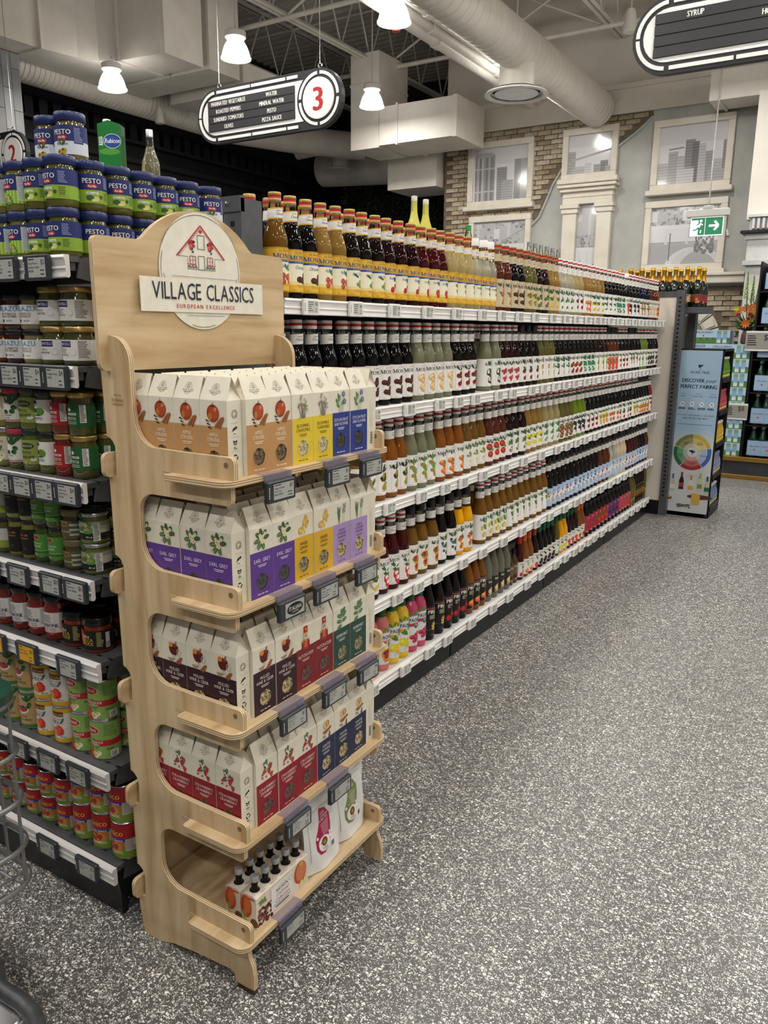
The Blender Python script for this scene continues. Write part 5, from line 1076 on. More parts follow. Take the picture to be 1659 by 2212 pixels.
def_jar('blkg', 'pesto_jar', .0265, .102, .012, cont('7a7a2c'), DKL, .025, dsl(.0265, .012, .078, '131210', [('t', 'pesto alla', 0, .061, .0058, 'c98a4a', .034), ('t', 'genovese', 0, .053, .0058, 'c98a4a', .034), ('e', -.012, .071, .008, .004, '4a4a46', 2), ('e', -.012, .071, .007, .0033, '131210', 3), ('e', .006, .028, .004, .004, '3a3a38', 2)]))
def_jar('yelg', 'pesto_jar', .0275, .094, .012, cont('4f5222'), DKL, .0265, dsl(.0275, .014, .066, 'c7c6bf', [('b', .014, .034, '8fa03a', 1), ('t', 'Pesto', 0, .05, .007, '2a2a2a', .03)]))
def_jar('pizz', 'sauce_jar', .0375, .092, .022, cont('8a2c0e'), mat('0d0d0e', .25, coat=.3), .0375, dsl(.0375, .010, .060, '161413', [('p', 'tom', -.012, .052, 1.3), ('t', 'Linico', -.004, .0425, .0075, 'e6e2da', .03), ('t', 'PIZZA', 0, .0325, .0085, 'cdb83a', .034), ('t', 'SAUCE', 0, .0225, .0085, 'cdb83a', .034), ('s', .024, .056, .043, 11, 'b9a86a', '161413'), ('r', .047, .014, .058, .054, 'd9d7d2', 2), ('c', .048, .016, .014)]))
for k_, c_ in (('carb', '24346a'), ('carr', 'b0243a')):
    def_jar(k_, 'sauce_jar', .034, .117, .016, cont('7a1a0c'), mat('101011', .3, coat=.3), .033, dsl(.034, .022, .078, 'dddad6', [('b', .022, .0235, c_, 2), ('b', .0765, .078, c_, 2), ('s', -.018, .070, .018, 6, '6a6a6a', 'd2cfca'), ('t', 'CARBONE.', 0, .038, .0095, '1f2a4a', .054), ('t', 'PIZZA SAUCE', 0, .0315, .0042, c_, .036), ('t', 'SAUCE A PIZZA', 0, .0262, .0038, c_, .04), ('s', .028, .073, .050, 12, '8a8a88', 'cfccc8')]))
def_jar('cang', 'sauce_can', .0375, .110, 0, None, None, 0, dsl(.0370, .005, .105, '88ad58', [('b', .040, .056, 'b3232c', 2), ('e', -.010, .082, .026, .012, 'e9e4da', 2), ('e', -.010, .082, .0245, .0105, 'b01f2a', 3), ('t', 'Aletti', -.010, .078, .010, 'f0ece2', .04), ('t', 'PIZZASAUCE', 0, .0475, .0065, 'f0ece2', .046), ('t', 'CLASSICA', 0, .0415, .0045, 'f0ece2', .03), ('p', 'tom', -.010, .026, 1.2, 3), ('p', 'jas', .004, .022, 1.1, 3.5), ('s', .026, .098, .064, 9, '5a7a3a', '88ad58'), ('r', .040, .008, .062, .026, 'e6e4de', 3), ('c', .043, .010, .013), ('s', .03, .034, .058, 2, '2a3a1e', '88ad58')]), 'can')
def_jar('cany', 'sauce_can', .0355, .106, 0, None, None, 0, dsl(.035, .005, .101, 'dcd9d4', [('b', .005, .016, 'd6a61e', 2), ('b', .088, .101, 'd6a61e', 2), ('r', -.022, .078, .020, .092, '5a2a1c', 3), ('t', 'Pastola', 0, .0805, .009, 'c9a24a', .038), ('t', 'CLASSIC SAUCE', 0, .069, .004, '8a3a3a', .03), ('t', 'PIZZA', 0, .057, .009, '2a2a2a', .032), ('e', -.002, .034, .019, .012, '8a3a1e', 3), ('e', -.002, .034, .017, .0105, 'd8864a', 3.5), ('p', 'tom', .012, .046, 1.0, 4), ('t', '398 mL', .016, .0185, .004, '2a2a2a'), ('s', .040, .094, .056, 20, '8a8a86', 'd2cfca')]), 'can')
def_jar('canb', 'sauce_can', .0365, .110, 0, None, None, 0, dsl(.036, .005, .105, 'b99a66', [('b', .005, .014, '4a7a2c', 2), ('b', .099, .105, '4a7a2c', 2), ('r', -.022, .088, .020, .097, 'd9d2bd', 3), ('t', 'TERISCO', 0, .0895, .0065, '3a4a3a', .036), ('e', -.004, .058, .021, .013, 'e6e0d2', 3), ('e', -.004, .060, .018, .010, 'b02a3a', 3.5), ('p', 'leaf', .012, .072, 1.2, 4), ('t', 'SALSA', -.002, .035, .006, '2f4a26', .03), ('t', 'PER LA PIZZA', 0, .025, .0065, '2f4a26', .042), ('r', .034, .016, .062, .1, '8a5a3a', 2), ('s', .037, .094, .060, 12, '6a6a66', 'cfc9ba'), ('r', .038, .018, .060, .036, 'e6e4de', 3), ('c', .041, .02, .013)]), 'can')
UN = lambda h: [('b', .004, h * .33, '7a9434', 1), ('b', h * .33, h * .55, 'b8702c', .8), ('b', h * .56, h - .004, 'a81a22', 2), ('b', h * .50, h * .58, '26389a', 2.5), ('t', 'Unico', 0, h * .66, h * .16, 'e6b83a', .05), ('t', 'Pizza Sauce', 0, h * .508, h * .065, 'eeeae2', .046, 5), ('e', -.004, h * .34, .026, h * .16, 'c9823a', 3), ('e', -.008, h * .36, .02, h * .12, '9a3220', 3.5)] + [('e', -.016 + (i * 7 % 17) * .0012, h * (.28 + (i * 5 % 9) * .02), .003, .002, 'd8a05a' if i % 2 else 'c2452a', 4) for i in range(10)] + [('t', 'AUTHENTIC', .002, h * .17, h * .07, 'f0ece2', .042, 5), ('s', .030, h * .55, .060, 9, '6a6a66', 'd6d2c8'), ('t', '398 mL', .0, h * .06, h * .04, '2a3a1e')]
def_jar('unil', 'sauce_can', .0375, .106, 0, None, None, 0, dsl(.037, .005, .101, 'a81a22', UN(.106)), 'can'); def_jar('unis', 'sauce_can', .0335, .078, 0, None, None, 0, dsl(.033, .005, .073, 'a81a22', UN(.078)), 'can')
lname = ['top', 'second', 'third', 'fourth', 'fifth', 'sixth', 'bottom']
DES = {'mart': ('jar of rocket pesto with gold lid and white label', 's'), 'mart2': ('green pesto jar with gold lid and barcoded label', 's'), 'bela': ('pale artichoke pesto jar with sky blue lettering', 's'), 'belb': ('dark dried tomato pesto jar with sky blue lettering', 's'), 'belc': ('rust aubergine pesto jar with sky blue lettering', 's'),
       'srg': ('green-labelled pesto jar with gold lid', 's'), 'srr': ('red-labelled tomato pesto jar with gold lid', 's'), 'basw': ('pesto jar with white basil leaf label and black lid', 's'), 'mant': ('pesto jar with light green label and dark green lid', 's'), 'chek': ('pesto jar with red checked label and pink lid', 's'), 'crem': ('pesto jar with cream label and silver lid', 's'),
       'p184': ('squat pesto jar with silver lid and grey black label', 's'), 'gold': ('squat pesto jar with dull gold lid and striped label', 's'), 'orgn': ('slim bright green organic pesto jar', 's'), 'blkg': ('slim pesto jar with black label and orange script', 's'), 'yelg': ('pesto jar with grey and lime label', 's'),
       'pizz': ('squat black-lidded pizza sauce jar with black label', 's'), 'carb': ('tall red sauce jar with navy bordered white label', 's'), 'carr': ('tall red sauce jar with red bordered white label', 's'), 'cang': ('green pizza sauce can with red band', 's'), 'cany': ('white and yellow pizza sauce can', 's'), 'canb': ('beige pizza sauce can with red bowl picture', 's'), 'unil': ('large red pizza sauce can with blue ribbon', 's'), 'unis': ('small red pizza sauce can with blue ribbon', 's')}
def column(k, key, xc, nz, ny, rz=0., y0=None, noise=.12):
    name, r, h = JARS[key][:3]
    for j in range(ny):
        for i in range(nz):
            yy = (y0 or YE + .026 + r) + j * (2 * r + .003)
            lab = '%s, %s%s, %s end cap shelf' % (DES[key][0], ('upper ' if i else 'lower ') if nz > 1 else '', 'front' if j == 0 else 'rear', lname[k])
            put(key, (xc + random.uniform(-.001, .001), yy, LZ[k] + i * h), lab, '%s on the end cap' % DES[key][0], rz + random.uniform(-noise, noise))
def xat(pxc, py, r): return at(pxc, py, y=YE + .026 + r).x
rowspec = {1: [('mart', 172, 745), ('mart2', 0, 0), ('bela', 0, 0), ('belb', 0, 0), ('belc', 0, 0), ('belb', 0, 0), ('bela', 0, 0)], 2: [('srg', 185, 990), ('srr', 0, 0), ('basw', 0, 0), ('mant', 0, 0), ('chek', 0, 0), ('crem', 0, 0), ('mant', 0, 0), ('crem', 0, 0)],
           3: [('p184', 210, 1210), ('gold', 0, 0), ('orgn', 0, 0), ('orgn', 0, 0), ('blkg', 0, 0), ('blkg', 0, 0), ('yelg', 0, 0), ('yelg', 0, 0)], 4: [('pizz', 214, 1385), ('pizz', 0, 0), ('carr', 0, 0), ('carr', 0, 0), ('carb', 0, 0), ('carb', 0, 0), ('carb', 0, 0)],
           5: [('cang', 232, 1615), ('cang', 0, 0), ('cany', 0, 0), ('cany', 0, 0), ('canb', 0, 0), ('canb', 0, 0), ('canb', 0, 0)], 6: [('unil', 276, 1827), ('unil', 0, 0), ('unil', 0, 0), ('unis', 0, 0), ('unis', 0, 0), ('unis', 0, 0), ('unis', 0, 0), ('unis', 0, 0)]}
for k, spec in rowspec.items():
    x = None; pr_ = 0
    for key, pxc, py in spec:
        r = JARS[key][1]
        if x is None: x = xat(pxc, py, r)
        else: x -= pr_ + r + .0025
        pr_ = r; nz = 1 if k == 4 else 2; ny = 2
        column(k, key, x, nz, ny, rz=random.uniform(-.05, .15))
# stacked pesto jars on the top shelf: a front row and a column running back along the end
xf = xat(140, 500, .0352); pg = 'navy-lidded pesto jars stacked on the end cap'
for i in range(6):
    for z in range(2):
        key = 'pesto' if i < 2 else 'checkpesto'
        put(key, (xf - i * .0725, YE + .0612, LZ[0] + z * .108), ('navy-lidded pesto jar, %s label, %s front row, top shelf' % ('plain green' if i < 2 else 'checked green', 'upper' if z else 'lower')), pg, .0 + .1 * (i % 2))
for j in range(1, 7):
    for z in range(2): put('pesto' if j < 6 else 'rustico', (xf + .004, YE + .0612 + j * .0735 + (.012 if j == 6 else 0), LZ[0] + z * .108 - (.02 if j == 6 and z else 0) * 0), ('%s jar of pesto facing the bottle aisle along the shelf end' % ('upper' if z else 'lower')) if j < 6 else ('beige-labelled pesto jar beside the slotted post, %s' % ('upper' if z else 'lower')), pg, PI / 2 - .55)
for i in range(1, 5):
    for z in range(2): put('pesto', (xf - i * .0725, YE + .0612 + .0735, LZ[0] + z * .108), 'pesto jar in the second row of the top end cap shelf, %s' % ('upper' if z else 'lower'), pg, 0)
for i in (1, 2): put('rustico', (xf - (i - .0) * .0725 + .02, YE + .0612 + .075, LZ[0] + .216), 'single pesto jar with pale label set on top of the stack', pg, .35)
# things standing further back
p = at(243, 330, x=-2.6); t = thing('juice_carton', 'green juice carton with blue oval and white screw cap behind the pesto jars', 'carton', (p.x, p.y, 1.65), .55)
CG = mat('1f7a35', .3, coat=.4)
part('carton_body', Geo().prism([(-.042, 0), (.042, 0), (.042, .225), (0, .238), (-.042, .225)], -.03, .03, 'y').box(-.042, .042, -.0305, .0305, 0, .222), CG, t)
a = Art(); a.ell(.012, .165, .034, .026, 'dfe6ee', 1, 20); a.ell(.012, .165, .032, .024, '1f4a9a', 2, 20); a.text('Rubicon', .012, .158, .017, 'f2f4f6', maxw=.056, shear=.15, bold=.02); a.rect(-.038, .15, -.024, .18, 'e6e6e0', 2); a.lines(-.037, .178, -.025, 5, .005, .002, INK, 3); a.ell(.0, .128, .04, .012, '4f9a3a', .5)
part('front_print', a.mesh('front_print', base=.0306), None, t); part('cap', Geo().lathe([(.014, 0), (.0145, .002), (.0145, .012), (.013, .014), (0, .014)], 16), mat('efeeea', .35), t, (-.015, 0, .232))
tt = tag(part('display_shelf', Geo().box(-2.9, -2.49, 1.88, 2.6, 1.985, 2.02), DARKSTEEL), 'dark top shelf behind the end cap holding the carton', 'shelf')
part('shelf_leg', Geo().box(-2.86, -2.82, 2.2, 2.24, 0, 1.985), WHITEP, tt); part('shelf_leg', Geo().box(-2.54, -2.50, 2.2, 2.24, 0, 1.985), WHITEP, tt)
for o in bpy.data.objects:
    if o.name.startswith('juice_carton'): o.location.z = 2.021
p = at(325, 340, x=-2.62); bottle('clear_glass_bottle', [(.034, 0), (.036, .004), (.036, .11), (.033, .135), (.022, .165), (.0145, .19), (.0125, .235)], 18, [0, 0, 0, 0, 0, 1, 1], [mat('c9c4a0', .08, coat=.5, trans=.85, name='pale_clear_liquid'), GLASS], None, (p.x, p.y, 2.021), 'clear glass bottle with silver screw cap behind the pesto jars', None, cap=[(.0145, .225), (.0145, .252), (.013, .254), (0, .254)], capm=SILV)

# ============================================================ plywood tea stand
SZ = [1.207, .937, .666, .394, .134]
PY0, PY1, TH = 1.136, 1.692, .012
stand = thing('tea_stand', 'birch plywood tea display stand with slotted shelves and a printed header', 'display stand')
def side_poly():
    xb, xs_, xf_ = -1.433, -1.338, -1.057
    P = []
    for i, z in enumerate(SZ):                       # front outline, top to bottom
        if i == 0: P += [(-1.405, 1.486)] + arc(-1.395, 1.43, .054, 85, 0, 6) + [(xs_ - .002, z + .12)]
        else: zt_ = SZ[i - 1] - .053; P += arc(xs_ + .045, zt_ - .045, .045, 90, 180, 6) + [(xs_, z + .115)]
        P += arc(xs_ + .062, z + .109, .062, 183, 262, 6) + [(-1.20, z + .046)] + arc(xf_ - .012, z + .034, .012, 90, 0, 3) + [(xf_, z)]
        P += [(xf_ - .010, z - .012)]
        if i < 4: P += arc(xf_ - .022, z - .041, .012, 0, -90, 3)
        else: P += arc(xf_ - .045, z - .075, .05, 40, 0, 4) + [(-1.050, .05), (-1.050, .012), (-1.060, .010), (-1.108, .010), (-1.110, .032), (-1.122, .036), (-1.24, .026), (-1.31, .016), (-1.345, .004), (-1.36, 0), (-1.416, 0)]
    for z in SZ[::-1]:                               # back edge, upwards, with a bite above each tab
        P += [(xb + .004, z - .055), (xb + .004, z - .028), (-1.405, z - .024), (-1.402, z + .028)] + arc(-1.433, z + .031, .031, 0, 80, 4)
    P += [(xb, 1.42), (-1.425, 1.47)]
    return P
sp_ = side_poly()
for nm, ya in (('side_panel', PY0), ('side_panel', PY1 - TH)):
    s_ = part(nm, Geo().prism(sp_, ya, ya + TH, 'y', 0, 1), [WOODV, PLY['Y']], stand)
    for z in SZ: part('peg_hole', Geo().cyl((-1.078, ya - .0006, z + .030), (-1.078, ya + .0003, z + .030), .0058, 12), mat('7a5f3e', .8), s_)
part('leveling_wedge', Geo().prism([(-1.105, 0), (-1.050, 0), (-1.050, .012), (-1.062, .0112)], PY0 - .002, PY0 + TH, 'y'), mat('4a2a22', .7), stand)
a = Art(); a.text('Made in Italy', 0, .016, .0045, '7a5f3e', L=1, shear=.2, sx=.7); a.text('Exclamaa', 0, .004, .0085, '8a6a44', L=1, sx=.8); a.rect(-.02, -.001, .02, .0, '8a6a44', 1); a.rect(-.016, -.004, .016, -.003, '8a6a44', 1)
part('burned_mark', a.mesh('burned_mark'), None, stand, (-1.385, PY0, 1.342))
for i, z in enumerate(SZ):
    W0, W1 = 1.108, 1.720; pl_ = [(-1.402, PY0 + TH), (-1.402, PY1 - TH), (-1.26, PY1 - TH), (-1.26, PY1)] + [(-1.225, W1)] + arc(-1.083, W1 - .03, .03, 90, 0, 5) + arc(-1.083, W0 + .03, .03, 0, -90, 5) + [(-1.222, W0)] + arc(-1.222, W0 + .008, .008, 270, 180, 3)[1:] + [(-1.230, PY0 - .001), (-1.26, PY0), (-1.26, PY0 + TH)]
    part('shelf_board', Geo().prism(pl_, z - TH, z, 'z', 0, 1), [WOODH, PLY['Z']], stand)
    tb = [(PY0 - .003, z + .026)] + arc(PY0 - .006, z + .012, .014, 90, 180, 4) + arc(PY0 - .006, z - .014, .014, 180, 270, 4) + [(PY1 + .006, z - .028)] + arc(PY1 + .006, z - .014, .014, 270, 360, 4) + arc(PY1 + .006, z + .012, .014, 0, 90, 4)
    part('back_rail', Geo().prism(tb, -1.430, -1.418, 'x', 0, 1), [WOODH, PLY['X']], stand)
part('back_panel', Geo().box(-1.418, -1.410, PY0 + TH, PY1 - TH, SZ[4] - .02, 1.30), WOODH, stand)
yc = 1.4155; hp = rrect(1.111, 1.72, 1.410, 1.686, .016)
hp = [(1.111 + .016, 1.410)] + [(1.72 - .016, 1.410)] + arc(1.704, 1.426, .016, -90, 0, 3) + arc(1.704, 1.67, .016, 0, 90, 3) + [(yc + .182, 1.687), (yc + .172, 1.693)] + arc(yc, 1.525, .24, 44.3, 135.7, 18) + [(yc - .172, 1.693), (yc - .182, 1.687)] + arc(1.127, 1.67, .016, 90, 180, 3) + arc(1.127, 1.426, .016, 180, 270, 3)
hd = part('header_board', Geo().prism(hp, -1.412, -1.400, 'x', 0, 1), [WOODH, PLY['X']], stand)
CARD = nodemat('cream_card', b_noise('dedacb', 'e6e2d4', 40, .7))
gg = Geo().prism(arc(yc, 1.630, .132, 0, 360, 40)[:-1], -1.3985, -1.3975, 'x'); part('round_card', gg, CARD, hd)
bn = []
for k in range(9): bn.append(k)
gg = Geo(); N = 48                                   # banner card, its left end curling off the board
for k in range(N + 1):
    t_ = k / N; yy = 1.2165 + (1.629 - 1.2165) * t_; lift = .009 * max(0, 1 - t_ * 16) ** 2
    for z in (1.537, 1.6115): gg.v.append((-1.3955 + lift, yy, z))
for k in range(N): gg.f.append((2 * k, 2 * k + 2, 2 * k + 3, 2 * k + 1)); gg.m.append(0); gg.sm.append(True)
part('banner_card', gg, CARD, hd)
a = Art(); NV = '23283a'; HY = lambda z: .005 + (z + .022) * .811
_line, _ell, _ring, _poly = a.line, a.ell, a.ring, a.poly; NV = '23283a'; RD = 'b3232f'; GN = '2a4a44'
a.ring(0, 0, .1275, .1275, .0011, NV, 1, 40)
a.line(-.09, -.005 + .0, .09, -.005, .0009, NV, 1) if 0 else None
a.line(-.0, .1, -.078, .012, .0032, RD, 1); a.line(0, .1, .078, .012, .0032, RD, 1)
for i in range(18):
    t_ = (i + .5) / 18
    for s_ in (-1, 1): a.ring(s_ * .073 * t_, .093 - .081 * t_, .0026, .0026, .0008, RD, 2, 6)
a.line(-.078, .012, -.044, .012, .001, GN, 1); a.line(.078, .012, .044, .012, .001, GN, 1); a.line(-.044, .012, -.044, -.022, .001, GN, 1); a.line(.044, .012, .044, -.022, .001, GN, 1); a.line(-.046, -.022, .046, -.022, .001, GN, 1)
def rectline(x0, y0, x1, y1, w_, c): [a.line(*q, w_, c, 2) for q in ((x0, y0, x1, y0), (x1, y0, x1, y1), (x1, y1, x0, y1), (x0, y1, x0, y0))]
rectline(-.011, .035, .011, .073, .0016, GN); rectline(-.010, -.022, .010, .016, .0016, GN)
for s_ in (-1, 1):
    rectline(s_ * .028 - .009, -.008, s_ * .028 + .009, .014, .002, RD); a.line(s_ * .028, -.008, s_ * .028, .014, .001, GN, 2); a.line(s_ * .028 - .009, .003, s_ * .028 + .009, .003, .001, GN, 2)
    for i, (x, y, r_, c) in enumerate([(.0, .052, .007, RD), (-.004, .044, .005, 'd8625a'), (.006, .042, .005, RD), (0, .034, .004, NV), (-.007, .05, .004, NV), (.007, .053, .004, GN), (.003, .026, .003, NV), (-.004, .036, .004, 'c9404a')]): a.ell(s_ * .030 + x, y, r_, r_, c, 2 + i * .1, 8)
    for i in range(6): a.ell(s_ * (.016 + i * .005), -.017 + .002 * (i % 2), .0018, .0036, NV if i % 2 else GN, 2, 6); a.ell(s_ * (.018 + i * .005), -.011 + .003 * (i % 2), .0022, .002, RD, 2.5, 6)
a.ell(-.0022, .0845, .0032, .0032, RD, 2); a.ell(.0022, .0845, .0032, .0032, RD, 2); a.poly([(-.0052, .0838), (.0052, .0838), (0, .0775)], RD, 2)
a.p = [(L, k_, [(x, HY(z) if n_ > 0 else z) for x, z in q]) if k_ >= 0 and max(abs(v) for p in q for v in p) < .1251 else (L, k_, q) for n_, (L, k_, q) in enumerate(a.p, 1)]
part('house_print', a.mesh('house_print'), None, hd, (-1.3972, yc, 1.630), PI / 2)
a = Art(); a.line(-.105, .0415, .105, .0415, .0009, NV, 1); a.line(-.062, -.046, .062, -.046, .0009, NV, 1)
a.text('VILLAGE CLASSICS', .002, -.010, .039, NV, maxw=.335); a.text('EUROPEAN EXCELLENCE', .002, -.029, .0092, RD, maxw=.24, gap=.30, bold=.02)
for q in a.p: q
part('banner_print', a.mesh('banner_print'), None, hd, (-1.3952, 1.4235, 1.5755), PI / 2)

# ------------------------------------------------------------ tea cartons
CW, CD, CE, CH = .0738, .0415, .155, .200
CART = nodemat('cream_carton', b_noise('dcd6c3', 'e3ddcb', 30, .55)); CIN = '8a4a24'
def cinn(a, x, y, s=1., rot=.8):
    for k in (0, 1):
        dx_, dy_ = math.cos(rot + k * .25) * .011 * s, math.sin(rot + k * .25) * .011 * s; x_ = x + k * .006 * s
        a.line(x_ - dx_, y - dy_, x_ + dx_, y + dy_, .0052 * s, CIN, 3 + k * .4); a.line(x_ - dx_, y - dy_ + .001, x_ + dx_, y + dy_ + .001, .0014 * s, 'b3703c', 3.2 + k * .4)
def leafp(a, x, y, an, l, c, wd=.42, L=2): a.ell(x + math.cos(an) * l / 2, y + math.sin(an) * l / 2, l / 2, l * wd / 2, c, L, 9, an); a.line(x, y, x + math.cos(an) * l * .9, y + math.sin(an) * l * .9, .0005, 'c9d0b4', L + .2)
def tea_pic(a, k):
    r = random.Random(k)
    if k == 'apple':
        for i, (x, y, rx, ry, c) in enumerate([(0, .0, .0148, .0158, '93301a'), (.001, .0005, .0132, .0145, 'a63c20'), (.003, .002, .010, .012, 'b24a28'), (-.007, -.006, .0045, .007, 'b0762f'), (.006, .007, .003, .0035, 'd08a62'), (0, .0128, .006, .0018, '6a3212')]): a.ell(x, y, rx, ry, c, 2 + i * .2, 16)
        a.line(0, .012, .001, .020, .0013, '5a3a1e', 4); cinn(a, .013, -.016, 1.05)
        for i in range(3): a.line(-.016 + i * .003, -.013 - i * .006, -.010 + i * .003, -.015 - i * .006, .002, '4a2c1c', 3); a.ell(-.016 + i * .003, -.013 - i * .006, .002, .002, '3a2016', 3.3, 6)
    elif k == 'cham':
        for i in range(26):
            x, y = r.uniform(-.014, .016), r.uniform(-.012, .02); a.ring(x, y, .0028, .0024, .0005, '4a4638', 2, 7); a.ell(x, y, .001, .001, 'b9a85a', 2.4, 5); a.line(x, y, x * .4, -.024, .0004, '4a4638', 1.8)
        a.line(0, -.005, -.012, -.026, .0007, '4a4638', 2)
    elif k == 'ceyl':
        for i in range(5): a.line(-.006 + i * .003, -.026, -.012 + i * .006, .01, .0006, '4a6a3a', 1.8)
        for x, y, an in ((-.01, -.004, 2.3), (-.006, .004, 1.9), (-.004, -.012, 2.6), (.002, -.008, .9), (-.008, .0, 1.2)): leafp(a, x, y, an, .014, '3f7a3a')
        for x, y in ((.009, .015), (.013, -.001)):
            for q in range(9): leafp(a, x, y, q * .7, .0065, '3a3f9a', .5, 3)
    elif k == 'earl':
        for an in (2.4, 3.3, 4.2, 5.0, .2, .9, 1.7): leafp(a, math.cos(an) * .004, math.sin(an) * .004, an, .018, '3c5a30' if an < 3 else '4f6e3a', .5)
        a.line(0, 0, -.018, -.016, .0008, '5a4a2a', 1.6)
        for i in range(9):
            x, y = r.uniform(-.008, .010), r.uniform(-.006, .010)
            for q in range(5): a.ell(x + math.cos(q * 1.257) * .0024, y + math.sin(q * 1.257) * .0024, .0023, .0014, 'e9e0bd', 3 + i * .05, 6, q * 1.257)
            a.ell(x, y, .0011, .0011, 'c9a23a', 3.6, 5)
    elif k == 'ging':
        for x, y, rx, ry, c in ((.008, .012, .006, .0085, 'd2a84a'), (.003, .006, .006, .005, 'dcb866'), (.013, .004, .005, .004, 'caa045'), (.010, -.003, .0045, .006, 'd8b25a'), (.001, .0, .004, .003, 'caa045')): a.ell(x, y, rx, ry, c, 2 + y * 20, 9)
        a.ring(-.008, -.010, .010, .008, .0042, 'd9a81e', 3, 12, 20, 300); a.ring(-.002, -.014, .0075, .006, .003, 'e6c24a', 3.4, 12, -60, 220)
    elif k == 'lav':
        for i in range(16): a.line(-.009, -.022, -.009 + r.uniform(-.009, .007), r.uniform(.002, .016), .0009, '4a7a4a', 2 + i * .02)
        for x in (.006, .012):
            a.line(x - .003, -.024, x + .002, .02, .0006, '5a6a4a', 2)
            for i in range(7): a.ell(x + r.uniform(-.002, .003), .0 + i * .003, .0017, .0012, '2f3a4a', 3, 6)
    elif k == 'mull':
        a.ell(.0, .004, .0125, .013, '5a1210', 2, 12); a.rect(-.0125, .004, .0125, .012, '5a1210', 2); a.ell(0, .012, .0125, .003, '7a2018', 2.5, 12); a.ell(-.007, .013, .006, .0055, 'd9862a', 2.8, 10); a.ring(.014, .0, .006, .008, .0014, 'cbbba8', 2, 10)
        a.line(.004, .010, .008, .022, .0028, CIN, 3); a.rect(-.0016, -.014, .0016, -.008, 'cdbfae', 2); a.ell(0, -.014, .007, .0022, 'cdbfae', 2, 10); cinn(a, .012, -.018, .85)
        for i in range(5): a.ell(-.014 + i * .003, -.017 - (i % 2) * .003, .0022, .0016, '8a5a34', 3, 6)
    elif k == 'nutc':
        a.rect(-.0065, .008, .0065, .024, 'a8231f', 2); a.rect(-.0072, .007, .0072, .010, 'c9a24a', 3); a.ell(0, .017, .003, .003, 'd8b45a', 3, 5); a.rect(-.006, -.002, .006, .008, 'd8b08a', 2); a.rect(-.008, -.006, -.005, .007, 'd9d2bd', 2.5); a.rect(.005, -.006, .008, .007, 'd9d2bd', 2.5)
        a.ell(-.0025, .004, .001, .001, '1a1a1a', 3, 6); a.ell(.0025, .004, .001, .001, '1a1a1a', 3, 6); a.poly([(-.004, -.001), (.004, -.001), (0, -.009)], 'e2dccb', 3); a.rect(-.005, .0, .005, .0012, '3a2a20', 3.3)
        a.rect(-.010, -.028, .010, -.006, 'a3211f', 1.6); a.rect(-.0035, -.028, .0035, -.006, 'b8342c', 1.8)
        for i in range(4): a.rect(-.006, -.010 - i * .004, .006, -.0085 - i * .004, 'c9a24a', 2)
        for s_ in (-1, 1): a.ell(s_ * .011, -.008, .003, .0025, 'c9a24a', 2, 8); a.rect(s_ * .0115 - .002, -.026, s_ * .0115 + .002, -.01, '8a1c1c', 1.5)
    elif k == 'mint':
        for x, y, an in ((-.002, .002, 2.6), (0, .004, 1.6), (.002, .002, .7), (-.002, -.008, 2.9), (.001, -.008, .3), (-.001, -.016, 3.5), (.003, .008, 1.1)): leafp(a, x, y, an, .018, '3f7a46', .5)
        a.line(.002, .01, -.004, -.024, .0008, '3f6a3a', 2)
    elif k == 'straw':
        for i in range(9): leafp(a, r.uniform(-.01, .008), r.uniform(-.004, .014), r.uniform(0, 6), .011, '3c5f38', .6)
        for i in range(10): x, y = r.uniform(-.016, -.002), r.uniform(-.016, .006); a.ell(x, y, .0024, .0024, 'a8202a', 3 + i * .05, 8); a.ell(x - .0006, y + .0008, .0008, .0008, 'd86a62', 3.6, 5)
        for x, y in ((.006, -.006), (.011, .004), (.013, -.016)): a.poly([(x - .005, y + .004), (x, y + .006), (x + .005, y + .004), (x + .003, y - .003), (x, y - .007), (x - .003, y - .003)], 'bf2c2a', 3.2); a.ell(x, y + .005, .004, .0015, '4a6a34', 3.6, 6)
        for i in range(4): a.ell(r.uniform(-.008, .004), r.uniform(.006, .014), .0028, .0028, 'e6e2d2', 3.4, 7)
    elif k == 'wint':
        a.ring(-.002, .010, .008, .009, .003, 'dcb060', 2, 14); a.ring(.005, .012, .007, .008, .003, 'c98a3a', 2.3, 14); cinn(a, .0, -.004, 1.1, .1)
        for i in range(5): a.poly([(.008 + r.uniform(-.003, .008), -.010 - i * .003), (.014 + r.uniform(-.003, .003), -.008 - i * .003), (.011, -.014 - i * .003)], '6a3a20', 3)
        for i in range(4): a.ell(-.012 + i * .003, -.014 - (i % 2) * .004, .002, .0015, '5a3a1e', 3, 6)
BOTT = {'b': b_tea('171310', '8a7050'), 'g': b_tea('8a7a4a', 'd9cfa2'), 'k': b_tea('0b0b0c', '4a4a4a'), 'o': b_tea('3a3422', 'a89a6a'), 'r': b_tea('120c0c', '7a4a3e'), 'm': b_tea('4a3a22', 'd2c08a')}
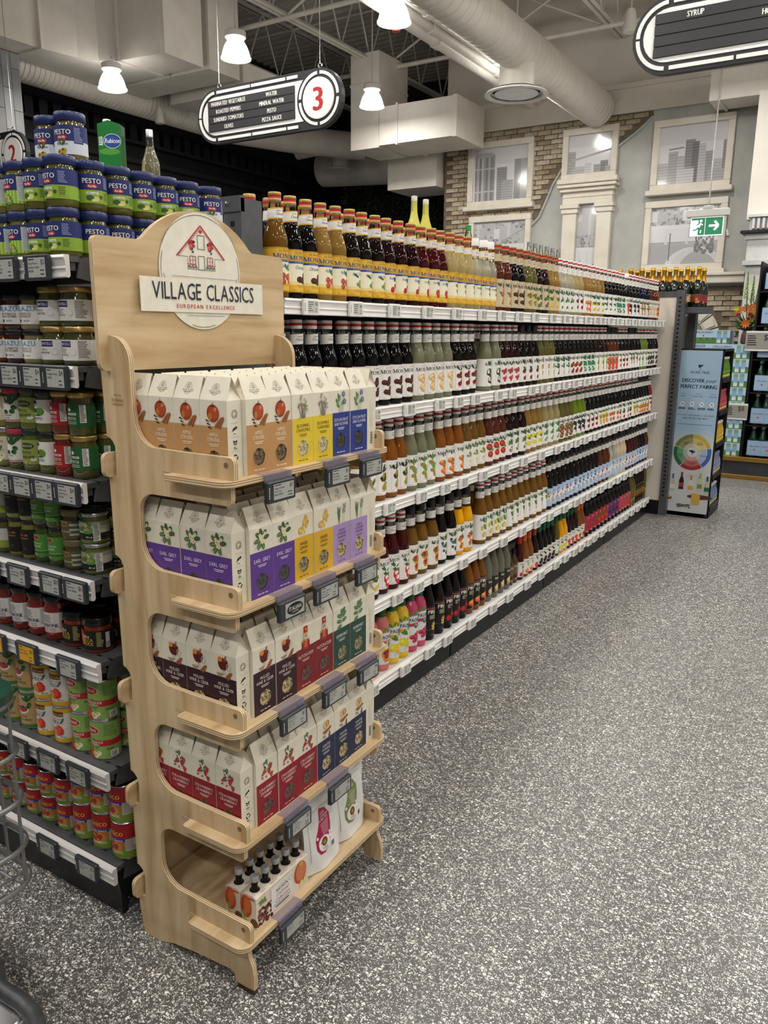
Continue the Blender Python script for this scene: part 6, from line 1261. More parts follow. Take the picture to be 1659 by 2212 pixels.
TEAS = {'apple': ('bd8f5c', ['APPLE', 'STRUDEL'], 'f0e6d2', 'b', 'orange brown', 'apple'), 'cham': ('dfc436', ['BLOOMING', 'CHAMOMILE'], '6a5a1e', 'g', 'yellow', 'chamomile'), 'ceyl': ('2b3c86', ['CEYLON FRUIT', 'AND FLOWER'], 'dfe0ea', 'k', 'royal blue', 'cornflower'), 'earl': ('5c3a8c', ['EARL GREY'], 'e6def0', 'k', 'purple', 'white blossom'),
        'ging': ('d8ab2a', ['GINGER', 'LEMON'], '5a431a', 'o', 'golden', 'ginger root'), 'lav': ('a98fc4', ['LEMON', 'LAVENDER', 'SUNSHINE'], '5a4a7a', 'm', 'lilac', 'lavender'), 'mull': ('31121f', ['MULLED', 'WINE & CIDER'], 'e6dcd2', 'm', 'dark plum', 'mulled wine glass'), 'nutc': ('7d1a22', ['NUTCRACKER'], 'ead9c2', 'r', 'brick red', 'toy soldier'),
        'mint': ('27483f', ['PEPERMINT'], 'd9e2d6', 'o', 'dark green', 'mint sprig'), 'straw': ('8c1626', ['STRAWBERRY', 'CRANBERRY'], 'efdcd6', 'r', 'crimson', 'strawberry'), 'wint': ('1e2748', ['WINTER', 'EVENING'], 'd9d6cc', 'm', 'navy', 'winter spice')}
gg = Geo(); w2, d2 = CW / 2, CD / 2
gg.box(-w2, w2, -d2, d2, 0, CE)
gg.add([(-w2, -d2, CE), (w2, -d2, CE), (w2 - .0035, 0, CH), (-w2 + .0035, 0, CH), (w2, d2, CE), (-w2, d2, CE)], [(0, 1, 2, 3), (4, 5, 3, 2)])
for s_ in (-1, 1): gg.add([(s_ * w2, -d2, CE), (s_ * w2, d2, CE), (s_ * (w2 - .0035), 0, CH), (s_ * (w2 - .018), 0, CH - .006)], [(0, 1, 3), (0, 3, 2), (1, 2, 3)])
CARTON = gg.mesh('carton', [CART])
a = Art(); LG = '4a4438'
a.ring(0, .0225, .0098, .0125, .0006, LG, 1, 18); a.line(0, .0325, -.0055, .0245, .0006, LG, 1); a.line(0, .0325, .0055, .0245, .0006, LG, 1); a.rect(-.003, .0225, -.0012, .0255, LG, 1); a.rect(.0012, .0225, .003, .0255, LG, 1); a.rect(-.0008, .027, .0008, .029, LG, 1)
a.rect(-.015, .0155, .015, .0215, CART, 2); a.text('VILLAGE CLASSICS', 0, .0172, .0036, LG, L=3, maxw=.029); a.text('GOURMET TEAS', 0, .0138, .0016, LG, L=3, maxw=.018)
EMB = a.mesh('emblem')
a = Art()
a.ring(0, .128, .0085, .0085, .0009, INK, 1, 14); a.ring(0, .128, .0055, .0055, .0008, INK, 1, 12); a.line(.002, .126, .006, .122, .001, INK, 1); a.rect(-.012, .110, .012, .1104, '8a8678', 1)
a.ell(-.002, .098, .005, .0026, INK, 1, 8, .5); a.ell(.004, .1005, .003, .0028, INK, 1, 8); a.line(-.002, .097, -.009, .093, .0014, INK, 1); a.lines(-.005, .089, .006, 1, .003, .0012, INK, 1); a.rect(-.012, .082, .012, .0824, '8a8678', 1)
a.ring(0, .071, .0055, .005, .0018, INK, 1, 8, 180, 360); a.ell(-.003, .073, .0035, .0018, INK, 1, 7, -.5); a.ell(.003, .073, .0035, .0018, INK, 1, 7, .5); a.lines(-.005, .062, .006, 2, .003, .0012, INK, 1); a.rect(-.012, .053, .012, .0534, '8a8678', 1)
for k in range(3): an = PI / 2 + k * 2.094; a.line(math.cos(an - .7) * .0062, .040 + math.sin(an - .7) * .0062, math.cos(an + .5) * .0062, .040 + math.sin(an + .5) * .0062, .0026, INK, 1); a.ell(math.cos(an + .6) * .0062, .040 + math.sin(an + .6) * .0062, .0026, .002, INK, 1, 3, an)
a.lines(-.006, .030, .007, 2, .003, .0013, INK, 1); a.rect(-.012, .021, .012, .0214, '8a8678', 1)
SIDE = a.mesh('side_print')
a = Art()
for i in range(3): a.rect(-.006 + i * .005, .055, -.0055 + i * .005, .055 + (.07, .05, .06)[i], '6a665a', 1)
for i in range(14): a.rect(-.0045, .014 + i * .0022, .0055, .0148 + i * .0022 + (.0005 if i % 3 == 0 else 0), INK, 1)
BARC = a.mesh('side_print')
TFACE = {}
for k, (bc, lines_, tc, tea, _, _) in TEAS.items():
    a = Art(); a.rect(-w2 + .0002, .001, w2 - .0002, .103, mat(bc, .5), 0); a.push = None
    a2 = Art(); tea_pic(a2, k)
    for L, m_, pts in a2.p: a.p.append((L + 1, a.mi(a2.mats[m_]), [(x * 1.12, y * 1.12 + .129) for x, y in pts]))
    hh = .0085 if len(lines_) == 1 else .0074 if len(lines_) == 2 else .0064; zz = .090
    if len(lines_) == 1: zz = .088
    for l in lines_: a.text(l, 0, zz - hh, hh, tc, maxw=.058, sx=.85); zz -= hh * 1.35
    for i in range(2): a.rect(-.014 + i * .003, zz - .004 - i * .0034, .014 - i * .003, zz - .0026 - i * .0034, tc, 2)
    sh = tuple(c * .78 for c in srgb(bc)); shm = mat(sh, .5, name='cup_line_' + k)
    a.ring(.001, .034, .026, .022, .0007, shm, 1, 20, 185, 355); a.ring(.028, .042, .006, .006, .0009, shm, 1, 10, -90, 150)
    wpts = [(math.cos(t_) * (.0185 + .0025 * math.sin(t_)), .036 + math.sin(t_) * .0185 - .002 * (math.cos(t_) ** 2)) for t_ in [i * 2 * PI / 18 for i in range(18)]]
    a.poly([(x * 1.05, .036 + (y - .036) * 1.05) for x, y in wpts], mat(tuple(min(1, c * 1.3) for c in srgb(bc)), .4, name='window_rim_' + k), 2); a.poly(wpts, nodemat('tea_leaves_' + tea, BOTT[tea]), 3)
    a.rect(-.017, .008, -.007, .0098, tc, 2); a.rect(-.004, .008, .004, .0098, tc, 2); a.rect(.007, .008, .016, .0098, tc, 2)
    TFACE[k] = a.mesh('front_print')
def carton(k, loc, rz, label, group, full=True, barc=False):
    key = ('tea', k, full, barc)
    if key in PROTO: return dup(PROTO[key], loc, rz, label, group)
    t = thing('tea_carton', label, 'tea box', loc, rz, group); part('carton', CARTON, None, t)
    part('emblem', EMB, None, t, (0, -d2, CE), rx=-math.atan2(d2, CH - CE))
    if full: part('front_print', TFACE[k], None, t, (0, -d2, 0))
    part('side_print', BARC if barc else SIDE, None, t, (w2, 0, 0), PI / 2)
    PROTO[key] = t; return t
XFN = -1.0745
shelfteas = [('apple', ['apple', 'apple', 'cham', 'cham', 'ceyl', 'ceyl']), ('earl', ['earl', 'earl', 'ging', 'ging', 'lav', 'lav']), ('mull', ['mull', 'mull', 'nutc', 'nutc', 'mint', 'mint']), ('straw', ['straw', 'straw', 'straw', 'wint', 'wint', 'wint'])]
sn = ['uppermost', 'second', 'third', 'fourth']
for i, (sk, fr) in enumerate(shelfteas):
    z = SZ[i]; jt = lambda m=.0012: random.uniform(-m, m)
    for c in range(4): carton(sk, (XFN - .0108 - w2 - c * (CW + .0006), PY0 + TH + .0025 + d2 + abs(jt()), z), jt(.01), '%s tea carton with %s picture at the open side, %s stand shelf' % (TEAS[sk][4], TEAS[sk][5], sn[i]), 'tea cartons facing the side of the stand')
    yb_ = PY0 + TH + .0025 + CD + .0022
    for c, k in enumerate(fr):
        for r_ in range(6 if i == 0 else 4):
            x_ = XFN - d2 - r_ * (CD + .0025) - (abs(jt(.004)) if r_ == 0 else jt(.002)); zz = z
            lab = '%s tea carton with %s picture, %s, %s stand shelf' % (TEAS[k][4], TEAS[k][5], 'front row' if r_ == 0 else 'row %s' % ['', 'two', 'three', 'four', 'five', 'six'][r_], sn[i])
            carton(k, (x_, yb_ + w2 + c * .0745, zz), PI / 2 + jt(.012), lab, '%s front tea cartons' % sn[i], full=(r_ == 0))
    ye = yb_ + 6 * .0745 + CD / 2 + .0008
    for r_ in range(3): carton(fr[-1], (XFN - w2 - r_ * (CW + .001), ye, z), PI, '%s tea carton turned to show its barcode side, %s stand shelf' % (TEAS[fr[-1]][4], sn[i]), 'barcode-side tea cartons') if 0 else None
    for r_ in range(3):
        t = carton('%s' % fr[-1], (XFN - .004 - w2 - r_ * (CW + .001), ye, z), 0, 'tea carton turned edge-on showing its barcode at the far panel, %s stand shelf' % sn[i], 'edge-on tea cartons on the stand', full=False, barc=True)
# price tags hanging from the stand's shelves
st_tags = [(0, [(1.26, '7', 'Apple Strudel|Fruit Tea|Blend 100GR'), (1.468, '9', 'Blooming|Chamomile|Herbal Tea'), (1.61, '8', 'Ceylon Fruit|and Flower|Black Tea')]), (1, [(1.29, None, None), (1.42, '7', 'Ginger Lemon|Green Tea|Blend 100GR'), (1.59, '7', 'Lemon|Lavender|Sunshine')]),
           (2, [(1.29, '7', 'Mulled Wine|and Cider|Spice Tea'), (1.45, '7', 'Nutcracker|Fruit Tea|Blend'), (1.60, '8', 'Peppermint|Herbal Tea')]), (3, [(1.30, '7', 'Strawberry|Cranberry|Fruit Tea'), (1.47, '8', 'Winter|Evening|Fruit Tea')]), (4, [(1.27, '12', 'Cocktail|Collection')])]
for i, row_ in st_tags:
    for y, pr_, rows_ in row_:
        lab = 'dark price tag clipped to the stand reading %s' % (rows_.replace('|', ' ').lower() if rows_ else 'with a black oval emblem')
        t = price_tag((-1.043, y, SZ[i] - .036), PI / 2, False, pr_ or '0', rows_, i, lab, 'price tags on the tea stand', w_=.088, h_=.046, tilt=0, clipon=True) if pr_ else None
        if t is None:
            t = thing('price_tag', 'dark tag with a black oval shop emblem clipped to the second stand shelf', 'price tag', (-1.043, y, SZ[i] - .036), PI / 2, 'price tags on the tea stand')
            part('frame', TAGM[('f', False, .088)], None, t)
            a = Art(); a.rect(-.033, -.0165, .033, .0165, SCREEN, 0); a.ell(0, 0, .028, .0135, '141414', 1, 20); a.text('ITALIAN', 0, -.003, .0095, 'd9d9d4', maxw=.042, bold=.02); a.text('CENTRE', 0, -.009, .004, 'd9d9d4', maxw=.024, gap=.2)
            part('screen', a.mesh('screen', base=.0061), None, t, (.0035, 0, 0)); part('holder', Geo().box(-.044, .044, .004, .006, .013, .035).box(-.044, .044, .004, .03, .035, .0365), HOLDER, t)

# ------------------------------------------------------------ bottom shelf: two gift cartons of mini bottles and two pouches
zb = SZ[4]; GC = nodemat('gift_card', b_noise('d6c9b8', 'e3d8c9', 25, .5)); MB_W, MB_L, MB_H = .046, .195, .085
gm = Geo().lathe([(.011, 0), (.0125, .002), (.0125, .07), (.0095, .082), (.0085, .089), (.0080, .094), (.0082, .108)], 12, ms=[0, 0, 0, 0, 0, 1])
MINI = gm.mesh('glass', [liq('b'), GLASS]); MCAP = Geo().lathe([(.0098, .107), (.0102, .108), (.0102, .119), (.009, .1205), (0, .1205)], 14).mesh('cap', [mat('b4b6b9', .35, .5)])
for gi in range(2):
    xc_ = -1.098 - gi * (MB_W + .003); yc_ = 1.178 + MB_L / 2
    t = thing('gift_carton', 'cream printed gift carton holding five mini syrup bottles, %s' % ('with a white title panel' if gi == 0 else 'behind the titled one'), 'gift box', (xc_, yc_, zb))
    part('carton_body', Geo().prism([(-MB_W / 2, 0), (MB_W / 2, 0), (MB_W / 2, MB_H - .004), (MB_W / 2 - .008, MB_H), (-MB_W / 2 + .008, MB_H), (-MB_W / 2, MB_H - .004)], -MB_L / 2, MB_L / 2, 'y'), GC, t)
    a = Art(); a.rect(-.045, .012, .035, .075, 'e6e4df', 2); a.text('Le Sirop de', -.005, .064, .004, SCR, shear=.3); a.serif('MONIN', -.005, .054, .008, INK); a.text('Cocktail', -.005, .041, .0095, 'a8263a', shear=.35, maxw=.045); a.text('Collection', -.005, .028, .0095, 'a8263a', shear=.35, maxw=.055); a.text('GOURMET FLAVORINGS', -.005, .020, .0045, INK, maxw=.065); a.rect(-.03, .014, .02, .0175, '4a3040', 3); a.ring(.026, .062, .0065, .0065, .0008, INK, 3, 14)
    a.ell(.066, .05, .024, .03, 'b5482e', 1, 16); a.ell(.068, .052, .019, .025, 'cf7a52', 1.5, 16); a.ell(.07, .072, .008, .006, 'd8a43a', 2, 8); a.ell(.07, .014, .008, .012, 'd9d49a', 2, 8); a.ell(.085, .02, .007, .011, 'd2cd92', 2, 8)
    for i in range(70): rr = random.Random(i); a.ell(-.062 + rr.uniform(-.03, .02), .025 + rr.uniform(-.024, .022), .0045, .0035, ['4a1a16', '6a2a20', '38120f', '8a4a34'][i % 4], 1 + i * .004, 6)
    for i in range(6): a.ell(-.085 + i * .004, .066 - (i % 2) * .006, .006, .003, '6f8a3a', 2, 7, i)
    part('front_print', a.mesh('front_print'), None, t, (MB_W / 2, 0, 0), PI / 2)
    a = Art(); a.ell(-.008, .052, .017, .03, 'c2452c', 1, 14); a.ell(-.004, .056, .011, .022, 'd8703f', 1.5, 14); a.ell(-.013, .03, .006, .012, '9aa03a', 2, 9); a.ell(.016, .015, .012, .012, '6a4a2a', 1, 9); a.ell(-.012, .01, .009, .006, '8a9a4a', 1.4, 8)
    part('end_print', a.mesh('end_print'), None, t, (0, -MB_L / 2, 0))
    a = Art(); a.ell(0, -.001, .016, .012, 'cf5a36', 1, 12); a.line(-.018, -.012, .018, -.006, .002, 'e6d9cc', 2)
    part('end_flap', Geo().prism([(-MB_W / 2 + .004, 0), (MB_W / 2 - .004, 0), (0, .016)], -.003, .0, 'z'), mat('c9512f', .5), t, (0, -MB_L / 2 - .002, MB_H - .006))
    a = Art()
    for i, n_ in enumerate(['PEACH', 'POMEGRANATE', 'MOJITO MIX', 'MANGO', 'PURE CANE']): a.text(n_, -MB_L / 2 + .022 + i * .038 + .008, -.021 if gi == 0 else -.021, .0035, SCR, maxw=.026)
    part('top_print', a.mesh('top_print'), None, t, (0, 0, MB_H), rz=PI / 2, rx=-PI / 2)
    for i in range(5):
        yy = yc_ - MB_L / 2 + .022 + i * .038
        part('neck_hole', Geo().lathe([(0, .0006), (.0125, .0006)], 14, caps=False), mat('14100d', .8), t, (0, yy - yc_, MB_H))
        b_ = thing('mini_bottle', 'mini syrup bottle with silver cap in the %s gift carton' % ('titled' if gi == 0 else 'rear'), 'bottle', (xc_, yy, zb + .003), 0, 'mini bottles in the gift cartons'); part('glass', MINI, None, b_); part('cap', MCAP, None, b_)
POU = nodemat('white_pouch', b_noise('d9d9d8', 'e6e6e5', 14, .38, bump=.5, coat=.2))
for i, (yy, hh, cc, lab, tl, xx) in enumerate([(1.452, .226, 'a3164f', 'white tea pouch with a magenta drop label', -.11, -1.088), (1.600, .228, '77874f', 'white tea pouch with an olive drop label', -.07, -1.105)]):
    t = thing('tea_pouch', lab + ' on the lowest stand shelf', 'pouch', (xx, yy, zb + .001), PI / 2)
    t.rotation_euler = (tl * .55, 0, PI / 2 + (.0 if i == 0 else .04)); gg = Geo(); NX, NZ = 14, 18; W_ = .150
    def pt(u, v, s_):
        bulge = math.cos(u * PI / 2 * .98) ** .55 * (.013 * max(0, 1 - v) ** .8 + .005 * (1 - v)) * (1 if v < .93 else .3)
        wob = .0016 * math.sin(u * 7 + v * 11 + i) * (1 - v * .4)
        return (u * W_ / 2 * (1 - .03 * (1 - v)), s_ * (bulge + .0008) + wob, v * hh + (.006 * (abs(u)) ** 2 if v == 0 else 0))
    for s_ in (-1, 1):
        vs_ = [pt(-1 + 2 * a_ / NX, b_ / NZ, s_) for b_ in range(NZ + 1) for a_ in range(NX + 1)]
        gg.add(vs_, [(b_ * (NX + 1) + a_, b_ * (NX + 1) + a_ + 1, (b_ + 1) * (NX + 1) + a_ + 1, (b_ + 1) * (NX + 1) + a_) for b_ in range(NZ) for a_ in range(NX)], 0, True)
    vs_ = [pt(-1 + 2 * a_ / NX, 0, -1) for a_ in range(NX + 1)] + [pt(-1 + 2 * a_ / NX, 0, 1) for a_ in range(NX + 1)]
    gg.add(vs_, [(a_, a_ + 1, NX + 2 + a_, NX + 1 + a_) for a_ in range(NX)])
    part('pouch_body', gg, POU, t); part('top_seal', Geo().box(-W_ / 2, W_ / 2, -.0012, .0012, hh * .965, hh), POU, t); part('zip_line', Geo().cyl((-W_ / 2 + .004, -.0065, hh * .80), (W_ / 2 - .004, -.0065, hh * .80), .0014, 6), POU, t)
    a = Art(); a.rect(-.035, .036, .072, .168, 'dedddb', 0)
    dr = [(.010, .165), (.034, .158), (.050, .135), (.052, .105), (.046, .080), (.036, .052), (.018, .038), (-.002, .042), (-.014, .060), (-.014, .084), (-.003, .110), (.004, .135), (.006, .155)]
    a.poly(dr, mat(cc, .45), 1); a.ell(.018, .066, .022, .022, 'e9e7e3', 2, 18); a.ell(.018, .071, .0105, .0125, '8a2a22', 3, 14); a.ell(.018, .070, .005, .007, '7a9a3a', 4, 8); a.text("CHI'S", .019, .051, .006, INK, maxw=.02); a.text('TEA COMPANY', .019, .047, .0028, INK, maxw=.026)
    for j, l in enumerate(["CHI'S", 'LONDON', 'FIRE TEA'] if i == 0 else ["CHI'S", 'GREEN', 'TEA']): a.text(l, .012, .146 - j * .0085, .0062, 'f0e9e6', al='l', maxw=.03, L=2)
    for j in range(7): a.line(.008 + j * .001, .120 - j * .005, .044 - j * .001, .124 - j * .005, .0011, 'e6dcd6', 2)
    for q in ((-.006, .088), (.042, .086), (.040, .078), (.044, .074)): a.ell(q[0], q[1], .0042, .0042, 'ece8e4', 2, 10)
    for j in range(9): a.rect(.044 + j * .0016, .044, .0448 + j * .0016, .056, INK, 1)
    # drape the label over the pouch front
    g2 = Geo(); g2.matlist = a.mats
    for L, m_, pts in a.p:
        pts = [(x - .022, z) for x, z in pts]
        qs = []
        for j in range(-7, 8):
            q1 = clip(clip(pts, j * .0105, 1), (j + 1) * .0105, -1)
            if len(q1) < 3: continue
            q1 = [(z, x) for x, z in q1]
            for k_ in range(0, 20):
                q2_ = clip(clip(q1, k_ * .0125, 1), (k_ + 1) * .0125, -1)
                if len(q2_) >= 3: qs.append([(x, z) for z, x in q2_])
        for q_ in qs:
            if len(q_) >= 3:
                q3 = []
                for x, z in q_: p_ = pt(max(-.99, min(.99, (x + .0) / (W_ / 2))), min(1, max(0, z / hh)), -1); q3.append((x, p_[1] - .0012 - .0002 * L, z))
                g2.add(q3, [tuple(range(len(q3)))], m_)
    part('label', g2.mesh('label', a.mats), None, t)

# ============================================================ beverage stand and water display beyond the bottle run
fx0, fx1, fy0, fy1, fz = -1.425, -1.086, 6.80, 7.26, 1.375
t = thing('beverage_stand', 'black beverage display stand with a light blue poster on its side', 'display stand')
part('frame', Geo().box(fx0, fx1, fy0, fy0 + .02, 0, .03).box(fx0, fx0 + .012, fy0, fy0 + .02, 0, fz).box(fx1 - .012, fx1, fy0, fy0 + .02, 0, fz).box(fx0, fx1, fy0, fy0 + .02, fz - .012, fz).box(fx0, fx1, fy0 + .02, fy1, fz - .02, fz).box(fx0, fx0 + .02, fy0, fy1, 0, fz).box(fx0, fx1, fy1 - .02, fy1, 0, fz).box(fx0, fx1, fy0, fy1, .0, .05), BLACKP, t)
for k in range(5): part('shelf', Geo().box(fx0 + .02, fx1 + .005, fy0 + .02, fy1 - .02, .06 + k * .262, .072 + k * .262).box(fx1, fx1 + .006, fy0 + .02, fy1 - .02, .06 + k * .262, .10 + k * .262), BLACKP, t)
for yy in (fy0 + .01, fy1 - .01): part('foot', Geo().lathe([(.02, 0), (.02, .02), (.01, .03)], 10), BLACKP, t, (fx1 - .02, yy, 0))
W_, H_ = fx1 - fx0 - .024, fz - .045; a = Art(); LB = mat('9fbcd4', .35, coat=.3); LG_ = mat('ccd0d4', .35, coat=.3)
a.rect(-W_ / 2, 0, W_ / 2, H_, LG_, 0); a.rect(-W_ / 2, H_ * .52, W_ / 2, H_, LB, 1)
for i in range(8): a.rect(-W_ / 2, H_ * (.40 + i * .015), W_ / 2, H_ * (.415 + i * .015), mat(tuple(x + (y - x) * i / 8 for x, y in zip(srgb('ccd0d4'), srgb('9fbcd4'))), .35, name='poster_fade_%d' % i), 1)
NVY = '1c2a44'
for i in range(11): r = random.Random(i); a.ell(r.uniform(-.014, .014), H_ * .905 + r.uniform(-.006, .010), .008, .006, NVY, 2, 7)
a.rect(-.0015, H_ * .88, .0015, H_ * .9, NVY, 2); a.text('FEVER-TREE', 0, H_ * .862, .020, NVY, maxw=W_ * .5); a.text('DISCOVER', -W_ * .14, H_ * .81, .030, NVY, maxw=W_ * .54, bold=.03); a.text('your', W_ * .28, H_ * .81, .030, NVY, shear=.35, maxw=W_ * .26); a.text('PERFECT PAIRING', 0, H_ * .773, .030, NVY, maxw=W_ * .88, bold=.03)
for x, s1, s2 in ((-.36, 'step 1', 'SPIRIT'), (0, 'step 2', 'FEVER-TREE'), (.36, 'step 3', 'GARNISH')): a.text(s1, W_ * x, H_ * .738, .010, '3f6a9a', shear=.3); a.text(s2, W_ * x, H_ * .721, .011, '3f6a9a', maxw=W_ * .26)
a.text('+', -W_ * .18, H_ * .727, .009, NVY); a.text('+', W_ * .18, H_ * .727, .009, NVY)
for i in range(4):
    cx_ = W_ * (-.36 + .24 * i); a.ell(cx_, H_ * .678, .022, .022, '8a96a4', 2, 16); a.ell(cx_, H_ * .678, .0205, .0205, 'd8dbde', 3, 16); a.line(cx_ - .012, H_ * .678 + .010, cx_ + .012, H_ * .678 - .010, .002, '5a6470', 4); a.ell(cx_, H_ * .678, .008, .004, '5a6470', 4, 7, .6); a.lines(cx_ - .030, H_ * .656, cx_ + .032, 2, .009, .005, NVY, 3, i)
a.text('IF 3/4 OF YOUR DRINK IS THE MIXER,', 0, H_ * .606, .0105, NVY, maxw=W_ * .9, gap=.2); a.text('MIX WITH THE BEST', 0, H_ * .587, .0125, NVY, maxw=W_ * .64, gap=.2, bold=.02); a.rect(-W_ * .45, H_ * .552, W_ * .42, H_ * .555, '5a6f8a', 2)
ccx, ccy, RR = .0, H_ * .382, W_ * .47
for i, (c1, c2, c3, tx_) in enumerate([('c9a83a', 'd8c47a', 'e0d6ac', 'TONIC WATERS'), ('7a7a3c', '97966a', 'c4c2a8', 'GINGER BEER'), ('24683c', '6a9a78', 'aab8a8', 'GINGER ALE'), ('a32a36', 'c06a64', 'd09a90', 'DISTILLERS COLA'), ('3a68b0', 'aab8d4', 'c2c9d6', 'SPARKLING')]):
    a0 = 18 + 72 * i + 1.5; a1 = a0 + 69
    for r0, r1, c in ((1., .8, c1), (.79, .5, c2), (.49, .3, c3)):
        pts = arc(ccx, ccy, RR * r0, a0, a1, 12) + arc(ccx, ccy, RR * r1, a1, a0, 12); a.poly(pts, c, 3)
    am = math.radians((a0 + a1) / 2)
    for j, wd in enumerate(tx_.split(' ')): a.text(wd, ccx + math.cos(am) * RR * .63 , ccy + math.sin(am) * RR * .63 - j * .013, .0095, '3a3a36', L=5, maxw=.07)
a.ell(ccx, ccy, RR * .28, RR * .28, 'd6d8da', 4, 20)
for i in range(9): r = random.Random(i + 40); a.ell(ccx + r.uniform(-.018, .018), ccy + .004 + r.uniform(-.004, .012), .009, .007, NVY, 5, 7)
a.rect(ccx - .002, ccy - .022, ccx + .002, ccy, NVY, 5)
for i, (x, c1, c2, c3) in enumerate([(-.42, 'c9bfa0', '4a74b0', 'd6dce4'), (-.20, '2a1216', '8a2430', 'a8323c'), (.04, 'd9d6cc', 'c9923a', 'cfa84a'), (.26, 'c9cba8', '8a9a52', '7a8f4a'), (.44, 'c4c29a', '1f5a46', '24685a')]):
    x *= W_; zz = H_ * (.13 + .015 * (i % 2)); a.poly([(x - .019, zz), (x + .019, zz), (x + .019, zz + .075), (x + .008, zz + .11), (x - .008, zz + .11), (x - .019, zz + .075)], c1, 3); a.rect(x - .008, zz + .105, x + .008, zz + .145, c2, 4); a.rect(x - .019, zz + .02, x + .019, zz + .055, c3, 4)
a.ell(.09, H_ * .105, .1, .02, '5a3a28', 3, 16); a.poly([(.03, H_ * .055), (.09, H_ * .055), (.096, H_ * .125), (.024, H_ * .125)], 'cfa845', 5)
for i in range(30): r = random.Random(i); a.ell(-.03 + r.uniform(-.06, .05), H_ * .04 + r.uniform(-.012, .014), .010, .004, '5a6a3a' if i % 2 else '46542c', 5, 6, r.random() * 3)
a.ell(-.15, H_ * .085, .022, .014, '3a3a34', 4, 10); a.ell(-.15, H_ * .088, .014, .008, 'c9a63a', 5, 8)
for x in (-.03, .05): a.ring(x, H_ * .23, .034, .012, .0015, 'a9adb0', 3, 16); a.line(x + .02, H_ * .255, x + .036, H_ * .235, .006, 'd6d28a', 4)
part('poster', a.mesh('poster', base=.002, dz=.0006), None, t, ((fx0 + fx1) / 2, fy0, .033))
BC = [('5f8a2c', 'green'), ('b5465a', 'pink red'), ('d2ae36', 'yellow'), ('8a93b4', 'lavender grey'), ('6f86a8', 'blue grey')]
for k in range(5):
    c, cn = BC[4 - k]; zz = .073 + k * .262; n_ = 6
    for i in range(n_):
        yy = fy0 + .05 + i * .064
        bottle('mixer_bottle', [(.024, 0), (.026, .004), (.026, .10), (.022, .12), (.012, .15), (.011, .18)], 14, None, [mat(c, .2, coat=.4, trans=.2)], lab_simple(.026, .03, .085, c, 'MIX', 'e6e6e0', 'lem', .008), (fx1 - .03, yy, zz), '%s mixer bottle on the black beverage stand' % cn, '%s mixer bottles on the beverage stand' % cn, cap=[(.013, .172), (.0135, .176), (.0135, .188), (0, .19)], capm=mat(c if k % 2 else 'dedede', .35))
# small second poster stand behind the post
p0 = at(1473, 660, y=7.34); p1 = at(1500, 745, y=7.34); px0, px1, pz1 = p0.x - .02, p1.x + .01, p0.z
t = thing('poster_stand', 'narrow poster stand with woodland print behind the grey post', 'poster', ((px0 + px1) / 2, 7.30, 0)); hw = (px1 - px0) / 2
part('frame', Geo().box(-hw, hw, 0, .03, 0, pz1), BLACKP, t); a = Art(); a.rect(-hw + .01, .4, hw - .01, pz1 - .02, '8fb4d0', 0); a.rect(-hw * .2, 1.2, hw - .015, pz1 - .025, 'b9b7a2', 1)
for i in range(14): r = random.Random(i); x = r.uniform(-hw * .15, hw - .02); a.rect(x, 1.22, x + .006, pz1 - .04, ['6a6a52', '8a7a5a', '7a4a3a'][i % 3], 2)
a.lines(-hw + .016, pz1 - .08, -hw * .3, 4, .06, .012, '2a4a6a', 2); a.rect(-hw + .01, 1.2, -hw * .2, 1.28, '4a8ac4', 1)
part('print', a.mesh('print'), None, t)
# sparkling wine on the far end cap
CHW = [(.034, 0), (.043, .003), (.043, .13), (.038, .165), (.021, .215), (.016, .235)]; FOIL = mat('c9982a', .28, .85); n_ = 0
for j in range(3):
    for i in range(8):
        x = fx + .10 - i * .09 - (j % 2) * .02; y = 6.86 + j * .10
        bottle('sparkling_wine_bottle', CHW, 16, None, [mat('0d1a10', .08, coat=.6)], lab_simple(.043, .04, .10, 'd9c08a' if i % 2 else '8a2430', 'BRUT', '2a2a2a', 'fig', .010), (x, y, 1.701), '%s sparkling wine bottle with gold foil on the far end cap top' % ('cream-labelled' if i % 2 else 'red-labelled'), 'gold-foiled sparkling wine bottles', cap=[(.0235, .205), (.019, .228), (.0165, .25), (.017, .285), (.019, .288), (.019, .298), (.0165, .302), (.0165, .312), (0, .314)], capm=FOIL, rz=.3)
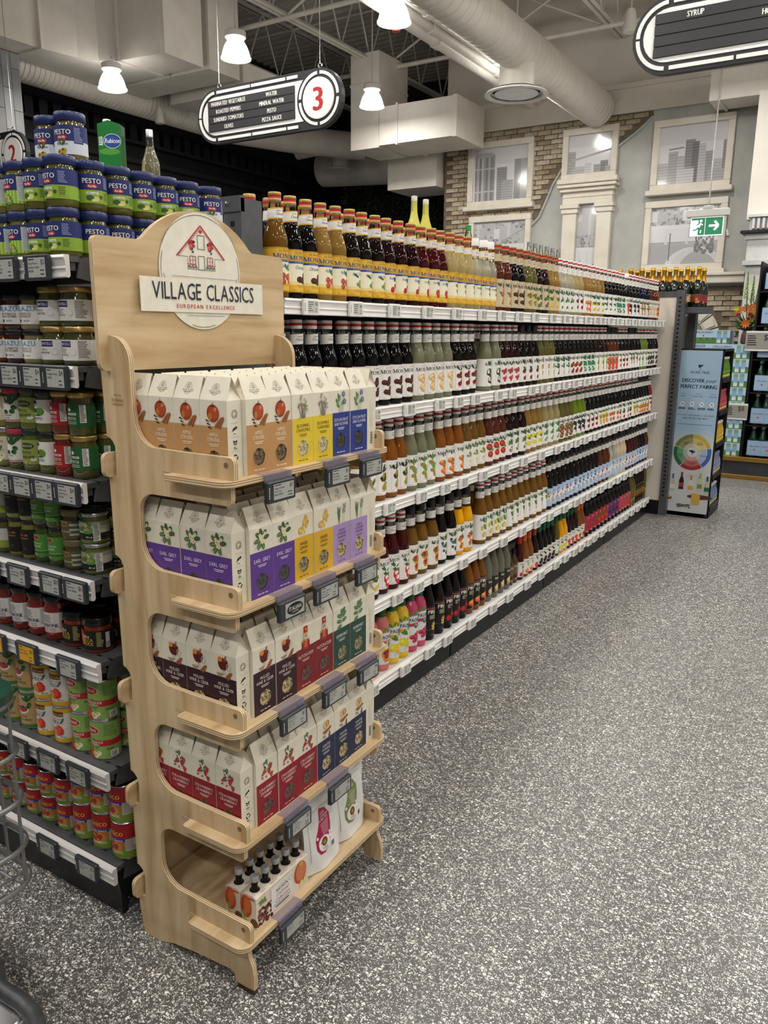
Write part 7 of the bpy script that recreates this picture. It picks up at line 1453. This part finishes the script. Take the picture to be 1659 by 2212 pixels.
# ---------------- platform with water cartons and packs
plx0 = at(1553, 1029, z=0).x; PYF = 8.92
pf = thing('display_platform', 'dark low platform with brass edges under the water display', 'platform')
BRASS = mat('a07d3c', .35, .7)
part('base', Geo().box(-2.6, 3, PYF + .02, 10.5, 0, .20), nodemat('slate', b_noise('2b2c2f', '35363a', 8, .5)), pf); part('top_edge', Geo().rbox(-2.6, 3, PYF, PYF + .03, .185, .235, .005), BRASS, pf); part('foot_edge', Geo().rbox(-2.6, 3, PYF, PYF + .03, 0, .045, .005), BRASS, pf); part('deck', Geo().box(-2.6, 3, PYF + .03, 10.5, .20, .225), BLACKP, pf)
cwx = at(1600, 950, y=9.0).x; CB = mat('9db8d0', .4); WCH, WCW = .145, .44
def water_art():
    a = Art(); a.rect(-WCW / 2, 0, WCW / 2, WCH, 'a9c0d6', 0); a.rect(-WCW / 2, 0, WCW / 2, WCH * .42, '4f7a3a', 1)
    for i in range(14): r = random.Random(i); a.ell(-WCW / 2 + i * WCW / 14, WCH * .38, .03, .012, ['5f8a44', '3f6a30'][i % 2], 2, 8)
    a.text('S.PELLEGRINO', -.05, WCH * .76, .022, '2a3a5a', maxw=.22, bold=.02); a.ell(-.05, WCH * .58, .010, .010, 'c2302c', 3, 5)
    for x in (.11, .17): a.rect(x - .022, .008, x + .022, WCH - .006, '7fa3c4', 3); a.rect(x - .018, WCH * .72, x + .018, WCH - .01, '7a9a5a', 4); a.rect(x - .018, .01, x + .018, WCH * .3, 'd0d6cf', 4)
    return a
WART = water_art().mesh('front_print'); WBX = Geo().rbox(-WCW / 2, WCW / 2, 0, .27, 0, WCH - .002, .004).mesh('carton', [CB])
def wcarton(loc, lab):
    if 'wc' in PROTO: return dup(PROTO['wc'], loc, 0, lab)
    t = thing('water_carton', lab, 'carton', loc, 0, 'sparkling water cartons on the platform'); part('carton', WBX, None, t); part('front_print', WART, None, t); PROTO['wc'] = t; return t
for k in range(8): wcarton((cwx - WCW / 2, PYF + .06, .226 + k * WCH), 'blue and green sparkling water carton in the tall front stack on the platform')
for i in range(3):
    for k in range(9): wcarton((cwx - WCW * 1.55 - i * (WCW + .01) + .2, PYF + .40, .226 + k * WCH), 'blue and green sparkling water carton in the stacks behind the front stack')
def shelf_sign(px, py, y_, w_, h_, price, lab):
    p = at(px, py, y=y_); t = thing('price_sign', lab, 'price sign', (p.x, y_, p.z)); part('board', Geo().rbox(-w_ / 2, w_ / 2, 0, .012, -h_ / 2, h_ / 2, .003), mat('d9d7d2', .4), t)
    a = Art(); a.rect(-w_ / 2 + .002, -h_ / 2 + .018, w_ / 2 - .002, h_ / 2 - .018, '8f8b84', 0); a.text('$' + price, w_ * .2, h_ * .05, h_ * .3, INK, maxw=w_ * .45); a.lines(-w_ * .44, h_ * .28, -w_ * .1, 5, h_ * .11, h_ * .05, INK, 1, 3); part('face', a.mesh('face'), None, t); return t
shelf_sign(1590, 889, PYF + .045, .22, .17, '11', 'grey price sign reading eleven dollars on the carton stack'); shelf_sign(1645, 737, PYF + .02, .30, .20, '2', 'grey price sign reading two dollars on the water packs')
GB = Geo().lathe([(.036, 0), (.042, .006), (.042, .16), (.036, .20), (.02, .255), (.0145, .28), (.0145, .30)], 14).mesh('bottle', [mat('1d4a2c', .12, coat=.5, trans=.3)]); GCAP = Geo().lathe([(.016, .295), (.016, .318), (0, .32)], 12).mesh('bottle_cap', [mat('b9c9d6', .4)])
CB_ = Geo().lathe([(.036, 0), (.042, .006), (.042, .16), (.036, .20), (.02, .255), (.0145, .28), (.0145, .30)], 14).mesh('bottle', [nodemat('clear_pet', b_clear('c9d2da', .25))])
gw = Geo().box(-.132, .132, -.092, .092, .02, .175); GW = gw.mesh('band', [mat('a8c6e6', .3, coat=.3)]); CW_ = gw.mesh('band', [mat('6a7488', .25, coat=.3)])
a = Art(); a.rect(-.128, .025, -.005, .17, 'b4cfea', 0); a.rect(.005, .025, .128, .17, 'b4cfea', 0); a.text('S.PELLEGRINO', -.06, .11, .014, '2a3a5a', maxw=.1); a.ell(-.06, .08, .01, .01, 'c2302c', 2, 5); a.text('S.PELLEGRINO', .06, .11, .014, '2a3a5a', maxw=.1); a.ell(.06, .08, .01, .01, 'c2302c', 2, 5); WLAB = a.mesh('band_print')
SHR = Geo().prism([(-.135, 0), (.135, 0), (.135, .17), (.09, .26), (.075, .335), (-.075, .335), (-.09, .26), (-.135, .17)], -.093, .093, 'y').mesh('shrink_film', [FILM])
a = Art(); a.rect(-.04, .05, .04, .1, 'd9dce0', 0); [a.rect(-.036 + i * .006, .055, -.033 + i * .006, .095, INK, 1) for i in range(12)]; a.ell(-.07, .13, .024, .024, '9aa3b4', 1, 12); a.ell(.07, .13, .024, .024, '9aa3b4', 1, 12); CLAB = a.mesh('band_print')
def pack(loc, green, lab, group):
    k = ('pack', green)
    if k in PROTO: return dup(PROTO[k], loc, 0, lab, group)
    t = thing('water_pack', lab, 'water pack', loc, 0, group)
    for x in (-.088, 0, .088):
        for y in (-.044, .044):
            b_ = part('bottle', GB if green else CB_, None, t, (x, y, 0)); part('bottle_cap', GCAP, None, b_)
    part('band', GW if green else CW_, None, t); part('band_print', WLAB if green else CLAB, None, t, (0, -.0925, 0)); part('shrink_film', SHR, None, t); PROTO[k] = t; return t
rk = thing('bottle_rack', 'black rack with tilted trays holding the water packs', 'rack', (0, 0, 0)); gx = cwx + .24
part('side', Geo().box(cwx + .012, cwx + .03, PYF + .05, PYF + .6, .226, 2.2), BLACKP, rk); part('back', Geo().box(cwx + .03, 2.4, PYF + .58, PYF + .6, .226, 2.2), BLACKP, rk)
for k in range(6):
    z = .23 + k * .337; part('tray', Geo().box(cwx + .03, 2.4, PYF + .06, PYF + .58, z - .012, z), BLACKP, rk)
    for i in range(6): pack((gx - .04 + i * .285, PYF + .17, z + .001), i < 1, 'green-bottle water pack in blue wrap on the black rack' if (i < 1) else 'clear plastic water pack in grey film on the black rack', 'water packs on the black rack')
# flowers in a vase beside the packs
p = at(1612, 725, y=9.3); t = thing('flower_arrangement', 'mixed bouquet with yellow daisies, orange lilies and green spires on the cartons', 'flowers', (p.x, 9.3, .226 + 8 * WCH))
vz = p.z - t.location.z; part('vase', Geo().lathe([(.04, 0), (.055, .02), (.05, .1), (.035, .14), (.05, max(.15, vz * .5))], 16), mat('5a3a3a', .4), t)
rr = random.Random(6); b0 = max(.15, vz * .5)
for i in range(4):
    x, y = rr.uniform(-.1, .14), rr.uniform(-.06, .06); h_ = b0 + rr.uniform(.30, .42); s_ = part('spire', Geo().tube([(0, 0, b0), (x * .6, y * .6, h_ * .7), (x, y, h_ + .2)], .006, 6), mat('4f7a2c', .6), t)
    gg = Geo()
    for q in range(40): f_ = q / 40; an = q * 2.4; gg.lathe([(0, -.012), (.010 * (1.2 - f_), 0), (0, .012)], 5, c=(x + math.cos(an) * .018 * (1.1 - f_), y + math.sin(an) * .018 * (1.1 - f_), h_ - .06 + f_ * .28))
    part('florets', gg, mat('9ab83a', .6), s_)
for i, (c, n_, r_) in enumerate([('e0c21e', 4, .045), ('d9772a', 5, .055), ('6a2a3a', 8, .028), ('a9c23a', 2, .035)]):
    for j in range(n_):
        x, y, z = rr.uniform(-.12, .14), rr.uniform(-.12, .04), b0 + rr.uniform(.02, .24) - (.06 if i == 2 else 0); gg = Geo()
        for q in range(9): an = q * .698; gg.add([(0, 0, 0), (math.cos(an - .3) * r_ * .6, -.012, math.sin(an - .3) * r_ * .6), (math.cos(an) * r_, -.02, math.sin(an) * r_), (math.cos(an + .3) * r_ * .6, -.012, math.sin(an + .3) * r_ * .6)], [(0, 1, 2, 3)])
        gg.lathe([(0, -.01), (r_ * .25, 0), (0, .01)], 8); part('bloom', gg, mat(c, .6), t, (x, y, z))
gg = Geo()
for j in range(60): an, l_ = rr.uniform(0, 6.3), rr.uniform(.08, .2); z = b0 - .02; d_ = (math.cos(an) * l_, math.sin(an) * l_ * .6, rr.uniform(.02, .2)); gg.add([(0, 0, z), (d_[0] * .5 + .01, d_[1] * .5, z + d_[2] * .6), (d_[0], d_[1], z + d_[2]), (d_[0] * .5 - .01, d_[1] * .5, z + d_[2] * .6)], [(0, 1, 2, 3)])
part('foliage', gg, mat('3a5a26', .6), t)

# ============================================================ shopping cart at the left edge
cz = [.805, .70, .60, .50, .42]; x1, y1_ = -1.318, .812; x0_, y0_ = -2.25, .26
ct = thing('shopping_cart', 'grey wire shopping cart with green plastic corner, in front of the end cap', 'shopping cart')
RC = lambda z, e=0: [(x0_, y0_, z)] + [(a, b, z) for a, b in arc(x1 - .06 + e, y0_ + .06, .06, -90, 0, 6)] + [(a, b, z) for a, b in arc(x1 - .06 + e, y1_ - .06, .06, 0, 90, 6)] + [(x0_, y1_, z)]
bk = part('basket', Geo().tube(RC(cz[0]), .008, 8), WIRE, ct)
for k, z in enumerate(cz[1:]):
    ins = .008 * (k + 1) * 0; part('hoop', Geo().tube(RC(z, .004), .0055, 8), WIRE, bk)
for i in range(9): y = y0_ + .03 + i * (y1_ - y0_ - .06) / 8; part('wire', Geo().tube([(x1 - .004, y, cz[0]), (x1 - .006, y, cz[-1]), (x1 - .05, y, cz[-1] - .012), (x0_, y, cz[-1] - .012)], .0032, 6), WIRE, bk)
for i in range(16): x = x1 - .045 - i * .055; part('wire', Geo().tube([(x, y1_ - .006, cz[0]), (x, y1_ - .006, cz[-1]), (x, y1_ - .03, cz[-1] - .006), (x, y0_ + .03, cz[-1] - .006), (x, y0_ + .006, cz[-1]), (x, y0_ + .006, cz[0])], .0032, 6), WIRE, bk)
part('corner_bumper', Geo().prism(arc(x1 - .06, y1_ - .06, .066, -5, 95, 8) + [(x1 - .35, y1_ + .008), (x1 - .35, y1_ - .02), (x1 - .07, y1_ - .03), (x1 - .035, y1_ - .07), (x1 - .02, y1_ - .30), (x1 + .008, y1_ - .30)], cz[0] - .012, cz[0] + .022, 'z'), mat('123d30', .35, coat=.2), ct)
CHS = mat('5b5e60', .45, .6)
part('chassis', Geo().tube([(x0_, .80, .125), (-1.52, .80, .125)] + [at(a, b, z=.125) for a, b in ((0, 2135), (20, 2148), (50, 2168), (72, 2192), (82, 2225), (84, 2280))] + [(-1.27, .3, .125), (-1.30, .1, .125)], .0185, 14), CHS, ct)
part('caster_plate', Geo().rbox(-1.45, -1.33, .62, .75, .105, .118, .003), CHROME, ct); part('caster_bolt', Geo().lathe([(.02, 0), (.02, .004), (.014, .012), (.006, .016), (0, .016)], 14), CHROME, ct, (-1.375, .70, .118))
for (wx, wy) in ((-1.375, .70), (-1.375, .36), (-2.15, .70), (-2.15, .36)):
    c_ = part('caster', Geo().box(-.028, -.022, -.03, .03, .03, .105).box(.022, .028, -.03, .03, .03, .105), CHROME, ct, (wx, wy, 0)); part('wheel', Geo().lathe([(.03, -.014), (.046, -.012), (.05, 0), (.046, .012), (.03, .014)], 18), mat('26282a', .6), c_, (0, 0, .05), ry=PI / 2)
for sy in (y0_ + .02, y1_ - .02): part('leg_tube', Geo().tube([(x0_ + .05, sy, .125), (x0_ - .02, sy, .5), (x0_ - .06, sy, .98)], .012, 10), WIRE, ct)
part('handle', Geo().cyl((x0_ - .06, y0_ + .02, .98), (x0_ - .06, y1_ - .02, .98), .016, 12), mat('123d30', .35, coat=.2), ct); part('support_tube', Geo().tube([(x0_ + .05, .53, .125), (-1.5, .53, .36), (-1.36, .53, .42)], .011, 8), WIRE, ct)
